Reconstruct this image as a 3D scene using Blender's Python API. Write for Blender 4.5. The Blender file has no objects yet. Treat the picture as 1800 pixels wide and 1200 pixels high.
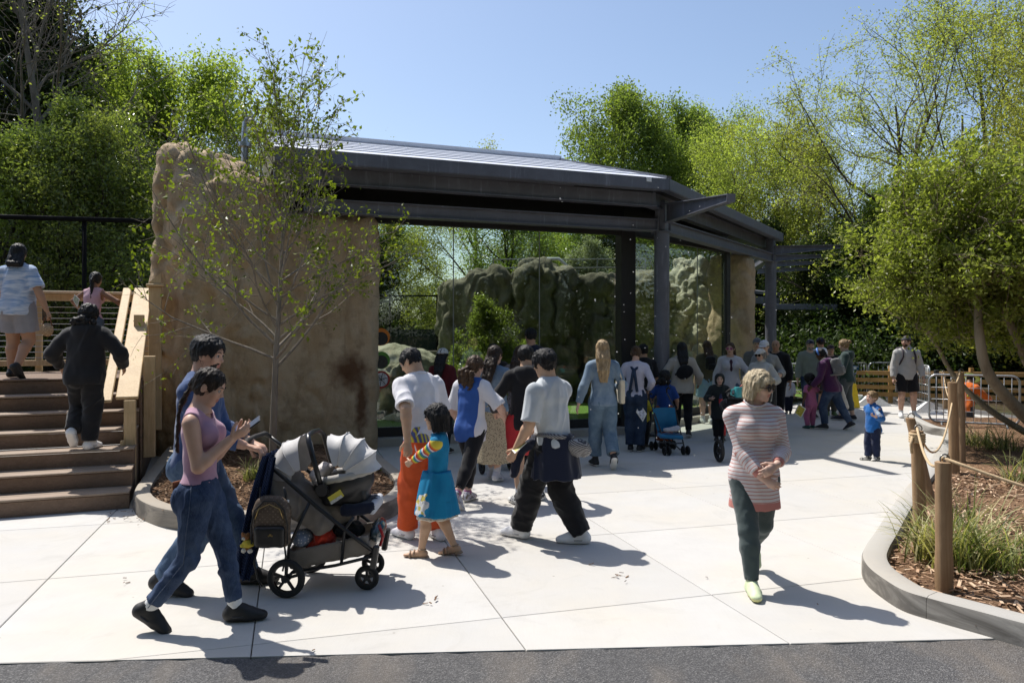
import bpy, math, random
import numpy as np
from mathutils import Vector, Matrix
R = math.radians
random.seed(7)
rng = np.random.default_rng(11)
sc = bpy.context.scene
COL = sc.collection
# ---------------------------------------------------------------- camera, sky, sun, exposure
F, HC, HZ = 1330.0, 1.9, 588.0            # focal length in px of an 1800 px wide frame, eye height, horizon row
cd = bpy.data.cameras.new('camera'); cam = bpy.data.objects.new('camera', cd); COL.objects.link(cam)
cam.location = (0, 0, HC); cam.rotation_euler = (R(90), 0, 0)
cd.sensor_width = 36; cd.lens = 36 * F / 1800; cd.shift_y = -(600 - HZ) / 1800
cd.clip_end = 2000; cd.clip_start = .05
sc.camera = cam
SUN_EL, SUN_AZ = R(59.5), math.atan2(-.70, .66)   # the sun stands behind the plaza, to the left (azimuth from +Y, clockwise)
w = bpy.data.worlds.new('World'); sc.world = w; w.use_nodes = True
wn = w.node_tree
for n in list(wn.nodes): wn.nodes.remove(n)
sky = wn.nodes.new('ShaderNodeTexSky'); sky.sky_type = 'NISHITA'; sky.sun_disc = False
sky.sun_elevation = SUN_EL; sky.sun_rotation = SUN_AZ; sky.altitude = 200; sky.air_density = 1.0; sky.dust_density = 1.6; sky.ozone_density = 1.2
bg = wn.nodes.new('ShaderNodeBackground'); bg.inputs[1].default_value = .138
wo = wn.nodes.new('ShaderNodeOutputWorld')
wn.links.new(sky.outputs[0], bg.inputs[0]); wn.links.new(bg.outputs[0], wo.inputs[0])
sd = bpy.data.lights.new('sun', 'SUN'); sd.energy = 5.0; sd.angle = R(.53); sd.color = (1, .955, .89)
sun = bpy.data.objects.new('sun', sd); COL.objects.link(sun)
to_sun = Vector((math.sin(SUN_AZ) * math.cos(SUN_EL), math.cos(SUN_AZ) * math.cos(SUN_EL), math.sin(SUN_EL)))
sun.rotation_euler = to_sun.to_track_quat('Z', 'Y').to_euler(); sun.location = to_sun * 60
vs = sc.view_settings; vs.view_transform = 'Standard'; vs.look = 'None'; vs.gamma = 1; vs.use_curve_mapping = False; vs.exposure = .26
sc.cycles.max_bounces = 8; sc.cycles.transparent_max_bounces = 12; sc.cycles.transmission_bounces = 4
sc.cycles.use_denoising = True; sc.cycles.sample_clamp_indirect = 4

def G(px, py, z=0.0):                      # a pixel of the photograph -> the point at height z seen there
    Y = F * (HC - z) / (py - HZ)
    return np.array(((px - 900) * Y / F, Y, z))
def P(px, py, Y):
    return np.array(((px - 900) * Y / F, Y, HC - (py - HZ) * Y / F))
def V(*a): return np.array(a, float)
def nrm(v):
    v = np.asarray(v, float); n = np.linalg.norm(v); return v / n if n > 1e-9 else v

# ---------------------------------------------------------------- object helpers
def tag(o, label=None, cat=None, group=None, kind=None):
    if label: o['label'] = label
    if cat: o['category'] = cat
    if group: o['group'] = group
    if kind: o['kind'] = kind
    return o
def empty(name, loc=(0, 0, 0), rz=0.0):
    o = bpy.data.objects.new(name, None); COL.objects.link(o); o.location = loc; o.rotation_euler = (0, 0, rz); return o
def thing(name, label, cat, loc=(0, 0, 0), rz=0.0, group=None):
    return tag(empty(name, loc, rz), label, cat, group)
def link(name, me, mat=None, parent=None):
    o = bpy.data.objects.new(name, me); COL.objects.link(o)
    if mat is not None:
        for m in (mat if isinstance(mat, (list, tuple)) else [mat]): me.materials.append(m)
    if parent is not None: o.parent = parent
    return o
def share(name, src, parent=None, loc=None, rot=None, scale=None):
    o = src.copy(); o.name = name; COL.objects.link(o); o.parent = parent
    if loc is not None: o.location = loc
    if rot is not None: o.rotation_euler = rot
    if scale is not None: o.scale = scale
    return o
def copy_tree(o, parent=None):
    c = o.copy(); COL.objects.link(c); c.parent = parent
    for ch in list(o.children): copy_tree(ch, c)
    return c
def np_mesh(name, v, f, smooth=True, attrs=None, mats=None):
    """v (n,3), f (m,k) one polygon size -> a mesh"""
    me = bpy.data.meshes.new(name)
    v = np.ascontiguousarray(v, np.float32); f = np.ascontiguousarray(f, np.int32)
    m, k = f.shape
    me.vertices.add(len(v)); me.vertices.foreach_set('co', v.ravel())
    me.loops.add(m * k); me.loops.foreach_set('vertex_index', f.ravel())
    me.polygons.add(m); me.polygons.foreach_set('loop_start', np.arange(0, m * k, k, dtype=np.int32))
    me.update(calc_edges=True)
    me.polygons.foreach_set('use_smooth', np.full(m, bool(smooth)))
    if mats is not None: me.polygons.foreach_set('material_index', np.asarray(mats, np.int32))
    for an, (dom, arr) in (attrs or {}).items():
        arr = np.ascontiguousarray(arr, np.float32)
        if arr.ndim == 1:
            me.attributes.new(an, 'FLOAT', dom).data.foreach_set('value', arr)
        else:
            me.attributes.new(an, 'FLOAT_VECTOR', dom).data.foreach_set('vector', arr.ravel())
    me.update()
    return me
def frame(d, up=(0, 0, 1)):
    d = nrm(d); up = np.asarray(up, float)
    if abs(np.dot(d, up)) > .97: up = V(0, 1, 0)
    s = nrm(np.cross(d, up)); return s, np.cross(s, d)

class MB:
    """collects polygons; build() links them as ONE mesh object"""
    def __init__(s): s.v = []; s.f = []; s.m = []; s.mi = 0
    def add(s, v, f):
        b = len(s.v); s.v.extend([tuple(map(float, p)) for p in v]); s.f.extend([tuple(b + i for i in q) for q in f]); s.m.extend([s.mi] * len(f)); return s
    def box(s, c, d, ax=None, bev=0.0):
        """centre, full sizes, optional three axes; bev chamfers all edges of the outline"""
        ax = np.eye(3) if ax is None else np.array(ax, float); c = np.asarray(c, float); h = np.asarray(d, float) / 2
        b = min(bev, *(h * .9)) if bev else 0
        if not b:
            v = [c + ax.T @ (h * V(i, j, k)) for i in (-1, 1) for j in (-1, 1) for k in (-1, 1)]
            return s.add(v, [(0, 1, 3, 2), (4, 6, 7, 5), (0, 4, 5, 1), (2, 3, 7, 6), (0, 2, 6, 4), (1, 5, 7, 3)])
        v = []; 
        for i in (-1, 1):
            for j in (-1, 1):
                for k in (-1, 1):
                    for a in range(3):
                        q = h * V(i, j, k); t = V(i, j, k) * b; t[a] = 0; v.append(c + ax.T @ (q - t))
        n = lambda i, j, k, a: ((i * 2 + j) * 2 + k) * 3 + a
        f = []
        for a in range(3):
            o = [x for x in range(3) if x != a]
            for sgn in (0, 1):
                def vid(p, q, aa):
                    e = [0, 0, 0]; e[a] = sgn; e[o[0]] = p; e[o[1]] = q; return n(*e, aa)
                # the face vertices lie at full extent along a: those whose own axis is a
                quad = [vid(0, 0, a), vid(1, 0, a), vid(1, 1, a), vid(0, 1, a)]
                f.append(quad if (sgn == 1) == (a != 1) else quad[::-1])
        for a in range(3):          # edge chamfers along axis a
            o = [x for x in range(3) if x != a]
            for p in (0, 1):
                for q in (0, 1):
                    def vv(sg, aa):
                        e = [0, 0, 0]; e[a] = sg; e[o[0]] = p; e[o[1]] = q; return n(*e, aa)
                    f.append([vv(0, o[0]), vv(1, o[0]), vv(1, o[1]), vv(0, o[1])])
        for i in (0, 1):
            for j in (0, 1):
                for k in (0, 1): f.append([n(i, j, k, 0), n(i, j, k, 1), n(i, j, k, 2)])
        return s.add(v, f)
    def bar(s, a, b, w, h, up=(0, 0, 1), bev=0.0):
        a = np.asarray(a, float); b = np.asarray(b, float); d = b - a; sd, u = frame(d, up)
        return s.box((a + b) / 2, (np.linalg.norm(d), w, h), [nrm(d), sd, u], bev)
    def tube(s, pts, r, n=8, cap=True, closed=False, up=(0, 0, 1), sx=1.0):
        pts = [np.asarray(p, float) for p in pts]; m = len(pts)
        r = [r] * m if np.isscalar(r) else list(r)
        v = []; ps, pu = None, None
        for i, p in enumerate(pts):
            if closed: d = pts[(i + 1) % m] - pts[i - 1]
            else: d = pts[min(i + 1, m - 1)] - pts[max(i - 1, 0)]
            d = nrm(d)
            if ps is None: ps, pu = frame(d, up)
            else:
                ps = nrm(ps - d * np.dot(ps, d)); pu = np.cross(ps, d)
            for k in range(n):
                a = 2 * math.pi * k / n
                v.append(p + (ps * math.cos(a) * sx + pu * math.sin(a)) * r[i])
        f = []
        for i in range(m if closed else m - 1):
            j = (i + 1) % m
            for k in range(n):
                l = (k + 1) % n; f.append((i * n + k, j * n + k, j * n + l, i * n + l))
        if cap and not closed:
            f.append(tuple(range(n))); f.append(tuple((m - 1) * n + k for k in reversed(range(n))))
        return s.add(v, f)
    def cyl(s, a, b, r, n=16, r2=None): return s.tube([a, b], [r, r if r2 is None else r2], n)
    def prism(s, poly, z0, z1, ax=None, o=(0, 0, 0)):
        """extrude a 2-D outline along the third of the axes"""
        ax = np.eye(3) if ax is None else np.array(ax, float); o = np.asarray(o, float); n = len(poly)
        v = [o + ax.T @ V(p[0], p[1], z) for z in (z0, z1) for p in poly]
        return s.add(v, [tuple(reversed(range(n))), tuple(range(n, 2 * n))] + [(i, (i + 1) % n, n + (i + 1) % n, n + i) for i in range(n)])
    def loft(s, rings, close=True, cap=True):
        n = len(rings[0]); v = [p for r_ in rings for p in r_]; f = []
        for i in range(len(rings) - 1):
            for k in range(n if close else n - 1):
                l = (k + 1) % n; f.append((i * n + k, i * n + l, (i + 1) * n + l, (i + 1) * n + k))
        if cap and close: f.append(tuple(reversed(range(n)))); f.append(tuple((len(rings) - 1) * n + k for k in range(n)))
        return s.add(v, f)
    def grid(s, fn, nu, nv):
        v = [fn(i / nu, j / nv) for i in range(nu + 1) for j in range(nv + 1)]
        return s.add(v, [(i * (nv + 1) + j, (i + 1) * (nv + 1) + j, (i + 1) * (nv + 1) + j + 1, i * (nv + 1) + j + 1) for i in range(nu) for j in range(nv)])
    def sphere(s, c, r, n=12, m=8):
        r = V(r, r, r) if np.isscalar(r) else np.asarray(r, float); c = np.asarray(c, float)
        rings = [[c + r * V(math.sin(t) * math.cos(a), math.sin(t) * math.sin(a), math.cos(t)) for a in [2 * math.pi * k / n for k in range(n)]] for t in [math.pi * (j + .02) / (m + .04) for j in range(m, -1, -1)]]
        return s.loft(rings)
    def build(s, name, mat=None, parent=None, smooth=False, fix=False):
        me = bpy.data.meshes.new(name); me.from_pydata(s.v, [], s.f)
        if smooth == 'auto':
            me.polygons.foreach_set('use_smooth', np.full(len(s.f), True))
        elif smooth: me.polygons.foreach_set('use_smooth', np.full(len(s.f), True))
        me.polygons.foreach_set('material_index', np.array(s.m, np.int32))
        me.update()
        if smooth == 'auto': me.set_sharp_from_angle(angle=R(40))
        return link(name, me, mat, parent)

# ---------------------------------------------------------------- noise
class SN:
    """smooth band-limited noise from warped sines, vectorised"""
    def __init__(s, seed, n=5):
        g = np.random.default_rng(seed); s.d = g.normal(size=(n, 3)); s.d /= np.linalg.norm(s.d, axis=1)[:, None]
        s.e = g.normal(size=(n, 3)); s.e /= np.linalg.norm(s.e, axis=1)[:, None]; s.p = g.uniform(0, 6.28, (n, 2)); s.n = n
        s.sc = g.uniform(.7, 1.4, n)
    def __call__(s, p, f=1.0):
        o = 0
        for i in range(s.n):
            o = o + np.sin(p @ (s.d[i] * f * s.sc[i]) * 6.283 + s.p[i, 0] + 1.7 * np.sin(p @ (s.e[i] * f * .62) * 6.283 + s.p[i, 1]))
        return o / s.n ** .5 / 1.2
    def fbm(s, p, f=1.0, o=3, g=.5):
        t = 0; a = 1
        for i in range(o): t = t + a * s(p + i * 3.7, f * 2.03 ** i); a *= g
        return t

# ---------------------------------------------------------------- signed distance fields -> surface nets
BIG = 1.0
class Field:
    def __init__(s, lo, hi, h):
        s.h = h; s.lo = np.asarray(lo, float) - 3 * h; n = np.ceil((np.asarray(hi, float) + 3 * h - s.lo) / h).astype(int) + 1
        s.ax = [(s.lo[i] + h * np.arange(n[i])).astype(np.float32) for i in range(3)]
        s.D = np.full(tuple(n), BIG, np.float32)
    def sub(s):
        f = object.__new__(Field); f.h = s.h; f.lo = s.lo; f.ax = s.ax; f.D = np.full_like(s.D, BIG); return f
    def sl(s, lo, hi):
        r = []
        for i in range(3):
            a = max(int((lo[i] - s.lo[i]) / s.h) - 1, 0); b = min(int((hi[i] - s.lo[i]) / s.h) + 3, s.D.shape[i])
            if b <= a: return None
            r.append(slice(a, b))
        return tuple(r)
    def xyz(s, q): return s.ax[0][q[0]][:, None, None], s.ax[1][q[1]][None, :, None], s.ax[2][q[2]][None, None, :]
    def add(s, pr, k=.0, infl=0.0, op='u'):
        lo, hi = pr.bb(infl + k + 2.5 * s.h); q = s.sl(lo, hi)
        if q is None: return s
        d = pr.d(*s.xyz(q)) - infl; a = s.D[q]
        if op == 'u': s.D[q] = smin(a, d, k)
        elif op == 's': s.D[q] = -smin(-a, d, k)
        return s
    def cut(s, n, p):                       # keep the side n.(x-p) < 0
        n = nrm(n); X, Y, Z = s.ax
        d = (n[0] * (X - p[0]))[:, None, None] + (n[1] * (Y - p[1]))[None, :, None] + (n[2] * (Z - p[2]))[None, None, :]
        np.maximum(s.D, d.astype(np.float32), out=s.D); return s
    def join(s, o, k=0.0):
        s.D = smin(s.D, o.D, k); return s
    def mesh(s): return surfnet(s.D, s.lo, s.h)
def smin(a, b, k):
    if k <= 0: return np.minimum(a, b)
    h = np.maximum(k - np.abs(a - b), 0) / k
    return np.minimum(a, b) - h * h * (k * .25)
class RC:                                   # round cone, optionally squashed along a unit axis
    def __init__(s, a, b, ra, rb=None, sq=None, sf=1.0):
        s.a = np.asarray(a, float); s.b = np.asarray(b, float); s.ra = ra; s.rb = ra if rb is None else rb; s.sq = None if sq is None else nrm(sq); s.sf = sf
    def bb(s, m):
        r = max(s.ra, s.rb) * max(1, s.sf) + m
        return np.minimum(s.a, s.b) - r, np.maximum(s.a, s.b) + r
    def d(s, X, Y, Z):
        f4 = np.float32
        px, py, pz = X - f4(s.a[0]), Y - f4(s.a[1]), Z - f4(s.a[2]); ba = s.b - s.a
        if s.sq is not None:
            n = s.sq; g = 1 / s.sf - 1; dt = (px * f4(n[0]) + py * f4(n[1]) + pz * f4(n[2])) * f4(g)
            px, py, pz = px + dt * f4(n[0]), py + dt * f4(n[1]), pz + dt * f4(n[2]); ba = ba + g * np.dot(ba, n) * n
        L = float(np.dot(ba, ba))
        if L < 1e-10: return np.sqrt(px * px + py * py + pz * pz) - f4(s.ra)
        t = np.clip((px * f4(ba[0]) + py * f4(ba[1]) + pz * f4(ba[2])) / f4(L), 0, 1)
        px, py, pz = px - t * f4(ba[0]), py - t * f4(ba[1]), pz - t * f4(ba[2])
        return np.sqrt(px * px + py * py + pz * pz) - (f4(s.ra) + t * f4(s.rb - s.ra))
class EL:                                   # ellipsoid with axes
    def __init__(s, c, r, ax=None):
        s.c = np.asarray(c, float); s.r = np.asarray(r, float); s.ax = np.eye(3) if ax is None else np.array(ax, float)
    def bb(s, m):
        e = np.sqrt(((s.ax * s.r[:, None]) ** 2).sum(0)); sc_ = 1 + m / s.r.min() * .0
        return s.c - e - m * 1.6, s.c + e + m * 1.6
    def d(s, X, Y, Z):
        f4 = np.float32; p = (X - f4(s.c[0]), Y - f4(s.c[1]), Z - f4(s.c[2])); k1 = 0; k2 = 0
        for i in range(3):
            q = (p[0] * f4(s.ax[i, 0]) + p[1] * f4(s.ax[i, 1]) + p[2] * f4(s.ax[i, 2])) / f4(s.r[i]); k1 = k1 + q * q; q = q / f4(s.r[i]); k2 = k2 + q * q
        k1 = np.sqrt(k1); k2 = np.sqrt(k2) + f4(1e-6)
        return k1 * (k1 - 1) / k2
class BX:                                   # rounded box
    def __init__(s, c, half, r=0.0, ax=None):
        s.c = np.asarray(c, float); s.h = np.asarray(half, float) - r; s.r = r; s.ax = np.eye(3) if ax is None else np.array(ax, float)
    def bb(s, m):
        e = (np.abs(s.ax) * (s.h + s.r)[:, None]).sum(0); return s.c - e - m, s.c + e + m
    def d(s, X, Y, Z):
        f4 = np.float32; p = (X - f4(s.c[0]), Y - f4(s.c[1]), Z - f4(s.c[2])); q = []
        for i in range(3): q.append(np.abs(p[0] * f4(s.ax[i, 0]) + p[1] * f4(s.ax[i, 1]) + p[2] * f4(s.ax[i, 2])) - f4(s.h[i]))
        o = np.sqrt(np.maximum(q[0], 0) ** 2 + np.maximum(q[1], 0) ** 2 + np.maximum(q[2], 0) ** 2)
        return o + np.minimum(np.maximum(np.maximum(q[0], q[1]), q[2]), 0) - f4(s.r)
_C = np.array([(i, j, k) for i in (0, 1) for j in (0, 1) for k in (0, 1)])
_E = [(a, b) for a in range(8) for b in range(a + 1, 8) if np.abs(_C[a] - _C[b]).sum() == 1]
def surfnet(D, lo, h):
    S = D < 0; nx, ny, nz = D.shape
    cnt = np.zeros((nx - 1, ny - 1, nz - 1), np.int8)
    for c in _C: cnt += S[c[0]:nx - 1 + c[0], c[1]:ny - 1 + c[1], c[2]:nz - 1 + c[2]]
    mask = (cnt > 0) & (cnt < 8)
    idx = np.argwhere(mask)
    vals = np.stack([D[idx[:, 0] + c[0], idx[:, 1] + c[1], idx[:, 2] + c[2]] for c in _C], 1)
    acc = np.zeros((len(idx), 3)); n = np.zeros(len(idx))
    for a, b in _E:
        va, vb = vals[:, a], vals[:, b]; x = (va < 0) != (vb < 0); t = np.where(x, va / np.where(x, va - vb, 1), 0)
        acc += x[:, None] * (_C[a] + t[:, None] * (_C[b] - _C[a])); n += x
    v = lo + h * (idx + acc / n[:, None])
    vid = np.full(mask.shape, -1, np.int32); vid[mask] = np.arange(len(idx))
    fs = []
    for a in range(3):
        sl0 = [slice(1, -1)] * 3; sl1 = [slice(1, -1)] * 3; sl0[a] = slice(0, -1); sl1[a] = slice(1, None)
        A, B = S[tuple(sl0)], S[tuple(sl1)]; ch = A != B
        e = np.argwhere(ch); 
        if not len(e): continue
        for k in range(3):
            if k != a: e[:, k] += 1
        o = [k for k in range(3) if k != a]
        def at(d0, d1):
            q = e.copy(); q[:, o[0]] += d0; q[:, o[1]] += d1; return vid[q[:, 0], q[:, 1], q[:, 2]]
        quad = np.stack([at(-1, -1), at(0, -1), at(0, 0), at(-1, 0)], 1)
        ins = A[ch]; flip = ins if a != 1 else ~ins
        quad = np.where(flip[:, None], quad, quad[:, ::-1]); fs.append(quad)
    f = np.concatenate(fs); f = f[(f >= 0).all(1)]
    return v, f
def vnormals(v, f):
    n = np.zeros_like(v); a = np.cross(v[f[:, 2]] - v[f[:, 0]], v[f[:, 3]] - v[f[:, 1]])
    for k in range(4):
        for c in range(3): n[:, c] += np.bincount(f[:, k], a[:, c], len(v))
    return n / (np.linalg.norm(n, axis=1)[:, None] + 1e-12)
def relax(v, f, it=1, lam=.5):
    for _ in range(it):
        s = np.zeros_like(v); c = np.zeros(len(v))
        for k in range(4):
            for d in (1, 3):
                t = v[f[:, (k + d) % 4]]; c += np.bincount(f[:, k], minlength=len(v))
                for j in range(3): s[:, j] += np.bincount(f[:, k], t[:, j], len(v))
        v = v + lam * (s / np.maximum(c, 1)[:, None] - v)
    return v
# ---------------------------------------------------------------- materials
MATS = {}
class NT:
    def __init__(s, name):
        s.m = bpy.data.materials.new(name); s.m.use_nodes = True; s.t = s.m.node_tree
        for n in list(s.t.nodes): s.t.nodes.remove(n)
        s.out = s.n('ShaderNodeOutputMaterial')
    def n(s, ty, ins=None, **kw):
        x = s.t.nodes.new(ty)
        for k, v in kw.items(): setattr(x, k, v)
        for k, v in (ins or {}).items(): s.i(x, k, v)
        return x
    def i(s, node, key, v):
        if isinstance(v, bpy.types.NodeSocket): s.t.links.new(v, node.inputs[key])
        elif isinstance(v, bpy.types.Node): s.t.links.new(v.outputs[0], node.inputs[key])
        else:
            if isinstance(v, (tuple, list)) and len(v) == 3 and node.inputs[key].type == 'RGBA': v = (*v, 1)
            node.inputs[key].default_value = v
    def coord(s, which='Object'): return s.n('ShaderNodeTexCoord').outputs[which]
    def map(s, vec, scale=(1, 1, 1), rot=(0, 0, 0), loc=(0, 0, 0)):
        return s.n('ShaderNodeMapping', {'Vector': vec, 'Scale': scale, 'Rotation': rot, 'Location': loc}).outputs[0]
    def noise(s, vec, scale, detail=4, rough=.55, dist=0.0):
        return s.n('ShaderNodeTexNoise', {'Vector': vec, 'Scale': scale, 'Detail': detail, 'Roughness': rough, 'Distortion': dist}).outputs[0]
    def ramp(s, fac, stops, interp='LINEAR'):
        r = s.n('ShaderNodeValToRGB', {'Fac': fac}); r.color_ramp.interpolation = interp; e = r.color_ramp.elements
        while len(e) < len(stops): e.new(.5)
        for el, (p, c) in zip(e, stops):
            el.position = p; el.color = (*c, 1) if not np.isscalar(c) else (c, c, c, 1)
        return r.outputs[0]
    def mix(s, fac, a, b, mode='MIX'):
        x = s.n('ShaderNodeMix', data_type='RGBA', blend_type=mode)
        s.i(x, 0, fac); s.i(x, 6, a); s.i(x, 7, b); return x.outputs[2]
    def math(s, op, a, b=0.0, c=0.0):
        x = s.n('ShaderNodeMath', operation=op); s.i(x, 0, a); s.i(x, 1, b); s.i(x, 2, c); return x.outputs[0]
    def attr(s, name, out='Fac'): return s.n('ShaderNodeAttribute', attribute_name=name).outputs[out]
    def bump(s, h, strength=.3, dist=.01): return s.n('ShaderNodeBump', {'Height': h, 'Strength': strength, 'Distance': dist}).outputs[0]
    def bsdf(s, col, rough=.6, normal=None, metal=0.0, spec=.5, **kw):
        b = s.n('ShaderNodeBsdfPrincipled'); s.i(b, 'Base Color', col); s.i(b, 'Roughness', rough); s.i(b, 'Metallic', metal); s.i(b, 'Specular IOR Level', spec)
        if normal is not None: s.i(b, 'Normal', normal)
        for k, v in kw.items(): s.i(b, k, v)
        s.t.links.new(b.outputs[0], s.out.inputs[0]); s.b = b; return b
def M(name, fn):
    if name not in MATS: MATS[name] = fn(NT(name)).m
    return MATS[name]
def plain(name, col, rough=.6, metal=0.0, spec=.5, var=.12, sc_=30, bump=.0):
    def fn(t):
        n = t.noise(t.coord(), sc_, 5)
        c = t.mix(t.ramp(n, [(.3, 0), (.7, 1)]), tuple(x * (1 - var) for x in col), tuple(min(1, x * (1 + var)) for x in col))
        t.bsdf(c, rough, t.bump(n, bump, .004) if bump else None, metal, spec); return t
    return M(name, fn)
def m_concrete(name='concrete', base=(.52, .51, .49), warm=(.53, .50, .445)):
    def fn(t):
        w_ = t.n('ShaderNodeNewGeometry').outputs['Position']
        big = t.noise(w_, .55, 4, .6); mid = t.noise(w_, 3.2, 6, .65); fine = t.noise(w_, 90, 4, .7)
        brush = t.noise(t.map(w_, (130, 5, 1), (0, 0, R(-16))), 1.0, 3)
        c = t.mix(t.ramp(big, [(.42, 0), (.62, 1)]), base, warm); rnd = t.n('ShaderNodeObjectInfo').outputs['Random']; c = t.mix(t.math('MULTIPLY', rnd, .16), c, tuple(x * .55 for x in base)); st2 = t.noise(w_, 1.3, 7, .7, 1.6); c = t.mix(t.ramp(st2, [(.55, 0), (.70, .30)]), c, tuple(x * .62 for x in warm))
        c = t.mix(t.ramp(mid, [(.35, .35), (.7, 0)]), c, tuple(x * .82 for x in base))
        c = t.mix(t.math('MULTIPLY', t.ramp(fine, [(.62, 0), (.75, 1)]), .35), c, (.32, .30, .27))
        c = t.mix(t.math('MULTIPLY', t.ramp(brush, [(.45, 0), (.65, 1)]), .10), c, (.40, .38, .35))
        spots = t.n('ShaderNodeTexVoronoi', {'Vector': w_, 'Scale': 2.6, 'Randomness': 1.0}).outputs['Distance']
        c = t.mix(t.ramp(spots, [(.020, .55), (.034, 0)]), c, (.16, .13, .10))
        if 'kerb' in name:      # vertical faces mixed darker in noisy patches
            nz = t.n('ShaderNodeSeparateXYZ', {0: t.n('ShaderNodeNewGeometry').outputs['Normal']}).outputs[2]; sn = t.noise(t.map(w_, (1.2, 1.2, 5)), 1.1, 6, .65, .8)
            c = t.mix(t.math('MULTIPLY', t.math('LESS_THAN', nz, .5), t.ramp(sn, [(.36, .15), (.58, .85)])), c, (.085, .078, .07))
        h = t.math('ADD', t.math('MULTIPLY', brush, .5), fine)
        t.bsdf(c, .85, t.bump(h, .18, .004), spec=.25); return t
    return M(name, fn)
def m_asphalt():
    def fn(t):
        w_ = t.n('ShaderNodeNewGeometry').outputs['Position']
        big = t.noise(w_, 1.1, 4, .6, .6); fine = t.n('ShaderNodeTexVoronoi', {'Vector': w_, 'Scale': 130.0})
        str_ = t.noise(t.map(w_, (1.6, .55, 1), (0, 0, R(25))), 1.1, 4, .6)
        c = t.ramp(fine.outputs['Color'], [(.1, (.05, .049, .05)), (.6, (.092, .09, .09)), (.95, (.20, .195, .19))])
        c = t.mix(t.ramp(str_, [(.50, 0), (.68, .5)]), c, (.20, .168, .135))
        c = t.mix(t.ramp(big, [(.35, .35), (.6, 0)]), c, (.05, .05, .052))
        t.bsdf(c, .8, t.bump(fine.outputs['Distance'], .9, .006), spec=.35); return t
    return M('asphalt', fn)
def m_rock(name, a, b, c_, stain=None):
    def fn(t):
        w_ = t.n('ShaderNodeNewGeometry').outputs['Position']
        big = t.noise(w_, .7, 5, .6, .8); mid = t.noise(w_, 4.5, 8, .68); fine = t.noise(w_, 60, 6, .7)
        v = t.noise(t.map(w_, (2.2, 2.2, .35)), 1.5, 6, .65, .7)
        c = t.mix(t.ramp(big, [(.35, 0), (.65, 1)]), a, b)
        c = t.mix(t.ramp(v, [(.50, 0), (.72, .75)]), c, c_)
        c = t.mix(t.ramp(mid, [(.30, .6), (.5, 0)]), c, tuple(x * .55 for x in a))
        c = t.mix(t.math('MULTIPLY', t.ramp(fine, [(.55, 0), (.7, 1)]), .4), c, tuple(x * .5 for x in b))
        if stain is not None:
            for (cx, cy, cz, rx, rz) in stain:
                p = t.map(w_, (1 / rx, .3, 1 / rz), (0, 0, 0), (-cx / rx, -cy * .3, -cz / rz))
                p2 = t.n('ShaderNodeVectorMath', {0: p, 1: t.n('ShaderNodeTexNoise', {'Vector': w_, 'Scale': 7.0, 'Detail': 5}).outputs[1]}, operation='ADD').outputs[0]
                ln = t.n('ShaderNodeVectorMath', {0: t.n('ShaderNodeVectorMath', {0: p2, 1: (.5, .5, .5)}, operation='SUBTRACT').outputs[0]}, operation='LENGTH').outputs['Value']
                c = t.mix(t.ramp(ln, [(.35, .85), (1.0, 0)]), c, (.10, .035, .012))
        h = t.math('ADD', t.math('MULTIPLY', mid, 1.6), t.math('MULTIPLY', fine, .5))
        t.bsdf(c, .9, t.bump(h, .7, .05), spec=.2); return t
    return M(name, fn)
def m_wood(name, a, b, sc_=(30, 30, 2.2), rough=.65, gscale=1.0):
    def fn(t):
        o = t.coord('Object'); rnd = t.n('ShaderNodeObjectInfo').outputs['Random']
        off = t.n('ShaderNodeCombineXYZ', {0: t.math('MULTIPLY', rnd, 13.0), 1: t.math('MULTIPLY', rnd, 7.0), 2: rnd}).outputs[0]
        p = t.n('ShaderNodeVectorMath', {0: o, 1: off}, operation='ADD').outputs[0]
        g = t.noise(t.map(p, sc_), gscale, 5, .6, 1.2); k = t.noise(p, 5, 3)
        c = t.mix(t.ramp(g, [(.32, 0), (.68, 1)]), a, b)
        c = t.mix(t.ramp(k, [(.4, .25), (.6, 0)]), c, tuple(x * .6 for x in a))
        c = t.mix(t.math('MULTIPLY', rnd, .22), c, tuple(x * .7 for x in b))
        t.bsdf(c, rough, t.bump(g, .25, .004), spec=.3); return t
    return M(name, fn)
def m_leaf(name, a, b, c_, trans=.45, rough=.45, tcol=None, spec=.22):
    """leaf with light and dark individuals (attribute rnd), translucent"""
    def fn(t):
        r = t.attr('rnd'); n = t.noise(t.n('ShaderNodeNewGeometry').outputs['Position'], .5, 3)
        oi = t.n('ShaderNodeObjectInfo').outputs['Random']
        c = t.ramp(r, [(.08, tuple(x * .62 for x in a)), (.52, b), (.92, c_)]); c = t.mix(t.ramp(n, [(.4, .30), (.62, 0)]), c, a)
        hs = t.n('ShaderNodeHueSaturation', {'Hue': t.math('MULTIPLY_ADD', oi, .03, .488), 'Value': t.math('MULTIPLY_ADD', oi, .35, .83), 'Color': c})
        d = t.n('ShaderNodeBsdfPrincipled', {'Base Color': hs.outputs[0], 'Roughness': rough, 'Specular IOR Level': spec})
        tc = t.mix(1.0, hs.outputs[0], tcol or (1.08, 1.22, .50), 'MULTIPLY')
        tr = t.n('ShaderNodeBsdfTranslucent', {'Color': tc})
        m = t.n('ShaderNodeMixShader', {0: trans, 1: d.outputs[0], 2: tr.outputs[0]})
        t.t.links.new(m.outputs[0], t.out.inputs[0]); return t
    return M(name, fn)
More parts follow.
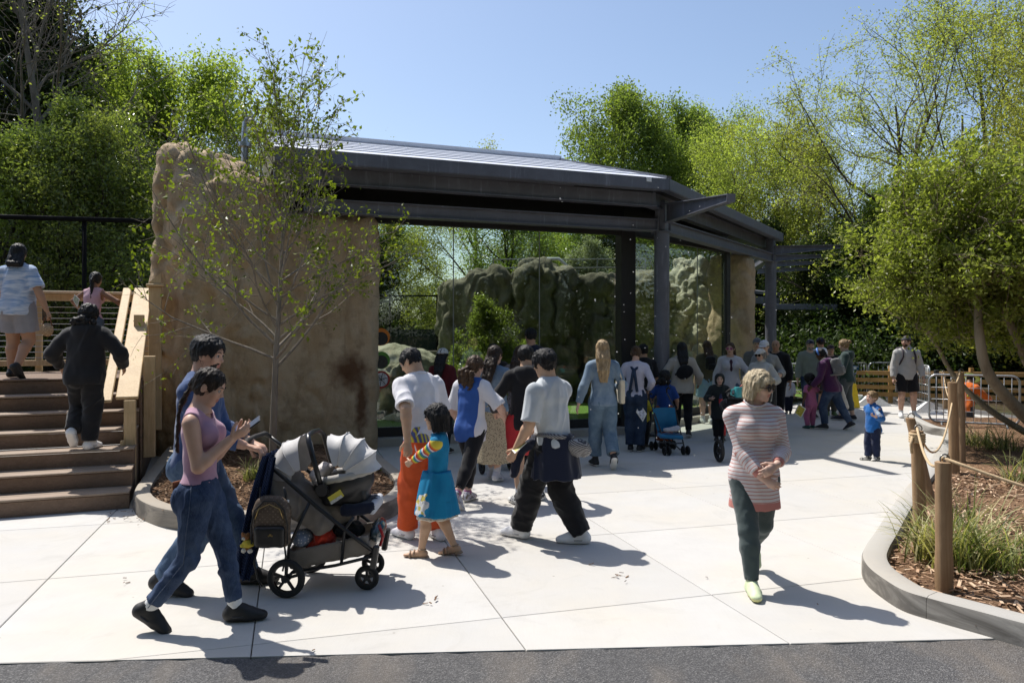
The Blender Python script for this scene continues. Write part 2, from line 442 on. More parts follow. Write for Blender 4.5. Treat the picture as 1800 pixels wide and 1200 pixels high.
def m_bark(name, a, b):
    def fn(t):
        w_ = t.coord('Object'); n = t.noise(t.map(w_, (9, 9, 1.6)), 2.2, 6, .65, .6); k = t.noise(w_, 1.3, 3)
        c = t.mix(t.ramp(n, [(.3, 0), (.7, 1)]), a, b); c = t.mix(t.ramp(k, [(.45, 0), (.65, .4)]), c, tuple(x * 1.5 for x in b))
        t.bsdf(c, .9, t.bump(n, .6, .02), spec=.15); return t
    return M(name, fn)
def m_fabric(name, col, rough=.85, var=.10, weave=900, sheen=.2, extra=None):
    def fn(t):
        o = t.coord(); n = t.noise(o, 9, 4, .6); f = t.noise(o, weave * .35, 2, .6)
        c = extra(t, o) if extra else col
        c = t.mix(t.ramp(n, [(.35, var * 2.2), (.62, 0)]), c, tuple(x * .55 for x in col))
        t.bsdf(c, rough, t.bump(t.math('ADD', f, t.math('MULTIPLY', n, .6)), .25, .003), spec=.2)
        t.i(t.b, 'Sheen Weight', sheen); t.i(t.b, 'Sheen Roughness', .5); return t
    return M(name, fn)
def m_denim(name, col, fade):
    def fn(t):
        o = t.coord(); n = t.noise(o, 5, 4, .6, .5); st = t.noise(t.map(o, (260, 260, 22)), 1, 3, .6); f = t.noise(o, 400, 2)
        c = t.mix(t.ramp(n, [(.40, 0), (.68, .75)]), col, fade); c = t.mix(t.ramp(st, [(.42, 0), (.62, .35)]), c, fade)
        c = t.mix(t.math('MULTIPLY', f, .35), c, tuple(x * .5 for x in col))
        t.bsdf(c, .85, t.bump(t.math('ADD', st, f), .3, .003), spec=.2); return t
    return M(name, fn)
def m_skin(name, col, lip=(.42, .14, .12)):
    def fn(t):
        o = t.coord(); n = t.noise(o, 14, 4); f = t.noise(o, 220, 3)
        c = t.mix(t.ramp(n, [(.35, .35), (.6, 0)]), col, (col[0] * .88, col[1] * .74, col[2] * .68))
        c = t.mix(t.attr('lip'), c, lip)
        t.bsdf(c, .52, t.bump(f, .12, .002), spec=.35); t.i(t.b, 'Subsurface Weight', .0); return t
    return M(name, fn)
def m_hair(name, a, b, rough=.5):
    def fn(t):
        o = t.coord(); n = t.noise(t.map(o, (95, 95, 9)), 1.0, 4, .65, .5); k = t.noise(t.map(o, (28, 28, 4)), 1, 3)
        c = t.mix(t.ramp(n, [(.33, 0), (.68, 1)]), a, b); c = t.mix(t.ramp(k, [(.40, .5), (.6, 0)]), c, tuple(x * .55 for x in a))
        t.bsdf(c, rough, t.bump(n, .7, .010), spec=.28); return t
    return M(name, fn)
def m_metal(name, col, rough=.45, metal=.0, dirt=.2, rust=0.0, spec=.5):
    def fn(t):
        w_ = t.n('ShaderNodeNewGeometry').outputs['Position']; n = t.noise(w_, 2.3, 6, .65, .4); s_ = t.noise(t.map(w_, (6, 6, .8)), 2.2, 5, .65); f = t.noise(w_, 70, 3)
        c = t.mix(t.ramp(n, [(.38, dirt * 1.5), (.62, 0)]), col, tuple(x * .55 for x in col))
        c = t.mix(t.ramp(s_, [(.56, 0), (.75, dirt * 1.6)]), c, tuple(min(1, x * 1.9 + .02) for x in col))
        if rust: c = t.mix(t.ramp(t.noise(w_, 5.5, 8, .75, 1.0), [(.70 - rust * .1, 0), (.80, .8)]), c, (.14, .05, .02))
        t.bsdf(c, t.ramp(n, [(.3, rough * .8), (.7, min(1, rough * 1.3))]), t.bump(f, .08, .003), metal, spec=spec); return t
    return M(name, fn)
def m_glass():
    def fn(t):
        w_ = t.n('ShaderNodeNewGeometry').outputs['Position']; lw_ = t.n('ShaderNodeLayerWeight', {'Blend': .5}).outputs['Facing']; fr = t.math('MULTIPLY_ADD', t.math('POWER', lw_, 5.0), .95, .045)
        dirt = t.noise(t.map(w_, (3, 3, 1.0)), 1.2, 5, .6)
        tr = t.n('ShaderNodeBsdfTransparent', {'Color': (.86, .91, .86)}); gl = t.n('ShaderNodeBsdfGlossy', {'Color': (1, 1, 1), 'Roughness': .0})
        df = t.n('ShaderNodeBsdfDiffuse', {'Color': (.5, .5, .48)})
        m0 = t.n('ShaderNodeMixShader', {0: t.ramp(dirt, [(.5, 0.0), (.8, .012)]), 1: tr.outputs[0], 2: df.outputs[0]})
        m = t.n('ShaderNodeMixShader', {0: fr, 1: m0.outputs[0], 2: gl.outputs[0]})
        t.t.links.new(m.outputs[0], t.out.inputs[0]); return t
    return M('viewing glass', fn)
def m_mulch():
    def fn(t):
        w_ = t.n('ShaderNodeNewGeometry').outputs['Position']; n = t.noise(t.map(w_, (14, 40, 10), (0, 0, .5)), 1.4, 6, .7, 1.2); k = t.noise(w_, 1.2, 3); f = t.n('ShaderNodeTexVoronoi', {'Vector': t.map(w_, (24, 60, 20), (0, 0, .9)), 'Scale': 1.0})
        c = t.ramp(n, [(.25, (.12, .066, .04)), (.5, (.38, .235, .14)), (.78, (.60, .43, .28))])
        c = t.mix(t.ramp(f.outputs['Color'], [(.3, .5), (.7, 0)]), c, (.09, .045, .024))
        c = t.mix(t.ramp(k, [(.45, .5), (.6, 0)]), c, (.07, .035, .02))
        t.bsdf(c, .95, t.bump(t.math('ADD', n, f.outputs['Distance']), 1.0, .03), spec=.1); return t
    return M('mulch', fn)
def m_ground():
    def fn(t):
        w_ = t.n('ShaderNodeNewGeometry').outputs['Position']; n = t.noise(w_, 2.5, 6, .7); k = t.noise(w_, .15, 3)
        c = t.ramp(n, [(.3, (.03, .022, .014)), (.6, (.085, .06, .035)), (.8, (.16, .12, .07))]); c = t.mix(t.ramp(k, [(.45, 0), (.6, .6)]), c, (.04, .06, .02))
        t.bsdf(c, .95, t.bump(n, .8, .05), spec=.1); return t
    return M('woodland soil', fn)
def m_lawn():
    def fn(t):
        w_ = t.n('ShaderNodeNewGeometry').outputs['Position']; n = t.noise(w_, 40, 5, .7); k = t.noise(w_, 1.0, 4)
        c = t.ramp(n, [(.3, (.05, .11, .018)), (.7, (.16, .27, .05))]); c = t.mix(t.ramp(k, [(.5, 0), (.66, .8)]), c, (.33, .27, .16))
        t.bsdf(c, .9, t.bump(n, .8, .03), spec=.15); return t
    return M('lawn', fn)
# ---------------------------------------------------------------- ground, pavement, road
def clip_poly(poly, p, n):                 # keep the side n.(x-p) >= 0
    out = []
    for i in range(len(poly)):
        a, b = poly[i], poly[(i + 1) % len(poly)]; da, db = np.dot(n, a - p), np.dot(n, b - p)
        if da >= 0: out.append(a)
        if da * db < 0: out.append(a + (b - a) * da / (da - db))
    return out
U1, U2 = V(-.28, .96), V(.96, .28)
mb = MB(); S_ = 900
mb.add([(-S_, -S_, -.05), (S_, -S_, -.05), (S_, S_, -.05), (-S_, S_, -.05)], [(0, 1, 2, 3)])
tag(mb.build('ground', m_ground()), kind='structure')
pv = MB(); pv.add([(-9, 4.4, -.028), (3.3, 4.8, -.028), (12, 10, -.028), (12, 30, -.028), (-9, 30, -.028)], [(0, 1, 2, 3, 4)])
pavement = tag(pv.build('pavement', plain('joint shade', (.10, .095, .09), .95)), kind='structure')  # dark base showing in the slab joints
A0, AD = V(-2.963, 4.385), nrm(V(5.81, .345)); AN = V(-AD[1], AD[0])
conc = m_concrete()
def right_edge(y):                           # the pavement ends under the right-hand kerb
    pts = [(4, 3.6), (4.7, 3.15), (5.94, 2.80), (6.5, 2.95), (7.4, 3.6), (9.2, 5.0), (11.5, 6.6), (15, 8.7), (30, 16)]
    return np.interp(y, [p[0] for p in pts], [p[1] for p in pts])
for i in range(-7, 9):
    for j in range(-1, 13):
        c0, c1 = 1.36 + 1.59 * i, 1.36 + 1.59 * (i + 1); d0, d1 = 4.9 + 1.77 * (j - 1), 4.9 + 1.77 * j
        g = .0035
        q = [c * U2 + d * U1 for c, d in ((c0 + g, d0 + g), (c1 - g, d0 + g), (c1 - g, d1 - g), (c0 + g, d1 - g))]
        q = clip_poly(q, A0, AN)
        if len(q) < 3: continue
        m_ = np.mean(q, 0)
        if m_[0] < -8.5 or m_[0] > right_edge(m_[1]) + 1.3 or m_[1] > 25: continue
        sb = MB(); n = len(q); b = .004
        ctr = np.mean(q, 0); inn = [p + nrm(ctr - p) * b * 1.4 for p in q]
        sb.add([(*p, -.026) for p in q] + [(*p, -b) for p in q] + [(*p, 0) for p in inn], [tuple(range(2 * n, 3 * n))] + [(k, (k + 1) % n, n + (k + 1) % n, n + k) for k in range(n)] + [(n + k, n + (k + 1) % n, 2 * n + (k + 1) % n, 2 * n + k) for k in range(n)])
        sb.build('concrete_slab', conc, pavement)
# asphalt road with a ragged edge against the concrete
ab = MB(); N = 240; g_ = np.random.default_rng(3); xs = np.linspace(-12, 12, N)
edge = [A0 + AD * (x + 3) + AN * (-.012 + .012 * math.sin(x * 9) * math.sin(x * 23) + g_.normal() * .006) for x in xs]
ab.add([(*e, -.004) for e in edge] + [(*(e - AN * 9), -.02) for e in edge], [(i, N + i, N + i + 1, i + 1) for i in range(N - 1)])
tag(ab.build('road', m_asphalt()), kind='structure')

def catmull(pts, n=6, closed=False):
    pts = [np.asarray(p, float) for p in pts]; out = []
    m = len(pts)
    for i in range(m if closed else m - 1):
        if closed: p0, p1, p2, p3 = pts[i - 1], pts[i], pts[(i + 1) % m], pts[(i + 2) % m]
        else: p0, p1, p2, p3 = pts[max(i - 1, 0)], pts[i], pts[i + 1], pts[min(i + 2, m - 1)]
        for t in np.linspace(0, 1, n, endpoint=False):
            out.append(.5 * ((2 * p1) + (p2 - p0) * t + (2 * p0 - 5 * p1 + 4 * p2 - p3) * t ** 2 + (3 * p1 - p0 - 3 * p2 + p3) * t ** 3))
    if not closed: out.append(pts[-1])
    return out
def kerb(name, line, wdt, h, mat, flip=1, z0=-.1):
    """line is the outer top edge; the body lies on its left (flip=1) or right"""
    prof = [(0, z0), (.002, h - .035), (.012, h - .010), (.035, h), (wdt - .03, h), (wdt - .008, h - .008), (wdt, h - .03), (wdt, z0)]
    rings = []
    for i, p in enumerate(line):
        d = nrm(line[min(i + 1, len(line) - 1)] - line[max(i - 1, 0)]); nn = V(-d[1], d[0]) * flip
        rings.append([(*(p[:2] + nn * a), b) for a, b in prof])
    mb = MB(); mb.loft(rings); o = mb.build(name, mat, None, 'auto'); return tag(o, kind='structure')
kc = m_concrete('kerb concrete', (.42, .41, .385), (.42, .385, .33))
rk = [(1800, 1093), (1720, 1072), (1640, 1051), (1587, 1035), (1549, 1013), (1523, 992), (1514, 973), (1520, 955), (1539, 928), (1560, 896), (1587, 859), (1629, 811), (1652, 778), (1664, 755)]
RK = [V(3.9, 3.2), V(3.62, 3.9), V(3.40, 4.28)] + [G(x, y, .15)[:2] for x, y in rk] + [V(8.0, 14.6), V(8.6, 16.6)]
RKs = catmull(RK, 5)
def segments(line, L):
    out = []; cur = [line[0]]; acc = 0
    for a, b in zip(line[:-1], line[1:]):
        acc += np.linalg.norm(b - a); cur.append(b)
        if acc > L: e = nrm(cur[-1] - cur[-2]); out.append(cur[:-1] + [cur[-1] - e * .003]); cur = [b]; acc = 0
    if len(cur) > 1: out.append(cur)
    return out
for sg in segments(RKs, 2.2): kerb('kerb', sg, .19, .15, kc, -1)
lk = [(302, 775), (268, 815), (246, 842), (236, 858), (236, 868), (247, 879), (275, 890), (313, 897), (370, 901), (440, 902), (520, 900), (600, 895), (656, 887), (690, 877), (711, 863), (719, 849), (712, 833), (690, 815), (664, 795)]
LK = [G(x, y, .19)[:2] for x, y in lk]; LKs = catmull(LK, 5)
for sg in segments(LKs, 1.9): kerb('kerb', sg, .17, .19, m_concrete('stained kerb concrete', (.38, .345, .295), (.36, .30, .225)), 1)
def poly_sheet(name, outline, z, mat, amp=.0, step=.12, kind='structure', seed=5, slope=None):
    """a fine sheet over the inside of an outline, gently uneven"""
    o = np.array(outline); lo, hi = o.min(0), o.max(0); nz = SN(seed)
    xs = np.arange(lo[0], hi[0] + step, step); ys = np.arange(lo[1], hi[1] + step, step)
    XX, YY = np.meshgrid(xs, ys, indexing='ij'); pts = np.stack([XX.ravel(), YY.ravel()], 1)
    ins = np.zeros(len(pts), bool); j = len(o) - 1
    for i in range(len(o)):
        xi, yi = o[i]; xj, yj = o[j]
        c = ((yi > pts[:, 1]) != (yj > pts[:, 1])) & (pts[:, 0] < (xj - xi) * (pts[:, 1] - yi) / (yj - yi + 1e-12) + xi); ins ^= c; j = i
    ins = ins.reshape(XX.shape); zz = z + amp * nz.fbm(np.stack([XX.ravel(), YY.ravel(), 0 * XX.ravel()], 1), .9, 3).reshape(XX.shape)
    if slope is not None: zz = zz + slope(XX, YY)
    nx, ny = XX.shape; ok = ins[:-1, :-1] | ins[1:, :-1] | ins[:-1, 1:] | ins[1:, 1:]
    q = np.argwhere(ok); vid = np.arange(nx * ny).reshape(nx, ny)
    f = np.stack([vid[q[:, 0], q[:, 1]], vid[q[:, 0] + 1, q[:, 1]], vid[q[:, 0] + 1, q[:, 1] + 1], vid[q[:, 0], q[:, 1] + 1]], 1)
    me = np_mesh(name, np.stack([XX.ravel(), YY.ravel(), zz.ravel()], 1), f); ob = link(name, me, mat); tag(ob, kind=kind)
    return ob, pts[ins.ravel()]
def inset(line, d, flip):
    out = []
    for i, p in enumerate(line):
        t = nrm(line[min(i + 1, len(line) - 1)] - line[max(i - 1, 0)]); out.append(p + V(-t[1], t[0]) * flip * d)
    return out
RI = inset(RKs, .16, -1); LI = inset(LKs, .12, 1)
_, rpts = poly_sheet('mulch_bed', RI + [V(14, 17), V(14, 3.5)], .06, m_mulch(), .03, .12, seed=5)
_, lpts = poly_sheet('mulch_bed', LI + [V(-2.6, 12.6), V(-5.3, 12.6)], .13, m_mulch(), .02, .1, seed=6)
def chips(name, pts, n, z, size, seed, mats):
    g = np.random.default_rng(seed); b = np.array([(i, j, k) for i in (-.5, .5) for j in (-.5, .5) for k in (-.5, .5)]); bf = np.array([(0, 1, 3, 2), (4, 6, 7, 5), (0, 4, 5, 1), (2, 3, 7, 6), (0, 2, 6, 4), (1, 5, 7, 3)])
    c = pts[g.integers(0, len(pts), n)] + g.normal(0, .06, (n, 2)); a = g.uniform(0, 6.28, n); t = g.normal(0, .25, n)
    L = size * g.uniform(.5, 1.9, n); W_ = size * g.uniform(.12, .4, n); H_ = size * g.uniform(.06, .14, n)
    p = b[None] * np.stack([L, W_, H_], 1)[:, None, :]; x = p[..., 0] * np.cos(t)[:, None] - p[..., 2] * np.sin(t)[:, None]; zz = p[..., 0] * np.sin(t)[:, None] + p[..., 2] * np.cos(t)[:, None]
    y = p[..., 1]; ca, sa = np.cos(a)[:, None], np.sin(a)[:, None]
    v = np.stack([x * ca - y * sa + c[:, :1], x * sa + y * ca + c[:, 1:], zz + z + g.uniform(0, .025, n)[:, None]], -1).reshape(-1, 3)
    f = (bf[None] + (np.arange(n) * 8)[:, None, None]).reshape(-1, 4)
    r = np.repeat(g.uniform(0, 1, n), 6)
    return tag(link(name, np_mesh(name, v, f, False, {'rnd': ('FACE', r)}), mats), kind='stuff')
def m_chip(name, a, b, c_):
    def fn(t): t.bsdf(t.ramp(t.attr('rnd'), [(0, a), (.5, b), (1, c_)]), .9, spec=.15); return t
    return M(name, fn)
near = rpts[(rpts[:, 1] < 10) & (rpts[:, 0] < 8)]
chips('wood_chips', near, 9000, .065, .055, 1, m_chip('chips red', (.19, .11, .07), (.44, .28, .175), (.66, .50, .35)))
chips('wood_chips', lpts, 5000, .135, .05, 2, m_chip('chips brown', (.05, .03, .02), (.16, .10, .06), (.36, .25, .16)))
# bark and twig litter swept against the stairs and on the slabs
g_ = np.random.default_rng(9)
lit = np.array([G(180 + 110 * g_.beta(2, 2), 897 + 34 * g_.random() ** 2, 0)[:2] for _ in range(40)] + [G(g_.uniform(0, 1500), g_.uniform(900, 1140), 0)[:2] for _ in range(14)])
b_ = chips('bark_litter', lit, 70, .003, .030, 4, m_chip('litter', (.05, .03, .02), (.14, .08, .05), (.30, .19, .11)))

# ---------------------------------------------------------------- staircase and deck
SN_, SE = V(-.38, .925, 0), V(.925, .38, 0); B0 = V(-4.19, 8.285, 0); ZU = V(0, 0, 1); SAX = [SE, SN_, ZU]
RIS, TRD = .19, .35
brown = m_wood('brown composite board', (.15, .095, .064), (.235, .158, .112), (3, 60, 60), .5)
tread = m_wood('worn tread board', (.28, .205, .15), (.38, .295, .225), (3, 60, 60), .6)  # paler than risers: dusty boards with their sunlit look put into the colour
pine = m_wood('new pine board', (.52, .36, .19), (.66, .50, .30), (40, 40, 3), .6)
stairs = thing('staircase', 'brown composite staircase climbing to the timber deck at the left', 'staircase', B0)
WID = 6.0
def sp(e, n, z): return SE * e + SN_ * n + ZU * z
for k in range(7):
    b = MB(); b.box(sp(-WID / 2, k * TRD + .014, RIS * (k + .5) - .016), (WID, .025, RIS - .034), SAX, .003); b.build('riser_board', brown, stairs)
    if k == 6: break
    for q in range(2):
        b = MB(); b.box(sp(-WID / 2, k * TRD - .025 + .0915 + q * .188, RIS * (k + 1) - .0125), (WID, .183, .025), SAX, .006); b.build('tread_board', tread, stairs)
b = MB(); b.prism([(0.03, 0)] + [p for k in range(6) for p in ((k * TRD + .03, RIS * (k + 1) - .03), ((k + 1) * TRD + .03, RIS * (k + 1) - .03))] + [(2.13, 1.30), (3.9, 1.30), (3.9, 0)], -.04, -.01, [SN_, ZU, SE]); b.build('stringer', brown, stairs)
deck = thing('timber_deck', 'raised timber deck at the top of the brown stairs', 'deck', B0)
for k in range(15):
    b = MB(); b.box(sp(-WID / 2 - .3, 2.1 - .025 + .075 + k * .156, 7 * RIS - .0125), (WID + .6, .15, .025), SAX, .005); b.build('deck_board', brown, deck)
for k in range(9):
    b = MB(); b.box(sp(.012, 2.95, .075 + k * .146), (.022, 3.0, .14), SAX, .004); b.build('skirt_board', brown, deck)
# back railing of the deck: cap, face board, bottom rail, posts, cables
rl = thing('deck_railing', 'pale wood cap rail with steel cables along the back of the deck', 'railing', B0 + sp(0, 4.42, 7 * RIS))
cap_lit = m_wood('pine cap board', (.60, .46, .30), (.70, .57, .40), (3, 40, 40), .6)  # paler than the other pine: its sunlit top put into the colour
for nm, z, hz, dn, wn_ in (('cap_rail', 1.235, .035, 0, .20), ('face_board', 1.155, .11, .03, .04), ('bottom_rail', .13, .09, .03, .04)):
    b = MB(); b.box(sp(-3.3, dn, z), (6.5, wn_, hz), SAX, .006); b.build(nm, cap_lit if nm == 'cap_rail' else pine, rl)
for k in range(5):
    b = MB(); b.box(sp(-.12 - k * 1.5, .09, .6), (.09, .09, 1.2), SAX, .005); b.build('post', pine, rl)
steel = m_metal('stainless cable', (.55, .56, .58), .35, .9)
for k in range(10):
    b = MB(); b.tube([sp(-6.5, .04, .21 + k * .088), sp(-.05, .04, .21 + k * .088)], .004, 5); b.build('cable', steel, rl)
# stair handrail on the right
hr = thing('stair_handrail', 'sloping new pine handrail with a wide cap on the right of the stairs', 'handrail', (0, 0, 0))
p0, p1 = V(-4.655, 9.15, 1.13), V(-5.66, 11.62, 2.60)
dr = nrm(p1 - p0)
b = MB(); b.bar(p0, p1, .245, .042, bev=.008); b.build('cap_rail', pine, hr)
off = -SE * .215 + V(0, 0, .02)
b = MB(); b.bar(p0 + off - dr * .1, p1 + off - dr * .05, .115, .04, bev=.01); b.build('grip_rail', pine, hr)
def post(e, n, z0, z1, w_=.13, par=hr, nm='post'):
    b = MB(); c = B0 + sp(e, n, 0); b.box(V(c[0], c[1], (z0 + z1) / 2), (w_, w_, z1 - z0), SAX, .006); return b.build(nm, pine, par)
post(-.07, 1.0, 0, 1.11); post(.10, 1.75, .30, 1.62, .14); post(-.08, 2.6, .6, 2.18, .13)
post(.1, 3.1, .5, 2.60, .17)
b = MB(); c = B0 + sp(.1, 3.1, 0); b.box(V(c[0], c[1], 2.625), (.24, .24, .04), SAX, .008); b.build('post_cap', pine, hr)
b = MB(); c = B0 + sp(.1, 3.1, 2.645); b.loft([[c + SE * x * .08 + SN_ * y * .08 for x, y in ((-1, -1), (1, -1), (1, 1), (-1, 1))], [c + SE * x * .08 + SN_ * y * .08 + V(0, 0, .09 + .07 * x) for x, y in ((-1, -1), (1, -1), (1, 1), (-1, 1))]]); b.build('post_top', pine, hr)
post(.15, 4.2, .5, 2.52, .11)
for z in (2.47, 1.62):
    b = MB(); b.bar(B0 + sp(.12, 3.1, z), B0 + sp(.15, 4.25, z), .05, .10, bev=.005); b.build('side_rail', pine, hr)
for k, (n, za, zb) in enumerate(((1.02, .34, .62), (1.4, .2, .9))):
    b = MB(); b.box(B0 + sp(-.15, n - .08, (za + zb) / 2 + k * .1), (.04, .09, .3), SAX, .004); b.build('bracket', pine, hr)
# wire mesh panel between the deck rail and the rock
mp = thing('wire_fence', 'square wire mesh panel between the deck post and the rock face', 'fence', (0, 0, 0))
c = B0 + sp(.2, 4.05, 0); wire = m_metal('rusty wire', (.30, .24, .16), .6, .4); b = MB()
for k in range(22): b.tube([c + SE * (.04 + k * .04) + V(0, 0, 1.15), c + SE * (.04 + k * .04) + V(0, 0, 2.35)], .0022, 4)
for k in range(31): b.tube([c + SE * .02 + V(0, 0, 1.15 + k * .04), c + SE * .9 + V(0, 0, 1.15 + k * .04)], .0022, 4)
o = b.build('wire_mesh', wire, mp); o['kind'] = 'stuff'

# ---------------------------------------------------------------- rockwork from distance fields
def rock(name, label, prims, h, mat, k=.25, amp=.10, seed=1, freq=.55, crag=.0, cells=None, parent=None, flat=None, cat='rock', zcut=-.1, vert=1.0):
    lo = np.min([p.bb(.2)[0] for p in prims], 0); hi = np.max([p.bb(.2)[1] for p in prims], 0); lo[2] = max(lo[2], zcut - 2 * h)
    f = Field(lo, hi, h)
    for p in prims: f.add(p, k)
    f.cut((0, 0, -1), (0, 0, zcut))
    v, q = f.mesh(); v = relax(v, q, 1); n = vnormals(v, q); s1 = SN(seed); s2 = SN(seed + 50)
    p = v * V(1, 1, vert); d = amp * s1.fbm(p, freq, 4, .5)
    if crag: d = d - crag * np.clip(.28 - np.abs(s2.fbm(v * V(1, 1, .45), freq * 1.1, 2, .5)), 0, 1) * 3
    if cells:
        nC, dep, vz = cells; g = np.random.default_rng(seed + 9); c = v[g.integers(0, len(v), nC)] * V(1, 1, vz); w_ = v * V(1, 1, vz) + .12 * np.stack([s1(v, 1.3), s2(v, 1.3), s1(v + 5, 1.3)], 1)
        f1 = np.full(len(v), 9.); f2 = f1.copy(); off = np.zeros(len(v)); co = g.normal(0, 1, nC)
        for i in range(nC):
            e = np.linalg.norm(w_ - c[i], axis=1); m_ = e < f1; f2 = np.where(m_, f1, np.minimum(f2, e)); off = np.where(m_, co[i], off); f1 = np.where(m_, e, f1)
        d = d + dep * (np.clip((f2 - f1) / .16, 0, 1) ** .6 - 1) + dep * .45 * off * np.clip((f2 - f1) / .10, 0, 1)
    d = d + .012 * s2.fbm(v, 3.0, 2)
    if flat is not None: d = d * flat(v)
    v = v + n * d[:, None]
    o = link(name, np_mesh(name, v, q), mat, parent)
    if label: tag(o, label, cat)
    return o
RD = nrm(V(2.84, 1.05, 0)); RNm = V(-RD[1], RD[0], 0); RAX = [RD, RNm, ZU]
RA, RB = V(-5.0, 11.35, 0), V(-2.16, 12.40, 0)
def rp(a, n, z): return RA + RD * a + RNm * n + V(0, 0, z)
tan = m_rock('tan rockwork', (.45, .335, .205), (.57, .445, .295), (.31, .205, .11), [(-2.62, 12.2, 1.30, .34, .36), (-2.45, 12.2, .75, .11, .70)])
rock('rock_wall', 'tall tan artificial rock wall behind the young tree, with rusty stains', [
    BX(rp(1.55, .75, 1.88), (1.50, .75, 2.0), .22, RAX), BX(rp(.75, .85, 2.2), (.85, .75, 2.22), .35, RAX), EL(rp(.5, 1.0, 4.35), (.65, .6, .52), RAX),
    BX(rp(-.02, 1.05, 2.3), (.40, .55, 2.6), .3, RAX), EL(rp(.15, 1.0, 1.0), (.55, .6, 1.2), RAX), EL(rp(.22, 1.05, 4.55), (.50, .6, .40), RAX), EL(rp(.02, 1.0, 3.2), (.42, .5, 1.5), RAX)],
    .04, tan, .20, .06, 3, .6, .07, (40, .075, .22), flat=lambda v: np.interp((v - RA) @ RD, [-.6, .5, 1.2, 2.6, 3.1], [.85, .95, .7, .45, .5]), cat='rock wall')
grey = m_rock('grey green rockwork', (.15, .14, .095), (.225, .205, .145), (.07, .064, .042))
cl = [BX((-1.45, 20.6, 1.6), (.55, 1.0, 1.85), .40, [nrm(V(1, .15, 0)), nrm(V(-.15, 1, 0)), ZU]), BX((-.55, 20.4, 1.75), (.62, 1.1, 1.95), .42, [nrm(V(1, -.1, .05)), nrm(V(.1, 1, 0)), ZU]), BX((.75, 20.3, 1.72), (.80, 1.15, 2.0), .35, [nrm(V(1, .12, -.03)), nrm(V(-.12, 1, 0)), ZU]),
      BX((2.05, 20.5, 1.6), (.70, 1.1, 1.90), .32, [nrm(V(1, -.15, 0)), nrm(V(.15, 1, 0)), ZU]), BX((3.2, 20.4, 1.55), (.75, 1.1, 1.88), .35, [nrm(V(1, .1, 0)), nrm(V(-.1, 1, 0)), ZU]), BX((.8, 21.2, 1.5), (2.8, .9, 1.8), .3), EL((1.0, 19.5, .3), (2.0, .9, .7)), EL((-.2, 19.6, .4), (.9, .7, 1.1)), EL((2.5, 19.5, .4), (.7, .7, 1.3))]
rock('rock_cliff', 'long grey green rock cliff inside the exhibit seen through the glass', cl, .05, grey, .12, .07, 8, .75, .06, (64, .17, .5), cat='rock', vert=.6)
pale = m_rock('pale weathered rockwork', (.42, .40, .29), (.52, .50, .38), (.15, .135, .09))
rock('rock_pillar', 'tall pale craggy rock pillar behind the right-hand glass wall', [RC((4.55, 20.0, .2), (4.95, 21.2, 3.55), 1.25, .62), RC((4.15, 20.1, .2), (4.55, 20.9, 2.6), 1.05, .55), RC((5.3, 20.3, .3), (5.4, 21.2, 3.0), 1.0, .55)], .05, pale, .15, .09, 13, .9, .08, (60, .16, .6), cat='rock')
rock('rock_pillar', 'narrow tan rock pier at the outer end of the right-hand glass wall', [BX((5.42, 18.7, 1.9), (.33, .55, 2.0), .25, [nrm(V(.66, .75, 0)), nrm(V(-.75, .66, 0)), ZU])], .06, tan, .2, .05, 14, .8, .05, cat='rock')
# ---------------------------------------------------------------- exhibit lawn, boulders and waterfall
_, xpts = poly_sheet('lawn', [V(-2.3, 13.25), V(2.2, 14.85), V(5.0, 18.0), V(9, 22), V(9, 32), V(-7, 32), V(-5.2, 13)], .22, m_lawn(), .03, .25, seed=12)
bld = m_rock('pale boulder', (.33, .32, .24), (.44, .42, .33), (.20, .19, .13))
rock('boulder', 'big smooth rounded boulder above the little waterfall', [EL((-2.6, 16.6, 1.0), (1.15, .8, .68)), EL((-2.2, 16.9, .7), (.9, .8, .7))], .05, bld, .2, .03, 21, .8, .02)
rock('boulder', 'blocky pale boulder left of the waterfall beside the rock wall', [EL((-2.72, 15.35, .50), (.38, .4, .45)), EL((-2.85, 15.5, .9), (.4, .4, .4))], .04, bld, .12, .05, 22, 1.3, .05)
rock('boulder', 'low stepped ledge of stones behind the waterfall pool', [BX((-2.0, 15.9, .62), (.62, .35, .30), .12), EL((-2.35, 15.7, 1.05), (.5, .35, .25)), EL((-1.4, 15.8, .5), (.45, .4, .45))], .04, m_rock('wet boulder', (.20, .19, .14), (.30, .285, .21), (.10, .095, .06)), .1, .04, 23, 1.4, .05)
rock('boulder', 'flat pale stone slab on the grass in front of the waterfall', [EL((-2.05, 14.9, .22), (.55, .3, .13))], .04, bld, .1, .02, 24, 1.4)
rock('boulder', 'small rough stone at the foot of the waterfall', [EL((-1.95, 15.3, .38), (.30, .2, .20))], .03, bld, .1, .04, 25, 2.2, .04)
def fn(t):
    n = t.noise(t.map(t.n('ShaderNodeNewGeometry').outputs['Position'], (40, 40, 6)), 1, 4)
    a = t.n('ShaderNodeBsdfTransparent', {}); b = t.n('ShaderNodeBsdfPrincipled', {'Base Color': (.75, .80, .82, 1), 'Roughness': .15})
    t.t.links.new(t.n('ShaderNodeMixShader', {0: t.ramp(n, [(.4, .1), (.6, .85)]), 1: a.outputs[0], 2: b.outputs[0]}).outputs[0], t.out.inputs[0]); return t
wf = MB(); wf.grid(lambda u, v: (-2.08 + .26 * u + .02 * math.sin(v * 9), 15.52 - .10 * math.sqrt(v) + .01 * math.sin(u * 20), .92 - .58 * v), 10, 12); wf.grid(lambda u, v: (-2.3 + .6 * u, 15.52 + .2 * v, .925 + .005 * math.sin(u * 25)), 10, 3)
tag(wf.build('waterfall', M('falling water', fn), None, True), 'thin white waterfall spilling over the stone ledge', 'waterfall')

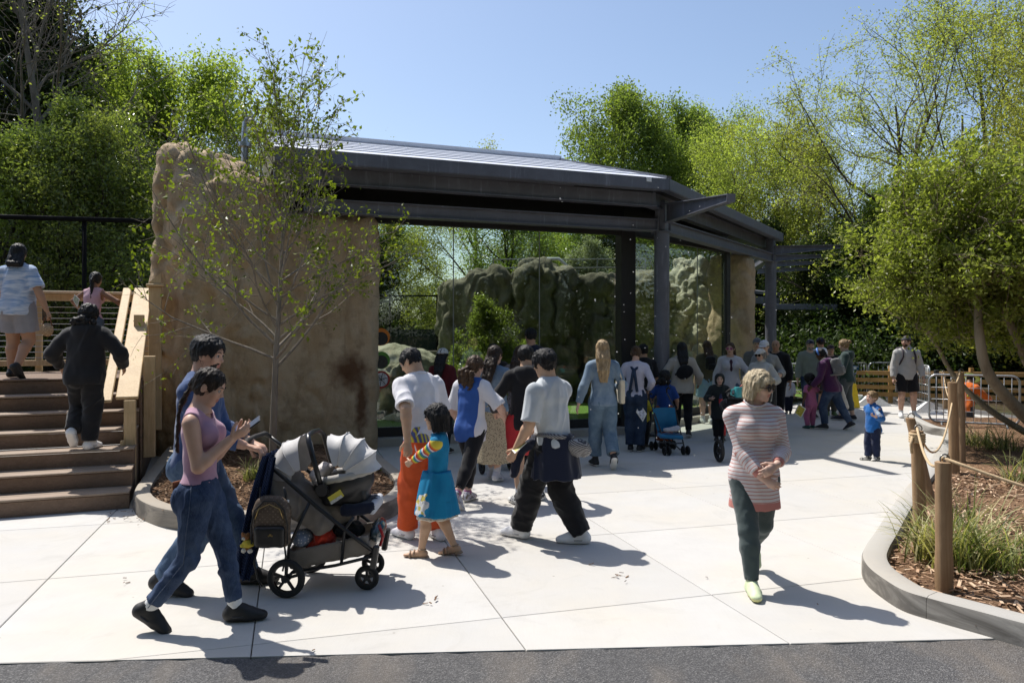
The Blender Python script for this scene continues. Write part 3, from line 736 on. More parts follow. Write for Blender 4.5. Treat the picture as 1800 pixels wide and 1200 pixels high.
# ---------------------------------------------------------------- viewing canopy
steelp = m_metal('charcoal painted steel', (.135, .142, .170), .50, .0, .35, .5)
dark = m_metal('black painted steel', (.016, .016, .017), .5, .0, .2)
roofm = m_metal('pale metal roof', (.62, .65, .72), .7, .0, .12, spec=.12)
can = thing('shade_canopy', 'charcoal steel canopy with pale metal roof over the viewing glass', 'canopy', (2.81, 14.2, 0))
def cpart(b, nm, mat=steelp, smooth=False):
    o = b.build(nm, mat, can, smooth); o.matrix_parent_inverse = Matrix.Translation((-2.81, -14.2, 0)); return o
FE = V(-.937, -.35, 0); FB = V(-.35, .937, 0)
C0 = V(2.8, 13.5, 4.68); L0 = C0 + FE * 6.72; R1 = V(1.02, 16.04, 5.6); R0 = L0 + FB * 3.0 + V(0, 0, .92)
C1 = V(7.3, 20.4, 4.63); R2 = V(6.0, 21.25, 5.1)
def strip(a, b, c, d, th, nm, mat):           # a panel a-b (outer edge), c-d (inner edge), thickness down
    m_ = MB(); t = V(0, 0, -th); m_.add([a, b, c, d, a + t, b + t, c + t, d + t], [(0, 1, 2, 3), (7, 6, 5, 4), (0, 4, 5, 1), (1, 5, 6, 2), (2, 6, 7, 3), (3, 7, 4, 0)]); return cpart(m_, nm, mat)
NP = 7
for k in range(NP):
    t0, t1 = k / NP, (k + 1) / NP - .004; lift = V(0, 0, .002 * (k % 2))
    strip(L0 + (R0 - L0) * t0 + lift, C0 + (R1 - C0) * t0 + lift, C0 + (R1 - C0) * t1 + lift, L0 + (R0 - L0) * t1 + lift, .03, 'roof_panel', roofm)
    m_ = MB(); m_.bar(L0 + (R0 - L0) * t1 + V(0, 0, .004), C0 + (R1 - C0) * t1 + V(0, 0, .004), .03, .016); cpart(m_, 'seam', roofm)
    strip(C0 + (R1 - C0) * t0 + lift, C1 + (R2 - C1) * t0 + lift, C1 + (R2 - C1) * t1 + lift, C0 + (R1 - C0) * t1 + lift, .03, 'roof_panel', roofm)
m_ = MB(); m_.bar(R0 + V(0, 0, .03), R1 + V(0, 0, .03), .14, .08); cpart(m_, 'ridge_cap', roofm)
m_ = MB(); m_.bar(R1, R2, .14, .06); cpart(m_, 'ridge_cap', roofm)
m_ = MB(); m_.bar(R1, C0 + V(0, 0, .02), .12, .05); cpart(m_, 'hip_cap', steelp)
strip(R0, R1, R1 + FB * 2.5 - V(0, 0, .8), R0 + FB * 2.5 - V(0, 0, .8), .03, 'roof_panel', roofm)
BE = nrm(V(4.5, 6.9, 0)); BN = V(BE[1], -BE[0], 0)          # along and outward of the right-hand edge
# fascia, purlins, beams
def beam(a, b, w_, h, nm, mat=steelp, lip=.0):
    m_ = MB(); m_.bar(a, b, w_, h, bev=.006)
    if lip:
        d = nrm(b - a); s, u = frame(d)
        for z in (h / 2, -h / 2): m_.bar(a + V(0, 0, z), b + V(0, 0, z), w_ + lip, .018)
    return cpart(m_, nm, mat)
beam(L0 + V(0, 0, -.105), C0 + V(0, 0, -.105), .035, .20, 'fascia')
beam(C0 + V(0, 0, -.105), C1 + V(0, 0, -.105), .035, .20, 'fascia')
beam(L0 + FB * .06 + V(0, 0, -.212), C0 + FB * .06 + V(0, 0, -.212), .15, .012, 'drip_edge')
beam(C0 - BN * .06 + V(0, 0, -.212), C1 - BN * .06 + V(0, 0, -.212), .15, .012, 'drip_edge')
q0, q1 = L0 + FB * .36, C0 + FB * .40 + FE * .05
beam(V(*q0[:2], 4.365), V(*q1[:2], 4.365), .09, .25, 'purlin', lip=.09)
q2, q3 = C0 - BN * .40 + BE * .1, C1 - BN * .40 - BE * .1
beam(V(*q2[:2], 4.36), V(*q3[:2], 4.33), .09, .25, 'purlin', lip=.09)
K1, K2 = V(2.81, 14.2, 0), V(6.84, 20.0, 0); BL = K1 + FE * 6.5
beam(V(*(BL)[:2], 3.935), V(*(K1 + FE * .12)[:2], 3.935), .10, .20, 'beam', lip=.12)
beam(V(*(K1 + BE * .14)[:2], 3.93), V(*(K2 - BE * .1)[:2], 3.92), .10, .20, 'beam', lip=.12)
# soffit under the roof and the dark bulkhead over the glass
GS, GP, GE = V(-2.25, 13.0, 0), V(2.11, 14.57, 0), V(5.0, 17.7, 0); GD = nrm(GP - GS); GD2 = nrm(GE - V(2.3, 14.65, 0))
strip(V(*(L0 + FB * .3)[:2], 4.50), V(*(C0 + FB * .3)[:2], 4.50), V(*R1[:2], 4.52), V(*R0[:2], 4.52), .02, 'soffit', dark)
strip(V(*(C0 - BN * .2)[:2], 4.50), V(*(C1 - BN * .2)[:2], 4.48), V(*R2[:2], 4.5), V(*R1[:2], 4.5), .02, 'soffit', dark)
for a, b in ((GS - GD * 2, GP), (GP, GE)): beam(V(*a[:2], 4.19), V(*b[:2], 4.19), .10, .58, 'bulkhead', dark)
def column(p, r, h, nm='column'):
    m_ = MB(); m_.tube([p, p + V(0, 0, h)], r, 24); m_.tube([p + V(0, 0, .012), p + V(0, 0, .05)], r + .09, 24); m_.tube([p + V(0, 0, h - .02), p + V(0, 0, h)], r + .03, 24); return cpart(m_, nm, steelp, 'auto')
column(K1, .142, 3.83); column(K2, .142, 3.82)
for p in (K1, K2):
    m_ = MB(); m_.box(p + V(0, 0, 4.12), (.2, .2, .56), [BE, BN, ZU], .01); cpart(m_, 'stub_post')
for d_, nn_ in ((FE, FB), (BE, BN)):                # bolted end plates at the corner column
    m_ = MB(); c_ = K1 + d_ * .15; m_.box(V(c_[0], c_[1], 3.95), (.016, .24, .30), [d_, np.cross(ZU, d_), ZU]); cpart(m_, 'end_plate')
    for y in (-.085, .085):
        for z in (-.1, 0, .1):
            m_ = MB(); e_ = c_ + np.cross(ZU, d_) * y; m_.cyl(V(e_[0], e_[1], 3.95 + z) - d_ * .02, V(e_[0], e_[1], 3.95 + z) + d_ * .02, .014, 6); cpart(m_, 'bolt')
def outrigger(a, b, h0, h1, w_=.12):            # tapered I beam
    m_ = MB(); d = nrm(b - a); s, u = frame(d)
    for z, w2, t in ((0, w_, .016), (-1, w_, .016)):
        pa = a + V(0, 0, z * h0); pb = b + V(0, 0, z * h1)
        m_.loft([[pa + s * w2 / 2, pa - s * w2 / 2, pa - s * w2 / 2 - V(0, 0, t), pa + s * w2 / 2 - V(0, 0, t)], [pb + s * w2 / 2, pb - s * w2 / 2, pb - s * w2 / 2 - V(0, 0, t), pb + s * w2 / 2 - V(0, 0, t)]])
    pa, pb = a, b; e = .006
    m_.loft([[pa + s * e, pa - s * e, pa - s * e - V(0, 0, h0), pa + s * e - V(0, 0, h0)], [pb + s * e, pb - s * e, pb - s * e - V(0, 0, h1), pb + s * e - V(0, 0, h1)]])
    m_.box((pb * 2 - V(0, 0, h1)) / 2, (.012, w_, h1 + .01), [d, s, u])
    return cpart(m_, 'outrigger_beam')
outrigger(V(2.88, 14.08, 4.33), V(3.46, 11.95, 4.12), .34, .11, .15)
outrigger(V(6.9, 19.9, 4.23), V(8.55, 19.6, 4.22), .22, .07)
for k, (y, x1) in enumerate(((22.0, 8.9), (24.0, 9.45), (26.2, 10.2))):
    outrigger(V(7.4 + k * .55, y, 4.22), V(x1, y - .2, 4.2), .2, .07)
column(V(7.55, 24.0, 0), .14, 3.7); 
beam(V(*K2[:2], 4.02), V(7.55, 24, 4.0), .10, .24, 'beam', lip=.1)
beam(V(*K2[:2], 4.1), V(5.6, 21.3, 4.0), .08, .2, 'beam')
# roof label plate on the fascia
m_ = MB(); m_.box(C0 + FE * .42 - FB * .024 + V(0, 0, -.05), (.10, .004, .075), [FE, FB, ZU]); cpart(m_, 'maker_plate', plain('white plate', (.75, .76, .76), .5))
m_ = MB(); m_.tube([V(-4.45, 12.6, 4.4), V(-4.45, 12.6, 5.25), V(-4.43, 12.6, 5.45), V(-4.33, 12.6, 5.52)], .055, 12); m_.tube([V(-4.45, 12.6, 5.02), V(-4.45, 12.6, 5.09)], .11, 12)
tag(m_.build('vent_pipe', m_metal('galvanised pipe', (.42, .44, .46), .35, .8), None, 'auto'), 'silver vent pipe standing above the tan rock wall', 'pipe')
# lower canopy further on
c2 = thing('shade_canopy', 'lower dark canopy farther along behind the steel columns', 'canopy', (8, 27, 0))
def c2p(b, nm, mat=steelp):
    o = b.build(nm, mat, c2, 'auto'); o.matrix_parent_inverse = Matrix.Translation((-8, -27, 0))
b = MB(); b.add([(6.6, 25.5, 3.55), (9.4, 26.5, 3.35), (9.6, 30, 3.7), (6.4, 30, 3.9), (6.6, 25.5, 3.45), (9.4, 26.5, 3.25), (9.6, 30, 3.6), (6.4, 30, 3.8)], [(0, 1, 2, 3), (7, 6, 5, 4), (0, 4, 5, 1), (1, 5, 6, 2), (2, 6, 7, 3), (3, 7, 4, 0)]); c2p(b, 'roof', steelp)
b = MB(); b.bar(V(6.6, 25.5, 3.2), V(9.3, 26.4, 3.05), .1, .25); c2p(b, 'beam')
b = MB(); b.bar(V(8.6, 25.9, 2.85), V(11.0, 25.6, 2.82), .14, .20, bev=.02); c2p(b, 'outrigger_beam')
b = MB(); b.tube([V(9.0, 26.3, 0), V(9.0, 26.3, 3.1)], .12, 16); c2p(b, 'column')

# ---------------------------------------------------------------- glass walls
gw = thing('glass_wall', 'wide glass viewing wall with black sill and corner post', 'glass wall', (0, 0, 0))
glass = m_glass()
GN = V(-GD[1], GD[0], 0); GN2 = V(-GD2[1], GD2[0], 0)
def pane(a, b, n):
    m_ = MB(); m_.bar(V(*a[:2], 2.06), V(*b[:2], 2.06), .02, 3.52); m_.build('pane', glass, gw)
tt = [-.35, 1.285, 2.93, 4.48]
for a, b in zip(tt[:-1], tt[1:]): pane(GS + GD * (a + .008), GS + GD * (b - .008), GN)
G2 = V(2.3, 14.65, 0)
for a, b in ((.06, 2.68), (2.70, 3.98)): pane(G2 + GD2 * a, G2 + GD2 * b, GN2)
joint = plain('silicone joint', (.22, .23, .23), .4)
for t in tt[1:3]:
    m_ = MB(); p = GS + GD * t; m_.bar(V(*p[:2], .3), V(*p[:2], 3.82), .018, .024); m_.build('joint', joint, gw)
p = G2 + GD2 * 2.69; m_ = MB(); m_.bar(V(*p[:2], .3), V(*p[:2], 3.82), .016, .022); m_.build('joint', joint, gw)
curbm = m_concrete('curb concrete', (.44, .42, .38), (.42, .37, .31))
for a, b in ((GS - GD * .35, GP), (G2, GE)):
    d = nrm(b - a); n = V(-d[1], d[0], 0)
    m_ = MB(); m_.bar(V(*(a)[:2], .065), V(*(b)[:2], .065), .42, .155, bev=.012); m_.build('curb', curbm, gw)
    m_ = MB(); m_.bar(V(*(a + n * .03)[:2], .225), V(*(b + n * .03)[:2], .225), .09, .16, bev=.006); m_.build('sill', dark, gw)
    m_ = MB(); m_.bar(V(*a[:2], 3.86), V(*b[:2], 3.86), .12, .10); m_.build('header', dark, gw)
m_ = MB(); m_.box(V(2.2, 14.66, 1.95), (.31, .26, 3.9), [GD, GN, ZU], .01); m_.build('corner_post', dark, gw)
m_ = MB(); m_.box(V(5.02, 17.75, 1.95), (.2, .14, 3.9), [GD2, GN2, ZU], .01); m_.build('end_post', dark, gw)
# round discs stuck on the glass at the left end
for k, (py, c0, c1, lab) in enumerate(((592, (.75, .22, .02), (.02, .02, .02), 'round orange and black disc sticker, top of the three on the glass'), (633, (.10, .30, .03), (.025, .03, .025), 'round green and black disc sticker, middle of the three on the glass'), (667, (.45, .03, .02), (.62, .62, .62), 'round red rimmed white disc sticker, bottom of the three on the glass'))):
    t = thing('glass_sticker', lab, 'sticker', (0, 0, 0), group='round stickers on the glass')
    c = GS + GD * .0 - GN * .016; z = HC - (py - HZ) * c[1] / F; c = V(c[0], c[1], z)
    ring = lambda r, dy: [c - GN * dy + GD * r * math.cos(a) + V(0, 0, r * math.sin(a)) for a in np.linspace(0, 6.2832, 33)[:-1]]
    b = MB(); b.loft([ring(.15, -.002), ring(.15, .002)]); b.build('disc', plain('sticker %d' % k, c0, .4, var=.05), t)
    b = MB()
    if k < 2: b.loft([[p - V(0, 0, .03) for p in ring(.115, .0025)], [p - V(0, 0, .03) for p in ring(.115, .004)]])
    else: b.loft([ring(.118, .0025), ring(.118, .004)])
    b.build('picture', plain('sticker picture %d' % k, c1, .4, var=.5, sc_=22), t)
    if k == 2:
        b = MB()
        for a in (.3, 1.4, 2.3): b.bar(c - GN * .005 + (GD * math.cos(a) + ZU * math.sin(a)) * .11, c - GN * .005 - (GD * math.cos(a) + ZU * math.sin(a)) * .11, .01, .003, up=GN)
        b.build('lines', plain('sticker ink', (.03, .03, .03), .5), t)
# small framed notice on the glass
fs = thing('notice_sign', 'small black framed notice on the glass beside the corner post', 'sign', (0, 0, 0))
c = G2 + GD2 * .42 - GN2 * .03; c = V(c[0], c[1], HC - (624 - HZ) * c[1] / F)
b = MB(); b.box(c, (.23, .022, .20), [GD2, GN2, ZU], .004); b.build('frame', dark, fs)
b = MB(); b.box(c - GN2 * .013, (.12, .004, .12), [GD2, GN2, ZU]); b.build('panel', plain('notice paper', (.42, .45, .42), .5, var=.3, sc_=40), fs)
# bird-safe dots and drifting fluff
g_ = np.random.default_rng(5); b = MB()
for _ in range(85):
    px, py = (g_.normal(1150, 75), g_.normal(560, 115)) if g_.random() < .8 else (g_.uniform(980, 1400), g_.uniform(320, 830))
    Y = g_.uniform(8.5, 12.5); p = P(np.clip(px, 985, 1420), np.clip(py, 330, 850), Y)
    b.sphere(p, g_.uniform(.004, .0095) * V(1, .7, g_.uniform(.6, 1.2)), 6, 4)
tag(b.build('drifting_fluff', plain('white fluff', (.78, .78, .76), .9)), kind='stuff')
# ---------------------------------------------------------------- fences, posts and ropes
lw = m_wood('weathered round post', (.27, .165, .085), (.40, .27, .155), (22, 22, 1.6), .75)
rope = plain('hemp rope', (.50, .37, .22), .9, var=.25, sc_=90, bump=.4)
def round_post(base, top, r, label, seed):
    t = thing('rope_post', label, 'post', base, group='round timber posts of the rope fence')
    base = np.asarray(base, float); d = np.asarray(top, float) - base; b = MB(); g = np.random.default_rng(seed); n = 16
    rings = []
    for i in range(9):
        f = i / 8; rr = r * (1.04 - .08 * f) * (1 + .03 * g.normal()); rings.append([d * f + rr * V(math.cos(a) * (1 + .02 * g.normal()), math.sin(a) * (1 + .02 * g.normal()), 0) for a in np.linspace(0, 6.283, n + 1)[:-1]])
    rings.append([d * 1.004 + .8 * r * V(math.cos(a), math.sin(a), 0) for a in np.linspace(0, 6.283, n + 1)[:-1]])
    b.loft(rings); b.build('log', lw, t, 'auto')
    e = MB(); e.tube([d + V(r * .2 + .035 * math.cos(a), .0, .022 + .035 * math.sin(a)) for a in np.linspace(0, 6.283, 13)[:-1]], .006, 6, closed=True, up=(0, 1, 0)); e.build('eye_bolt', m_metal('eye bolt', (.25, .24, .22), .4, .8), t, True)
    return base + d
px_posts = [((1660, 1045), (1658, 812), .057, 'nearest thick rope post, upright behind the kerb in long grass'), ((1618, 940), (1612, 757), .057, 'upright rope post just behind the nearest one, knotted rope at its top'),
            ((1640, 895), (1600, 735), .050, 'slim rope post leaning left behind the knotted post'), ((1678, 838), (1674, 672), .060, 'tall upright rope post at the bend of the kerb'), ((1690, 815), (1688, 655), .055, 'leaning rope post close behind the tall post at the bend'), ((1662, 718), (1658, 655), .055, 'small distant rope post near the grey barriers')]
tops = []
for k, (b_, t_, r, lab) in enumerate(px_posts):
    base = G(*b_, .03); Yt = base[1] * (1.0 if k not in (2, 4) else 1.02); tops.append(round_post(base, P(*t_, Yt), r, lab, k))
def rope_run(pts, sag, label):
    out = []
    for a, b in zip(pts[:-1], pts[1:]):
        for t in np.linspace(0, 1, 14, endpoint=False): out.append(a + (b - a) * t - V(0, 0, sag * np.linalg.norm(b - a) * 4 * t * (1 - t)))
    out.append(pts[-1]); b = MB(); n = len(out)
    b.tube(out, .0115, 7); o = b.build('rope', rope, None, True); tag(o, label, 'rope', 'ropes strung between the timber posts'); return o
up = V(0, 0, .03)
rope_run([tops[0] + up, V(4.6, 4.2, .62)], .03, 'thick hemp rope running right from the nearest post out of the picture')
rope_run([tops[0] + up, tops[1] + up], .10, 'hemp rope dipping between the two nearest posts')
rope_run([tops[1] + up, tops[3] + V(0, 0, -.25)], .12, 'hemp rope sagging from the knotted post to the post at the bend')
rope_run([tops[3] + V(0, 0, .02), tops[4] + up, tops[5] + up, P(1600, 648, 18.5)], .06, 'hemp rope over the far posts toward the barriers')
b = MB()
for k in range(4): b.tube([tops[1] + V(.06 * math.cos(a), .062 * math.sin(a), -.03 - .022 * k) for a in np.linspace(0, 6.283, 15)[:-1]], .014, 6, closed=True)
b.tube([tops[1] + V(-.06, -.03, -.05), tops[1] + V(-.09, -.06, -.12), tops[1] + V(-.08, -.06, -.2)], .013, 6)
tag(b.build('rope_knot', rope, None, True), 'knot of hemp rope wound round the second post', 'rope')
# pipe barricades
galv = m_metal('galvanised barrier', (.50, .52, .54), .38, .65, .2)
def barricade(a, b, label, sign=None, h=1.08):
    a, b = np.asarray(a, float), np.asarray(b, float); L = np.linalg.norm(b - a); d = nrm(b - a)
    t = thing('crowd_barrier', label, 'barrier', a, math.atan2(d[1], d[0]), group='grey tubular crowd barriers')
    m_ = MB(); z0, z1, r = .12, h, .14; pl = []
    for cx, cz, s in ((r, z1 - r, 90), (L - r, z1 - r, 0), (L - r, z0 + r, -90), (r, z0 + r, -180)):
        for k in range(6):
            an = R(s + 90 - 18 * k); pl.append(V(cx + r * math.cos(an), 0, cz + r * math.sin(an)))
    m_.tube(pl, .021, 8, closed=True, up=(0, 1, 0)); m_.build('frame', galv, t, True)
    n = int(L / .125)
    for k in range(1, n):
        q = MB(); q.tube([V(k * L / n, 0, z0), V(k * L / n, 0, z1)], .007, 6); q.build('bar', galv, t, True)
    for z in (.34, .58, .82):
        q = MB(); q.tube([V(.01, .012, z), V(L - .01, .012, z)], .007, 6); q.build('cross_wire', galv, t, True)
    for x in (.22, L - .22):
        q = MB(); q.tube([V(x, -.28, .015), V(x, -.22, .03), V(x, 0, .13), V(x, .22, .03), V(x, .28, .015)], .017, 8); q.build('foot', galv, t, True)
    if sign:
        q = MB(); q.box(V(L * sign[1], -.03, .88), (.36, .012, .27), bev=.004); sg = q.build('sign_panel', plain(*sign[0]), t)
        if len(sign) > 2:
            for z, w2, hh in ((.975, .30, .02), (.93, .12, .05), (.86, .26, .018), (.825, .22, .018), (.79, .26, .014)):
                q = MB(); q.box(V(L * sign[1], -.039, z), (w2, .003, hh)); q.build('print', plain('sign print', (.70, .74, .78), .5), sg)
B_ = lambda px, py: G(px, py, 0)
barricade(B_(1385, 706), B_(1458, 706), 'grey crowd barrier behind the people in navy caps')
barricade(B_(1462, 706), B_(1524, 702), 'grey crowd barrier carrying the blue notice panel', (('blue notice', (.015, .10, .22), .5), .62, 1))
barricade(B_(1527, 702), B_(1586, 702), 'grey crowd barrier behind the man in the pale fleece')
barricade(B_(1590, 704), B_(1634, 716), 'grey crowd barrier turned toward the rope fence, pale grey sign on it', (('grey notice', (.36, .40, .43), .5), .35))
barricade(V(10.1, 14.8, 0), V(11.6, 14.0, 0), 'grey crowd barrier in the mulch by the leaning trunk', (('dull notice', (.16, .17, .18), .5), .3))
barricade(V(8.6, 15.6, 0), V(10.0, 14.9, 0), 'grey crowd barrier in the mulch beside the square timber post')
wf_ = plain('white foot', (.72, .72, .70), .6)
for px, py, s, lab in ((1532, 713, .5, 'white concrete wedge foot left of the toddler in blue'), (1632, 725, .42, 'white concrete wedge foot beside the black stanchion')):
    p = G(px, py, 0); b = MB(); b.loft([[p + V(x * s, y * s * .55, 0) for x, y in ((-1, -.5), (1, -.5), (1, .5), (-1, .5))], [p + V(x * s * .12, y * s * .1, s * .62) for x, y in ((-1, -1), (1, -1), (1, 1), (-1, 1))]]); tag(b.build('barrier_foot', wf_), lab, 'barrier foot', 'white wedge feet')
# yellow floor sign, paint can, stanchion
p = G(1497, 716, 0); t = thing('floor_sign', 'yellow folding floor sign behind the woman in the green hoodie', 'floor sign', p)
for s in (-1, 1):
    b = MB(); b.add([(-.15, s * .16, 0), (.15, s * .16, 0), (.11, s * .02, .62), (-.11, s * .02, .62), (-.15, s * .15, 0), (.15, s * .15, 0), (.11, s * .008, .62), (-.11, s * .008, .62)], [(0, 1, 2, 3), (7, 6, 5, 4), (0, 4, 5, 1), (1, 5, 6, 2), (2, 6, 7, 3), (3, 7, 4, 0)]); b.build('panel', plain('yellow plastic', (.75, .52, .02), .4), t)
p = G(1507, 712, 0); t = thing('paint_can', 'pale green can with a white lid beside the yellow sign', 'can', p)
b = MB(); b.cyl(V(0, 0, 0), V(0, 0, .26), .13, 20); b.build('can', plain('pale green tin', (.33, .42, .36), .4), t, 'auto')
b = MB(); b.cyl(V(0, 0, .26), V(0, 0, .285), .135, 20); b.build('lid', wf_, t, 'auto')
p = G(1646, 728, 0); t = thing('stanchion', 'black stanchion post in a clear weighted base near the far ropes', 'stanchion', p)
b = MB(); b.tube([V(0, 0, .05), V(0, 0, 1.05)], .028, 10); b.box(V(0, 0, .98), (.09, .09, .16), bev=.01); b.build('pole', dark, t, 'auto')
b = MB(); b.cyl(V(0, 0, 0), V(0, 0, .06), .17, 20, .12); b.build('base', plain('pale base', (.42, .46, .50), .3), t, 'auto')
# square timber post and orange timber fence in the work area
p = V(9.55, 13.6, 0); t = thing('timber_post', 'square weathered timber post in the mulch beside the worker', 'post', p)
b = MB(); b.box(V(0, 0, .62), (.22, .2, 1.3), bev=.01); b.build('post', m_wood('grey timber', (.33, .28, .22), (.45, .39, .31)), t)
t = thing('board_fence', 'low orange brown board fence beyond the barriers', 'fence', (0, 0, 0))
for k in range(4):
    b = MB(); b.bar(V(9.2, 22.6, .18 + k * .2), V(13.6, 18.6, .30 + k * .2), .04, .12, bev=.004); b.build('board', m_wood('orange timber', (.36, .20, .06), (.50, .30, .11), (3, 40, 40)), t)
for k in range(4):
    a = V(9.2, 22.6, 0) + (V(13.6, 18.6, 0) - V(9.2, 22.6, 0)) * (k / 3); b = MB(); b.box(a + V(0, .06, .5), (.09, .09, 1.05)); b.build('post', m_wood('orange timber', (.36, .20, .06), (.50, .30, .11), (3, 40, 40)), t)
# tall dark mesh fence on the left with its top rail
t = thing('mesh_fence', 'tall dark exclusion fence with a black top rail behind the deck', 'fence', (0, 0, 0))
a, b2 = P(-330, 371, 16.5), P(300, 390, 17.0); dk = m_metal('fence black', (.010, .010, .011), .9, spec=.08)
m_ = MB(); m_.tube([a, b2], .055, 10); m_.build('top_rail', dk, t, True)
for k in range(5):
    p = a + (b2 - a) * k / 4; m_ = MB(); m_.tube([V(p[0], p[1] + .05, 0), V(p[0], p[1] + .05, p[2] + .02)], .05, 8); m_.build('post', dk, t, True)
m_ = MB(); d = b2 - a
for k in range(70): p = a + d * k / 69; m_.tube([V(p[0], p[1], .1), V(p[0], p[1], p[2])], .002, 3, cap=False)
for k in range(40): m_.tube([V(a[0], a[1], a[2] * k / 40 + .1), V(b2[0], b2[1], b2[2] * k / 40 + .1)], .002, 3, cap=False)
o = m_.build('wire_mesh', dk, t); o['kind'] = 'stuff'
# screened fence at the back of the exhibit and the pipe rail on the cliff
t = thing('screen_fence', 'dark screened fence at the back of the exhibit left of the cliff', 'fence', (0, 0, 0))
scm = plain('green black screen', (.012, .018, .017), .9)
a, b2 = V(-9.5, 27, 0), V(-1.0, 27.5, 0); Ln = b2 - a
m_ = MB(); m_.bar(V(*a[:2], 1.05), V(*b2[:2], 1.05), .03, 2.1); m_.build('screen', scm, t)
m_ = MB(); m_.bar(V(*a[:2], 3.3), V(*b2[:2], 3.3), .06, .06); m_.build('top_rail', dk, t)
for k in range(6): p = a + Ln * k / 5; m_ = MB(); m_.tube([V(p[0], p[1] - .06, 0), V(p[0], p[1] - .06, 3.35)], .04, 8); m_.build('post', dk, t)
t = thing('low_wall', 'low grey concrete wall at the back of the exhibit lawn', 'wall', (0, 0, 0))
m_ = MB(); m_.bar(V(-6, 23.5, .75), V(-1.4, 23.6, .75), .2, 1.3, bev=.02); m_.build('wall_panel', m_concrete('weathered wall concrete', (.17, .16, .13), (.14, .12, .09)), t)
t = thing('pipe_railing', 'thin grey pipe railing along the top of the exhibit cliff', 'railing', (0, 0, 0))
gp = m_metal('grey pipe', (.25, .26, .24), .5, .3)
for x0, x1, z0, z1 in ((-.5, .9, 3.72, 3.95), (1.0, 3.6, 3.72, 3.95)):
    for z in (z0, z1): m_ = MB(); m_.tube([V(x0, 20.4, z - .03), V(x1, 20.4, z)], .018, 6); m_.build('rail', gp, t)
    for x in np.linspace(x0, x1, 3): m_ = MB(); m_.tube([V(x, 20.4, 3.2), V(x, 20.4, z1)], .018, 6); m_.build('post', gp, t)
m_ = MB(); m_.tube([V(.72, 20.2, 3.3), V(.74, 20.2, 3.85), V(.85, 20.2, 3.92), V(1.25, 20.2, 3.92), V(1.45, 20.2, 3.75), V(1.55, 20.2, 3.5)], .045, 8)
tag(m_.build('bent_pipe', plain('white pipe', (.6, .6, .58), .4), None, True), 'white bent pipe on the cliff top behind the glass', 'pipe')
# ---------------------------------------------------------------- trees and plants
def tubes_np(branches, sides):
    """many tapered tubes at once -> verts, quads"""
    vs_, fs_, base = [], [], 0
    for pts, rad, k in branches:
        m = len(pts); d = np.gradient(pts, axis=0); d /= np.linalg.norm(d, axis=1)[:, None] + 1e-9
        ref = V(.31, .52, .79) if abs(d[0] @ V(.31, .52, .79)) < .9 else V(1, 0, 0)
        s = np.cross(d, ref); s /= np.linalg.norm(s, axis=1)[:, None] + 1e-9; u = np.cross(s, d)
        a = np.arange(k) * 2 * math.pi / k
        v = pts[:, None] + rad[:, None, None] * (s[:, None] * np.cos(a)[None, :, None] + u[:, None] * np.sin(a)[None, :, None])
        i, j = np.meshgrid(np.arange(m - 1), np.arange(k), indexing='ij'); j2 = (j + 1) % k
        fs_.append(base + np.stack([i * k + j, i * k + j2, (i + 1) * k + j2, (i + 1) * k + j], -1).reshape(-1, 4)); vs_.append(v.reshape(-1, 3)); base += m * k
    return np.concatenate(vs_), np.concatenate(fs_)
def branch(g, p, d, L, r0, r1, n, wob, trop, tz=1.0):
    pts = [np.array(p, float)]; d = nrm(d)
    for i in range(n):
        d = nrm(d + g.normal(0, wob, 3) + V(0, 0, trop * tz) * (i / n)); pts.append(pts[-1] + d * L / n)
    return np.array(pts), np.linspace(r0, r1, n + 1), d
def along(pts, t):
    x = t * (len(pts) - 1); i = min(int(x), len(pts) - 2); return pts[i] + (pts[i + 1] - pts[i]) * (x - i), nrm(pts[i + 1] - pts[i])
def leaves_np(g, pos, per, spread, size, aspect=.5, up=.5, droop=0.0):
    n = len(pos) * per; c = np.repeat(pos, per, 0) + g.normal(0, 1, (n, 3)) * spread
    a = g.normal(size=(n, 3)); a[:, 2] -= droop; a /= np.linalg.norm(a, axis=1)[:, None]
    nn = g.normal(size=(n, 3)) * (1 - up); nn[:, 2] += up + .15; b = np.cross(nn, a); b /= np.linalg.norm(b, axis=1)[:, None] + 1e-9; w = np.cross(a, b)
    s = size * g.uniform(.6, 1.35, n)[:, None]; h = s * aspect / 2
    v = np.stack([c - a * s * .5, c + b * h + w * h * .35, c + a * s * .5, c - b * h + w * h * .35], 1).reshape(-1, 3)
    cl = np.repeat(np.clip(g.normal(.5, .30, len(pos)), 0, 1), per); return v, np.arange(n * 4).reshape(-1, 4), np.clip(.62 * cl + .38 * g.uniform(0, 1, n), 0, 1)
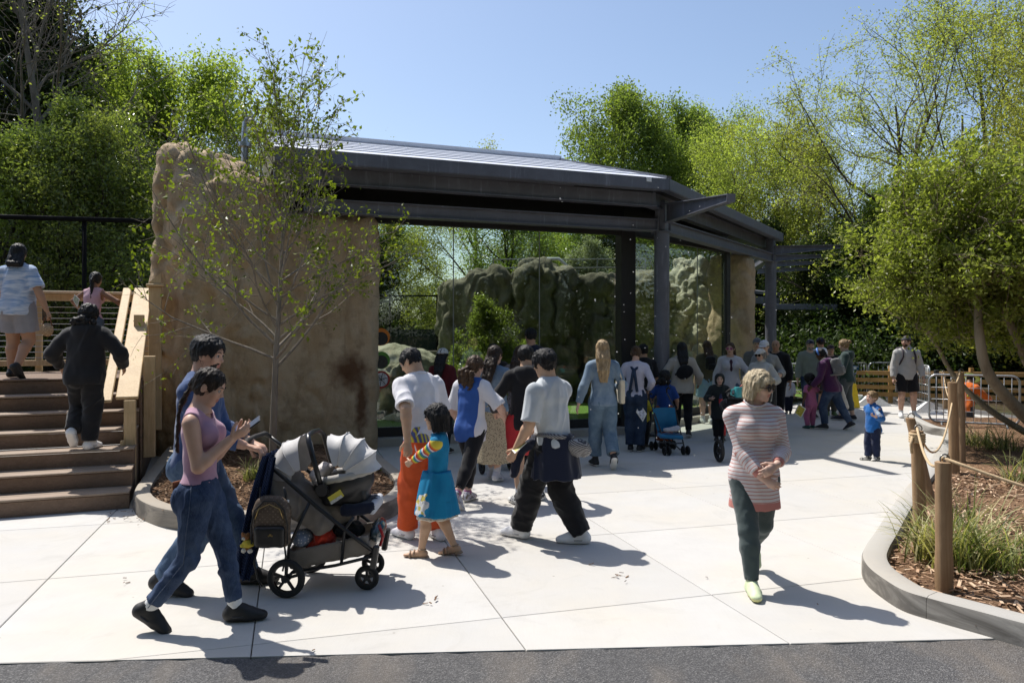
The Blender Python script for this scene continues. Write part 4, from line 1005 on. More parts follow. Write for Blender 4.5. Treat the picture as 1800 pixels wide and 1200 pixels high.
def gen_tree(seed, H, r0, env, n1, n2, n3, cb=.25, ang=(75, 25), per=30, spread=.25, leaf=.12, aspect=.5, wob=.16, trop=.12, lean=(0, 0), l2=.45, l3=.4, trunk_to=.92, droop=0., up=.4, bare=0.0, forks=1, minr=.006, l3n=3, cut=None, twob=None):
    g = np.random.default_rng(seed); br = []; tw = []
    stems = []
    for s in range(forks):
        a = 6.28 * s / forks + g.uniform(0, 1); tl = .0 if forks == 1 else .32
        t_pts, t_r, _ = branch(g, (0, 0, 0), (lean[0] + tl * math.cos(a), lean[1] + tl * math.sin(a), 1), H * trunk_to, r0 * (1 if forks == 1 else .72), r0 * .12, 10, twob or (.05 + .03 * (forks > 1)), .25)
        br.append((t_pts, t_r, 8)); stems.append((t_pts, t_r))
    for i in range(n1 * forks):
        t_pts, t_r = stems[i % forks]
        t = cb + (1 - cb) * ((i // forks) + g.random()) / n1 * .97; p, d = along(t_pts, t); az = i * 2.4 + g.normal(0, .35); f = (t - cb) / (1 - cb)
        el = R(90 - (ang[0] + (ang[1] - ang[0]) * f) + g.normal(0, 7)); L = H * env(f) * g.uniform(.75, 1.15)
        r = max(np.interp(t, np.linspace(0, 1, len(t_r)), t_r) * .55, minr * 1.5)
        b1, q1, _ = branch(g, p, (math.cos(az) * math.cos(el), math.sin(az) * math.cos(el), math.sin(el)), L, r, minr, 6, wob, trop); br.append((b1, q1, 5))
        for j in range(n2):
            u = .25 + .75 * (j + g.random()) / n2; p2, d2 = along(b1, u); L2 = L * l2 * (1.15 - .6 * u) * g.uniform(.7, 1.2)
            dd = nrm(d2 + nrm(g.normal(size=3)) * .95 + V(0, 0, .12)); b2, q2, _ = branch(g, p2, dd, L2, max(r * .4 * (1.1 - u * .6), minr), minr * .6, 4, wob, trop * .8 - droop * .3); br.append((b2, q2, 4 if minr > .003 else 4))
            for k in range(n3):
                x = .3 + .7 * (k + g.random()) / n3; p3, d3 = along(b2, x); L3 = L2 * l3 * g.uniform(.7, 1.3)
                b3, q3, _ = branch(g, p3, nrm(d3 + nrm(g.normal(size=3)) * 1.0), L3, minr * .8, minr * .4, l3n, wob, trop * .5 - droop); br.append((b3, q3, 3))
                if g.random() >= bare: tw.extend([b3[-1], b3[len(b3) // 2]])
                if g.random() >= bare: tw.append(p3)
    wv, wf_ = tubes_np(br, 5); tw = np.array(tw)
    lv, lf, lr = leaves_np(g, tw, per, spread, leaf, aspect, up, droop)
    return (wv, wf_), (lv, lf, lr)
TREES = {}
def kind(key, bark, leafm, **kw):
    (wv, wf_), (lv, lf, lr) = gen_tree(**kw)
    wm = np_mesh(key + ' wood', wv, wf_, True); wm.materials.append(bark)
    lm = np_mesh(key + ' leaves', lv, lf, False, {'rnd': ('FACE', lr)}); lm.materials.append(leafm)
    TREES[key] = (wm, lm)
def plant_tree(key, name, label, x, y, rz=0., s=1.0, z=-.05, group=None, cat='tree', sz=None, tilt=0.):
    t = thing(name, label, cat, (x, y, z), rz, group); t.scale = (s, s, sz or s); t.rotation_euler = (tilt, 0, rz)
    wm, lm = TREES[key]
    link('trunk', wm, None, t); link('crown', lm, None, t); return t
greybark = m_bark('grey bark', (.10, .085, .07), (.21, .185, .155)); darkbark = m_bark('dark bark', (.03, .024, .02), (.07, .058, .048))
lf_maple = m_leaf('maple leaf', (.23, .26, .06), (.33, .36, .095), (.45, .46, .17), .60)
lf_hick = m_leaf('hickory leaf', (.15, .19, .05), (.225, .265, .07), (.33, .36, .12), .58)
lf_oak = m_leaf('willow oak leaf', (.28, .30, .07), (.40, .41, .12), (.52, .52, .19), .58)
lf_ever = m_leaf('evergreen leaf', (.022, .040, .012), (.050, .078, .022), (.12, .15, .05), .36, .42)
lf_mid = m_leaf('mid green leaf', (.15, .19, .055), (.25, .29, .09), (.38, .41, .16), .62, .24, spec=.7)
lf_holly = m_leaf('holly leaf', (.12, .14, .03), (.28, .30, .075), (.47, .47, .15), .58, .34)
lf_young = m_leaf('young leaf', (.13, .19, .02), (.21, .27, .03), (.30, .34, .06), .50, .4)
dome = lambda a, b: (lambda f: a * math.sqrt(max(.04, 1 - (2 * f - .75) ** 2 / 1.7)) + b)
kind('maple', darkbark, lf_maple, seed=1, H=11, r0=.24, env=dome(.36, .0), n1=26, n2=7, n3=4, cb=.28, per=26, spread=.27, leaf=.115, aspect=.6)
kind('hickory', darkbark, lf_hick, seed=2, H=11, r0=.26, env=dome(.33, .0), n1=26, n2=7, n3=4, cb=.22, ang=(80, 20), per=26, spread=.27, leaf=.125, aspect=.55, droop=.2)
kind('oak', m_bark('oak bark', (.055, .045, .038), (.13, .11, .09)), lf_oak, seed=3, H=12, r0=.30, env=dome(.50, .08), n1=7, n2=7, n3=5, cb=.24, ang=(68, 22), per=14, spread=.18, leaf=.095, aspect=.5, wob=.24, forks=3, trop=.14, l2=.46, l3=.5, minr=.011, bare=.08)
kind('willow', greybark, lf_oak, seed=4, H=11, r0=.24, env=dome(.46, .03), n1=20, n2=7, n3=5, cb=.24, ang=(82, 20), per=20, spread=.23, leaf=.098, aspect=.5, droop=.15, trunk_to=.8)
kind('evergreen', darkbark, lf_ever, seed=5, H=8, r0=.2, env=lambda f: .30 * (1.1 - .75 * f), n1=34, n2=7, n3=4, cb=.04, ang=(85, 35), per=20, spread=.22, leaf=.11, aspect=.5)
kind('midgreen', darkbark, lf_mid, seed=6, H=8, r0=.16, env=dome(.31, .02), n1=26, n2=7, n3=4, cb=.05, ang=(75, 15), per=14, spread=.21, leaf=.105, aspect=.5)
kind('bare', greybark, lf_oak, seed=7, H=12, r0=.2, env=dome(.30, .0), n1=22, n2=9, n3=7, cb=.25, ang=(60, 15), per=1, spread=.1, leaf=.08, wob=.2, l2=.5, l3=.6, minr=.009, bare=.55)
kind('shrub', darkbark, lf_mid, seed=8, H=2.2, r0=.04, env=lambda f: .48 * (1.1 - .6 * f), n1=24, n2=7, n3=4, cb=.03, ang=(70, 12), per=11, spread=.07, leaf=.055, aspect=.5, minr=.003)
kind('youngsapling', m_bark('sapling bark', (.13, .11, .088), (.25, .22, .185)), lf_young, seed=23, H=5.15, r0=.052, env=lambda f: .295 * (1 - f) ** .4 + .15, n1=40, n2=9, n3=3, cb=.335, ang=(60, 8), per=2, spread=.035, leaf=.060, aspect=.55, wob=.09, trop=.15, l2=.38, l3=.42, minr=.0037, bare=.12, trunk_to=.80, twob=.022)
# the wood behind: (kind, name, px of the trunk, depth, scale, stretch, turn, label)
W = [
 ('midgreen', 'broadleaf_tree', -40, 19.5, .88, .86, .3, 'tall glossy green tree at the left edge, rising behind the woman in the tie-dye shirt'),
 ('midgreen', 'broadleaf_tree', 70, 18.8, .92, .90, 1.3, 'bushy mid green tree behind the black fence rail, over the girl with the ponytail'),
 ('midgreen', 'broadleaf_tree', 175, 19.2, .94, .96, 2.9, 'glossy mid green tree behind the fence, left of the rock wall bulge'),
 ('midgreen', 'broadleaf_tree', 255, 21.5, .90, .85, 4.0, 'mid green tree tucked in right behind the left end of the rock wall'),
 ('bare', 'bare_tree', 60, 22.5, 1.25, 1.15, .5, 'tall tree of bare grey twigs in the top left corner'),
 ('evergreen', 'evergreen_tree', 60, 25.0, 1.6, 1.8, 5.1, 'tall dark tree behind the bare twigs in the top left corner'),
 ('maple', 'maple_tree', 272, 27.5, 1.06, 1.06, .7, 'round bright green maple standing above the left end of the rock wall'),
 ('maple', 'maple_tree', 175, 30.0, 1.05, 1.08, 3.9, 'bright green maple left of the round one, beside the dark corner trees'),
 ('willow', 'broadleaf_tree', 455, 31.0, .98, .92, 2.2, 'light green tree whose top shows through the young tree above the roof'),
 ('willow', 'broadleaf_tree', 590, 34.0, 1.0, .94, 5.0, 'light green tree rising over the left end of the metal roof'),
 ('bare', 'bare_tree', 935, 44, .95, .92, 1.1, 'small half bare tree showing just above the roof ridge'),
 ('hickory', 'broadleaf_tree', 1075, 34.5, 1.08, 1.13, .2, 'rich green round topped tree standing alone above the canopy roof corner'),
 ('hickory', 'broadleaf_tree', 1235, 38.5, 1.05, 1.16, 2.5, 'green tree between the round topped tree and the big spreading oak'),
 ('willow', 'broadleaf_tree', 1180, 41, 1.05, 1.2, 3.4, 'pale leaved tree with thin upright shoots behind the round topped tree'),
 ('willow', 'broadleaf_tree', 1375, 34, .95, .93, 4.4, 'feathery yellow green tree behind the steel fins of the canopy'),
 ('willow', 'broadleaf_tree', 1265, 33, .92, .90, 1.9, 'feathery yellow green tree just right of the roof corner'),
 ('oak', 'oak_tree', 1560, 29.5, 1.02, 1.0, 1.0, 'great spreading oak with bare grey limbs and thin yellow green leaves'),
 ('oak', 'oak_tree', 1760, 27.5, 1.06, 1.08, 2.6, 'tall thin leaved oak filling the top right corner'),
 ('willow', 'broadleaf_tree', 1440, 33.5, 1.0, 1.02, .4, 'yellow green tree low behind the limbs of the great oak'),
 ('evergreen', 'evergreen_tree', 1335, 30.0, .92, .80, .9, 'dark evergreen behind the far steel columns'),
 ('evergreen', 'evergreen_tree', 1430, 27.0, .88, .70, 2.2, 'dark evergreen behind the people in navy caps'),
 ('evergreen', 'evergreen_tree', 1515, 26.0, .88, .72, 3.6, 'dark evergreen behind the blue notice on the barrier'),
 ('evergreen', 'evergreen_tree', 1600, 25.0, .85, .66, 5.3, 'dark evergreen behind the man in the pale fleece'),
 ('evergreen', 'evergreen_tree', 1690, 24.0, .85, .72, 1.7, 'dark evergreen in the shade behind the worker in orange'),
 ('evergreen', 'evergreen_tree', 1800, 22.5, .9, .75, .1, 'dark evergreen at the right edge behind the leaning trunk'),
 ('midgreen', 'broadleaf_tree', 1395, 34, 1.0, .95, 2.0, 'mid green tree over the dark evergreens right of the steel fins'),
 ('midgreen', 'broadleaf_tree', 1500, 31, 1.0, .95, .6, 'mid green tree between the great oak and the dark evergreens'),
 ('evergreen', 'evergreen_tree', 1930, 20.5, .95, .85, .8, 'dark evergreen beyond the right edge'),
 ('evergreen', 'evergreen_tree', 640, 34, 1.0, .80, 1.2, 'dark leaved tree seen through the first glass pane'),
 ('midgreen', 'broadleaf_tree', 735, 37, 1.1, .9, 3.0, 'open crowned tree against the bright sky in the first glass pane'),
 ('willow', 'broadleaf_tree', 850, 32, .85, .78, 1.4, 'pale green tree behind the cliff in the second glass pane'),
 ('midgreen', 'broadleaf_tree', 930, 27.5, .90, .85, 4.1, 'mid green tree behind the cliff in the third glass pane'),
 ('midgreen', 'broadleaf_tree', 1010, 30, 1.0, .88, 5.6, 'mid green tree behind the white flowering bush'),
 ('evergreen', 'evergreen_tree', 1075, 28, .9, .75, 2.7, 'dark tree behind the black corner post of the glass'),
 ('midgreen', 'broadleaf_tree', 1140, 29, .9, .86, .9, 'mid green tree over the pale rock pillar'),
 ('midgreen', 'broadleaf_tree', 1230, 31, .9, .84, 1.9, 'mid green tree right of the pale rock pillar')]
for k, (kd, nm, px, Y, s, sz, rz, lab) in enumerate(W):
    if px > 1850: continue
    plant_tree(kd, nm, lab, (px - 900) * Y / F, Y, rz, s, sz=sz, group='trees of the wood round the plaza')
# woods to the sides that the glass mirrors, and the far wood
g_ = np.random.default_rng(21); n_ = 0
fm = MB()
for k in range(9):
    x = 13.5 + 2.2 * (k % 5) + g_.normal(0, .5); y = 7.0 + 2.9 * k + g_.normal(0, .5)
    plant_tree(('evergreen', 'midgreen', 'willow')[k % 3], 'broadleaf_tree' if k % 3 else 'evergreen_tree', 'tree of the side wood beyond the right edge', x + 3, y, g_.uniform(0, 6), .95, sz=.95, group='trees of the side wood')
kinds_ = ('dark evergreen', 'mid green tree', 'yellow green tree')
for k in range(20):  # unseen row behind the camera, added to darken glass reflections and block sky light
    x = -27 + 2.9 * k + g_.normal(0, .6); y = -10.5 - 2.6 * (k % 3) + g_.normal(0, .4)
    plant_tree(('evergreen', 'midgreen', 'willow')[k % 3], 'evergreen_tree' if k % 3 == 0 else 'broadleaf_tree', 'unseen tree added across the road to darken reflections in the viewing glass', x, y, g_.uniform(0, 6), 1.5 + .2 * (k % 2), sz=1.9, group='added trees across the road')
def far_wood():
    g = np.random.default_rng(31); pos = []
    for _ in range(8500):
        a = g.uniform(-1.05, 1.05); rr = g.uniform(50, 66); h = 5.6 + 2.0 * math.sin(a * 9) + 1.2 * math.sin(a * 23 + 1)
        pos.append((rr * math.sin(a), rr * math.cos(a), h * g.beta(1.6, 1.0)))
    return leaves_np(g, np.array(pos), 7, .55, .42, .55, .4)
lv, lf, lr = far_wood(); tag(link('far_wood', np_mesh('far wood', lv, lf, False, {'rnd': ('FACE', lr)}), lf_mid), kind='stuff')
# understorey so that the soil does not show between the trunks
def under():
    g = np.random.default_rng(33); pos = []
    for _ in range(4200):
        if g.random() < .45: x, y = g.uniform(-16, -6.2), g.uniform(17.6, 24); h = 1.9
        elif g.random() < .7: x, y = g.uniform(7.6, 19), g.uniform(21.6, 26); h = 2.2
        else: x, y = g.uniform(-10, 8), g.uniform(28, 34); h = 2.4
        pos.append((x, y, h * g.beta(1.1, 1.3)))
    return leaves_np(g, np.array(pos), 9, .25, .14, .5, .4)
lv, lf, lr = under(); tag(link('undergrowth', np_mesh('undergrowth', lv, lf, False, {'rnd': ('FACE', lr)}), lf_ever), kind='stuff')
# young tree in the left planter
plant_tree('youngsapling', 'young_tree', 'slender young tree in fresh leaf planted in the kerbed bed before the rock wall', -3.02, 9.55, .6, 1.0, .08, cat='tree')
# holly on the right, on leaning trunks
def holly():
    g = np.random.default_rng(41); br = []; tw = []
    stems = [([(8.55, 11.6, 0), (8.15, 11.5, .35), (7.55, 11.4, .85), (7.10, 11.3, 1.35), (6.98, 11.3, 1.9), (7.05, 11.5, 2.6), (6.9, 11.7, 3.4)], .115),
             ([(8.75, 11.9, 0), (8.5, 11.8, .6), (8.1, 11.7, 1.2), (7.75, 11.6, 1.8), (7.5, 11.7, 2.6), (7.6, 12, 3.6)], .10),
             ([(8.9, 12.3, 0), (8.0, 12.4, .55), (7.6, 12.5, .9), (7.3, 12.6, 1.3), (7.0, 12.7, 1.9), (6.2, 12.6, 2.6)], .06), ([(9.3, 12.2, 0), (9.2, 12, 1.2), (9, 12, 2.4), (8.8, 12, 3.6)], .10)]
    for pts, r in stems:
        p = np.array(catmull(pts, 4)); br.append((p, np.linspace(r, r * .35, len(p)), 10))
    c, rad = V(7.75, 12.0, 3.3), V(2.05, 1.7, 1.55)
    for i in range(120):
        u = nrm(g.normal(size=3)); e = c + u * rad * g.uniform(.80, 1.07) * (1 + .12 * math.sin(u[0] * 6 + 2) * math.sin(u[2] * 7))
        lim = 2.5 if e[0] < 6.7 else 1.95
        if e[2] < lim: e[2] = lim + g.uniform(0, .4)
        s0 = stems[g.integers(0, 4)][0]; a = np.array(s0[-1 - g.integers(0, 2)]); m = (a + e) / 2 + g.normal(0, .25, 3) + V(0, 0, .15)
        b1 = np.array(catmull([a, m, e], 4)); br.append((b1, np.linspace(.022, .006, len(b1)), 4))
        for j in range(13):
            p2, d2 = along(b1, .35 + .65 * (j + g.random()) / 13); b2, q2, _ = branch(g, p2, nrm(d2 * .5 + nrm(g.normal(size=3))), g.uniform(.3, .7), .006, .003, 4, .2, .05); br.append((b2, q2, 3))
            for x in (1.0, .75, .5): tw.append(along(b2, x * .999)[0] + g.normal(0, .04, 3))
    for i in range(40):           # hanging skirt reaching left and low
        e = V(g.uniform(5.9, 7.1), g.uniform(11.2, 12.6), 0); e[2] = g.uniform(2.5, 2.9) if e[0] < 6.7 else g.uniform(1.75, 2.4); a = V(6.8, 12, 2.7); b1 = np.array(catmull([a, (a + e) / 2 + V(0, 0, .35), e], 4)); br.append((b1, np.linspace(.016, .005, len(b1)), 4))
        for j in range(8):
            p2, d2 = along(b1, .4 + .6 * (j + g.random()) / 8); b2, q2, _ = branch(g, p2, nrm(d2 * .5 + nrm(g.normal(size=3))), g.uniform(.2, .5), .005, .003, 3, .2, -.05); br.append((b2, q2, 3))
            for x in (1.0, .7): tw.append(along(b2, x * .999)[0])
    return tubes_np(br, 4), leaves_np(g, np.array(tw), 16, .075, .074, .55, .45)
(wv, wf2), (lv, lf, lr) = holly()
t = thing('holly_tree', 'broad dense glossy holly on leaning pale trunks over the mulch bed at the right', 'tree', (0, 0, 0))
link('trunk', np_mesh('holly wood', wv, wf2), m_bark('pale bark', (.17, .135, .095), (.30, .25, .18)), t)
link('crown', np_mesh('holly leaves', lv, lf, False, {'rnd': ('FACE', lr)}), lf_holly, t)
# shrubs inside the exhibit
plant_tree('shrub', 'leafy_shrub', 'fresh green shrub in front of the cliff behind the second glass pane', P(866, 690, 17.6)[0], 17.6, .4, .92, .2, cat='shrub', sz=.98)
plant_tree('shrub', 'leafy_shrub', 'small low shrub at the foot of the cliff behind the black cap', P(925, 690, 18.2)[0], 18.2, 2.0, .6, .2, cat='shrub')
plant_tree('shrub', 'leafy_shrub', 'small low shrub by the cliff left of the fresh green one', P(800, 690, 18.6)[0], 18.6, 2.0, .55, .2, cat='shrub')
(wv, wf2), (lv, lf, lr) = gen_tree(77, 2.6, .05, lambda f: .5 * (1.1 - .5 * f), 26, 7, 4, cb=.1, ang=(70, 15), per=9, spread=.08, leaf=.075, minr=.004)
t = thing('flowering_bush', 'white flowering bush on top of the cliff seen through the third pane', 'bush', (2.2, 23.2, 1.6))
link('trunk', np_mesh('bush wood', wv, wf2), darkbark, t)
link('crown', np_mesh('bush leaves', lv, lf, False, {'rnd': ('FACE', lr)}), m_leaf('blossom', (.06, .10, .03), (.50, .52, .36), (.70, .70, .56), .3), t)
# ornamental grasses
def m_blade(name, a, b, c_): return m_leaf(name, a, b, c_, .35, .45)
blade = m_blade('grass blade', (.10, .13, .04), (.22, .25, .09), (.52, .46, .25))
def grass_clump(x, y, z, n, L, seed, label, spread=.16, mat=None):
    g = np.random.default_rng(seed); vs_, fs_, rs = [], [], []; b = 0; K = 7
    for i in range(n):
        az = g.uniform(0, 6.283); l = L * g.uniform(.45, 1.15); lean = g.uniform(.05, .75) ** 1.0; w = g.uniform(.004, .0085); p = V(g.normal(0, spread), g.normal(0, spread * .8), 0); d = nrm(V(math.cos(az) * lean, math.sin(az) * lean, 1)); s = V(-math.sin(az), math.cos(az), 0); s = nrm(s + g.normal(0, .3, 3))
        bend = g.uniform(.06, .30)
        for k in range(K):
            f = k / (K - 1); ww = w * (1 - f) ** .6 + .0006; vs_ += [p - s * ww, p + s * ww]
            p = p + d * l / K; d = nrm(d + V(math.cos(az) * bend, math.sin(az) * bend, -bend * 1.1 * f * (1 + lean)))
        fs_ += [(b + 2 * k, b + 2 * k + 1, b + 2 * k + 3, b + 2 * k + 2) for k in range(K - 1)]; b += 2 * K; rs += [g.uniform(0, 1) ** (.7 if g.random() < .8 else .1)] * (K - 1)
    me = np_mesh('grass', np.array(vs_), np.array(fs_), True, {'rnd': ('FACE', np.array(rs))})
    o = link('grass_clump', me, mat or blade); o.location = (x, y, z); return tag(o, label, 'grass', 'ornamental grass clumps')
c = G(1700, 1000, .05); grass_clump(c[0], c[1] + .12, .05, 270, .82, 1, 'big arching grass clump right behind the nearest rope post', .15)
c = G(1640, 985, .05); grass_clump(c[0], c[1], .05, 120, .62, 2, 'thin grass tuft between the nearest post and the kerb', .08)
c = G(1780, 1000, .05); grass_clump(c[0], c[1], .05, 160, .6, 3, 'sprawling grass clump at the right edge near the kerb', .16)
c = G(1755, 792, .05); grass_clump(c[0], c[1], .05, 150, .62, 4, 'pale bristly grass clump in the mulch farther back', .12)
c = G(1712, 782, .05); grass_clump(c[0], c[1], .05, 140, .42, 5, 'low green grass tuft in the mulch by the tall post', .12)
c = G(1790, 850, .05); grass_clump(c[0], c[1], .05, 60, .7, 6, 'sparse grass tuft at the right edge behind the rope', .1)
c = G(436, 852, .13); grass_clump(c[0], c[1] + .3, .13, 120, .34, 7, 'green tuft in the planter behind the stroller handle', .07)
c = G(690, 830, .13); grass_clump(c[0] - .25, c[1] + .1, .13, 22, .12, 8, 'tiny seedling tuft in the mulch by the kerb bend', .05, lf_young)
c = G(640, 838, .13); grass_clump(c[0], c[1], .13, 22, .12, 9, 'tiny seedling tuft in the mulch right of the stroller hood', .06, lf_young)
# ---------------------------------------------------------------- people: one continuous body each, clothes and hair as children
def ik(a, c, l1, l2, pole):
    d = c - a; L = np.linalg.norm(d); D = d / L; L = min(L, (l1 + l2) * .9985); c = a + D * L
    x = (l1 * l1 - l2 * l2 + L * L) / (2 * L); h = math.sqrt(max(l1 * l1 - x * x, 0)); p = np.asarray(pole, float); p = nrm(p - D * np.dot(p, D))
    return a + D * x + p * h, c
def rot(ax, a):
    return np.array(Matrix.Rotation(a, 3, Vector(ax)))
CRX = rot_m = np.array(Matrix.Rotation(.6, 3, 'Y')) @ np.diag([1.5, 1.5, .55]); CRX2 = np.array(Matrix.Rotation(-.7, 3, 'Y')) @ np.diag([1.3, 1.3, .6])
NZ = SN(101); NZ2 = SN(202); NZ3 = SN(303)
def at_pts(prims, v, infl=0.0):
    d = np.full(len(v), 9.0)
    for p in prims: d = np.minimum(d, p.d(v[:, 0], v[:, 1], v[:, 2]) - infl)
    return d
def fbounds(prims, m=.04):
    return np.min([p.bb(m)[0] for p in prims], 0), np.max([p.bb(m)[1] for p in prims], 0)
SKIN = {'light': (.56, .35, .255), 'fair': (.60, .40, .31), 'tan': (.42, .25, .165), 'brown': (.25, .135, .08), 'dark': (.13, .068, .042), 'asian': (.53, .34, .225)}
HAIR = {'black': ((.006, .006, .007), (.022, .020, .020)), 'darkbrown': ((.016, .010, .007), (.045, .028, .018)), 'brown': ((.045, .026, .015), (.12, .072, .042)), 'blonde': ((.27, .18, .09), (.52, .39, .23)), 'paleblond': ((.42, .33, .20), (.68, .58, .40)), 'grey': ((.16, .15, .145), (.36, .34, .33)), 'sandy': ((.20, .125, .06), (.36, .25, .13))}
class Person:
    def __init__(s, label, xy, H, heading, h=.009, z=0., sex='f', k=0., g=1.0, skin='light', feet=None, lean=0., roll=0., twist=0., head=(0, 0, 0), arms=None, curl=None, hip=0., seed=0, cat='person', group='visitors on the plaza', face=True, bust=1.0):
        s.H, s.h, s.k, s.sex, s.seed = H, h, k, sex, seed; s.g = g; s.rz = R(heading); s.loc = V(xy[0], xy[1], z); s.skin = skin
        cz, sz_ = math.cos(s.rz), math.sin(s.rz); s.Rm = np.array([[cz, -sz_, 0], [sz_, cz, 0], [0, 0, 1]])
        f_ = sex == 'f'
        hipz = (.527 - .06 * k) * H; s.an = .052 * H; hh = (.137 + .057 * k) * H; s.hh = hh
        shz = H - hh - (.036 - .016 * k) * H; T = shz - hipz; s.T = T
        hx = (.050 if f_ else .052) * H; shx = (.098 if f_ else .112) * H * (1 - .06 * k) * (.5 + .5 * g)
        leg = (hipz - s.an) * 1.0; s.l1, s.l2 = leg * .515, leg * .487
        feet = feet or {}
        fr = {'R': (.075, .0, 0, 8, 0), 'L': (-.075, .0, 0, -8, 0)}; fr.update(feet); sc_ = H / 1.7
        s.foot = {}
        for sd in 'RL':
            a = fr[sd]
            if isinstance(a[0], np.ndarray):        # world ankle ground point
                q = s.to_local(a[0]); a = (q[0] / sc_, q[1] / sc_, q[2] / sc_) + tuple(a[1:])
            s.foot[sd] = (V(a[0] * sc_, a[1] * sc_, a[2] * sc_ + s.an), a[3], a[4])
        # pelvis as high as both legs allow
        pz = hipz - hip * sc_
        for sd, sg in (('R', 1), ('L', -1)):
            q = s.foot[sd][0]; dd = (q[0] - sg * hx) ** 2 + q[1] ** 2; pz = min(pz, q[2] + math.sqrt(max((leg * .9985) ** 2 - dd, .01)))
        s.pz = pz; s.hipj = {'R': V(hx, 0, pz), 'L': V(-hx, 0, pz)}
        s.up = nrm(V(math.sin(R(roll)), math.sin(R(lean)), math.cos(R(lean)) * math.cos(R(roll)))); f = nrm(V(0, 1, 0) - s.up * s.up[1]); f = rot(s.up, R(twist)) @ f; s.f = f; s.r = np.cross(f, s.up)
        s.pv = V(0, 0, pz + .015 * H); s.ch = s.pv + s.up * T * .74; s.nb = s.pv + s.up * (T + .012 * H)
        s.sh = {'R': s.pv + s.up * (T - .034 * H) + s.r * shx, 'L': s.pv + s.up * (T - .034 * H) - s.r * shx}
        s.u1, s.u2 = (.168 - .012 * k) * H, (.146 - .012 * k) * H; AL = s.u1 + s.u2
        arms = arms or {}
        s.el, s.wr, s.hd = {}, {}, {}
        for sd, sg in (('R', 1), ('L', -1)):
            a = arms.get(sd, (sg * .16, .10, -.97)); pole = arms.get(sd + 'p', (sg * .35, -1, -.1))
            t = s.to_local(a) if isinstance(a, np.ndarray) else s.sh[sd] + (s.r * a[0] + V(f[0], f[1], 0) * a[1] + V(0, 0, 1) * a[2]) * AL
            s.el[sd], s.wr[sd] = ik(s.sh[sd], t, s.u1, s.u2, pole)
            d = nrm(s.wr[sd] - s.el[sd]); hd = arms.get(sd + 'h'); s.hd[sd] = d if hd is None else nrm(np.asarray(hd, float)); 
            s.hd[sd + 'n'] = arms.get(sd + 'n', -s.r * sg)
        s.curl = curl or {}
        s.kn = {}; s.ank = {}
        for sd in 'RL':
            q, yaw, pit = s.foot[sd]; fw = V(-math.sin(R(-yaw)), math.cos(R(yaw)), 0); s.kn[sd], s.ank[sd] = ik(s.hipj[sd], q, s.l1, s.l2, fw + V(0, .3, 0))
        # head frame
        hy, hp, hr = head; Rh = rot(s.up, R(hy)) ; hf = Rh @ f; hr_ = np.cross(hf, s.up); Rp = rot(hr_, R(-hp)); s.hf = Rp @ hf; s.hu = Rp @ s.up; s.hu = rot(s.hf, R(hr)) @ s.hu; s.hr = np.cross(s.hf, s.hu)
        nk = s.nb + s.up * .012 * H; s.hc = nk + s.up * .022 * H + s.hu * hh * .42 + s.hf * hh * .13
        s.build_body(label, cat, group, face)
    def to_local(s, p): return s.Rm.T @ (np.asarray(p, float) - s.loc)
    def to_world(s, p): return s.Rm @ np.asarray(p, float) + s.loc
    def hp_(s, x, y, z): return s.hc + (s.hr * x + s.hf * y + s.hu * z) * s.hh
    def hax(s): return [s.hr, s.hf, s.hu]
    # ---- primitive groups
    def torso(s, infl=0.0, bust=True):
        H, g = s.H, s.g; f_ = s.sex == 'f'; kk = 1 + .12 * s.k
        wr = (.070 if f_ else .078) * H * g * kk; cr = (.080 if f_ else .091) * H * (.4 + .6 * g) * kk; pr = (.074 if f_ else .071) * H * g
        a = [RC(s.hipj['L'] * V(.62, 1, 1) + V(0, -.004 * H, .01 * H), s.hipj['R'] * V(.62, 1, 1) + V(0, -.004 * H, .01 * H), pr + infl, None, (0, 1, 0), .86),
             RC(s.pv + s.up * .02 * H, s.pv + s.up * s.T * .42, wr * 1.04 + infl, wr + infl, s.f, .78),
             RC(s.pv + s.up * s.T * .40, s.ch, wr * 1.0 + infl, cr + infl, s.f, .72),
             RC(s.ch, s.ch + s.up * s.T * .12, cr + infl, cr * .86 + infl, s.f, .70)]
        for sd in 'RL':
            a.append(RC(s.nb - s.up * .026 * H, s.sh[sd] + s.up * .001 * H - (s.sh[sd] - s.nb) * .08, .036 * H + infl, .030 * H + infl, s.f, .95))
        if f_ and s.k < .5 and bust:
            for sg in (1, -1): a.append(EL(s.ch + s.r * sg * .043 * H + s.f * .040 * H * (.6 + .4 * g) - s.up * .012 * H, V(.044, .044, .046) * H * (.5 + .5 * g) + infl, [s.r, s.f, s.up]))
        for sd, sg in (('R', 1), ('L', -1)): a.append(EL(V(sg * .042 * H, -.036 * H, s.pz - .018 * H), V(.050, .052, .060) * H * g + infl))
        if g > 1.1: a.append(EL(s.pv + s.up * s.T * .30 + s.f * .025 * H, V(.085, .075, .09) * H * g + infl, [s.r, s.f, s.up]))
        return a
    def arm(s, sd, infl=0.0, upto=None, w=1.0):
        H = s.H * (.93 if s.sex == 'f' else 1.0) * (.6 + .4 * s.g) * (1 + .1 * s.k)
        m = s.el[sd] + (s.wr[sd] - s.el[sd]) * .25
        return [RC(s.sh[sd] - s.up * .006 * s.H, s.el[sd], .0325 * H * w + infl, .0265 * H * w + infl), RC(s.el[sd], m, .0265 * H * w + infl, .0275 * H * w + infl), RC(m, s.wr[sd], .0275 * H * w + infl, .0175 * H * w + infl)]
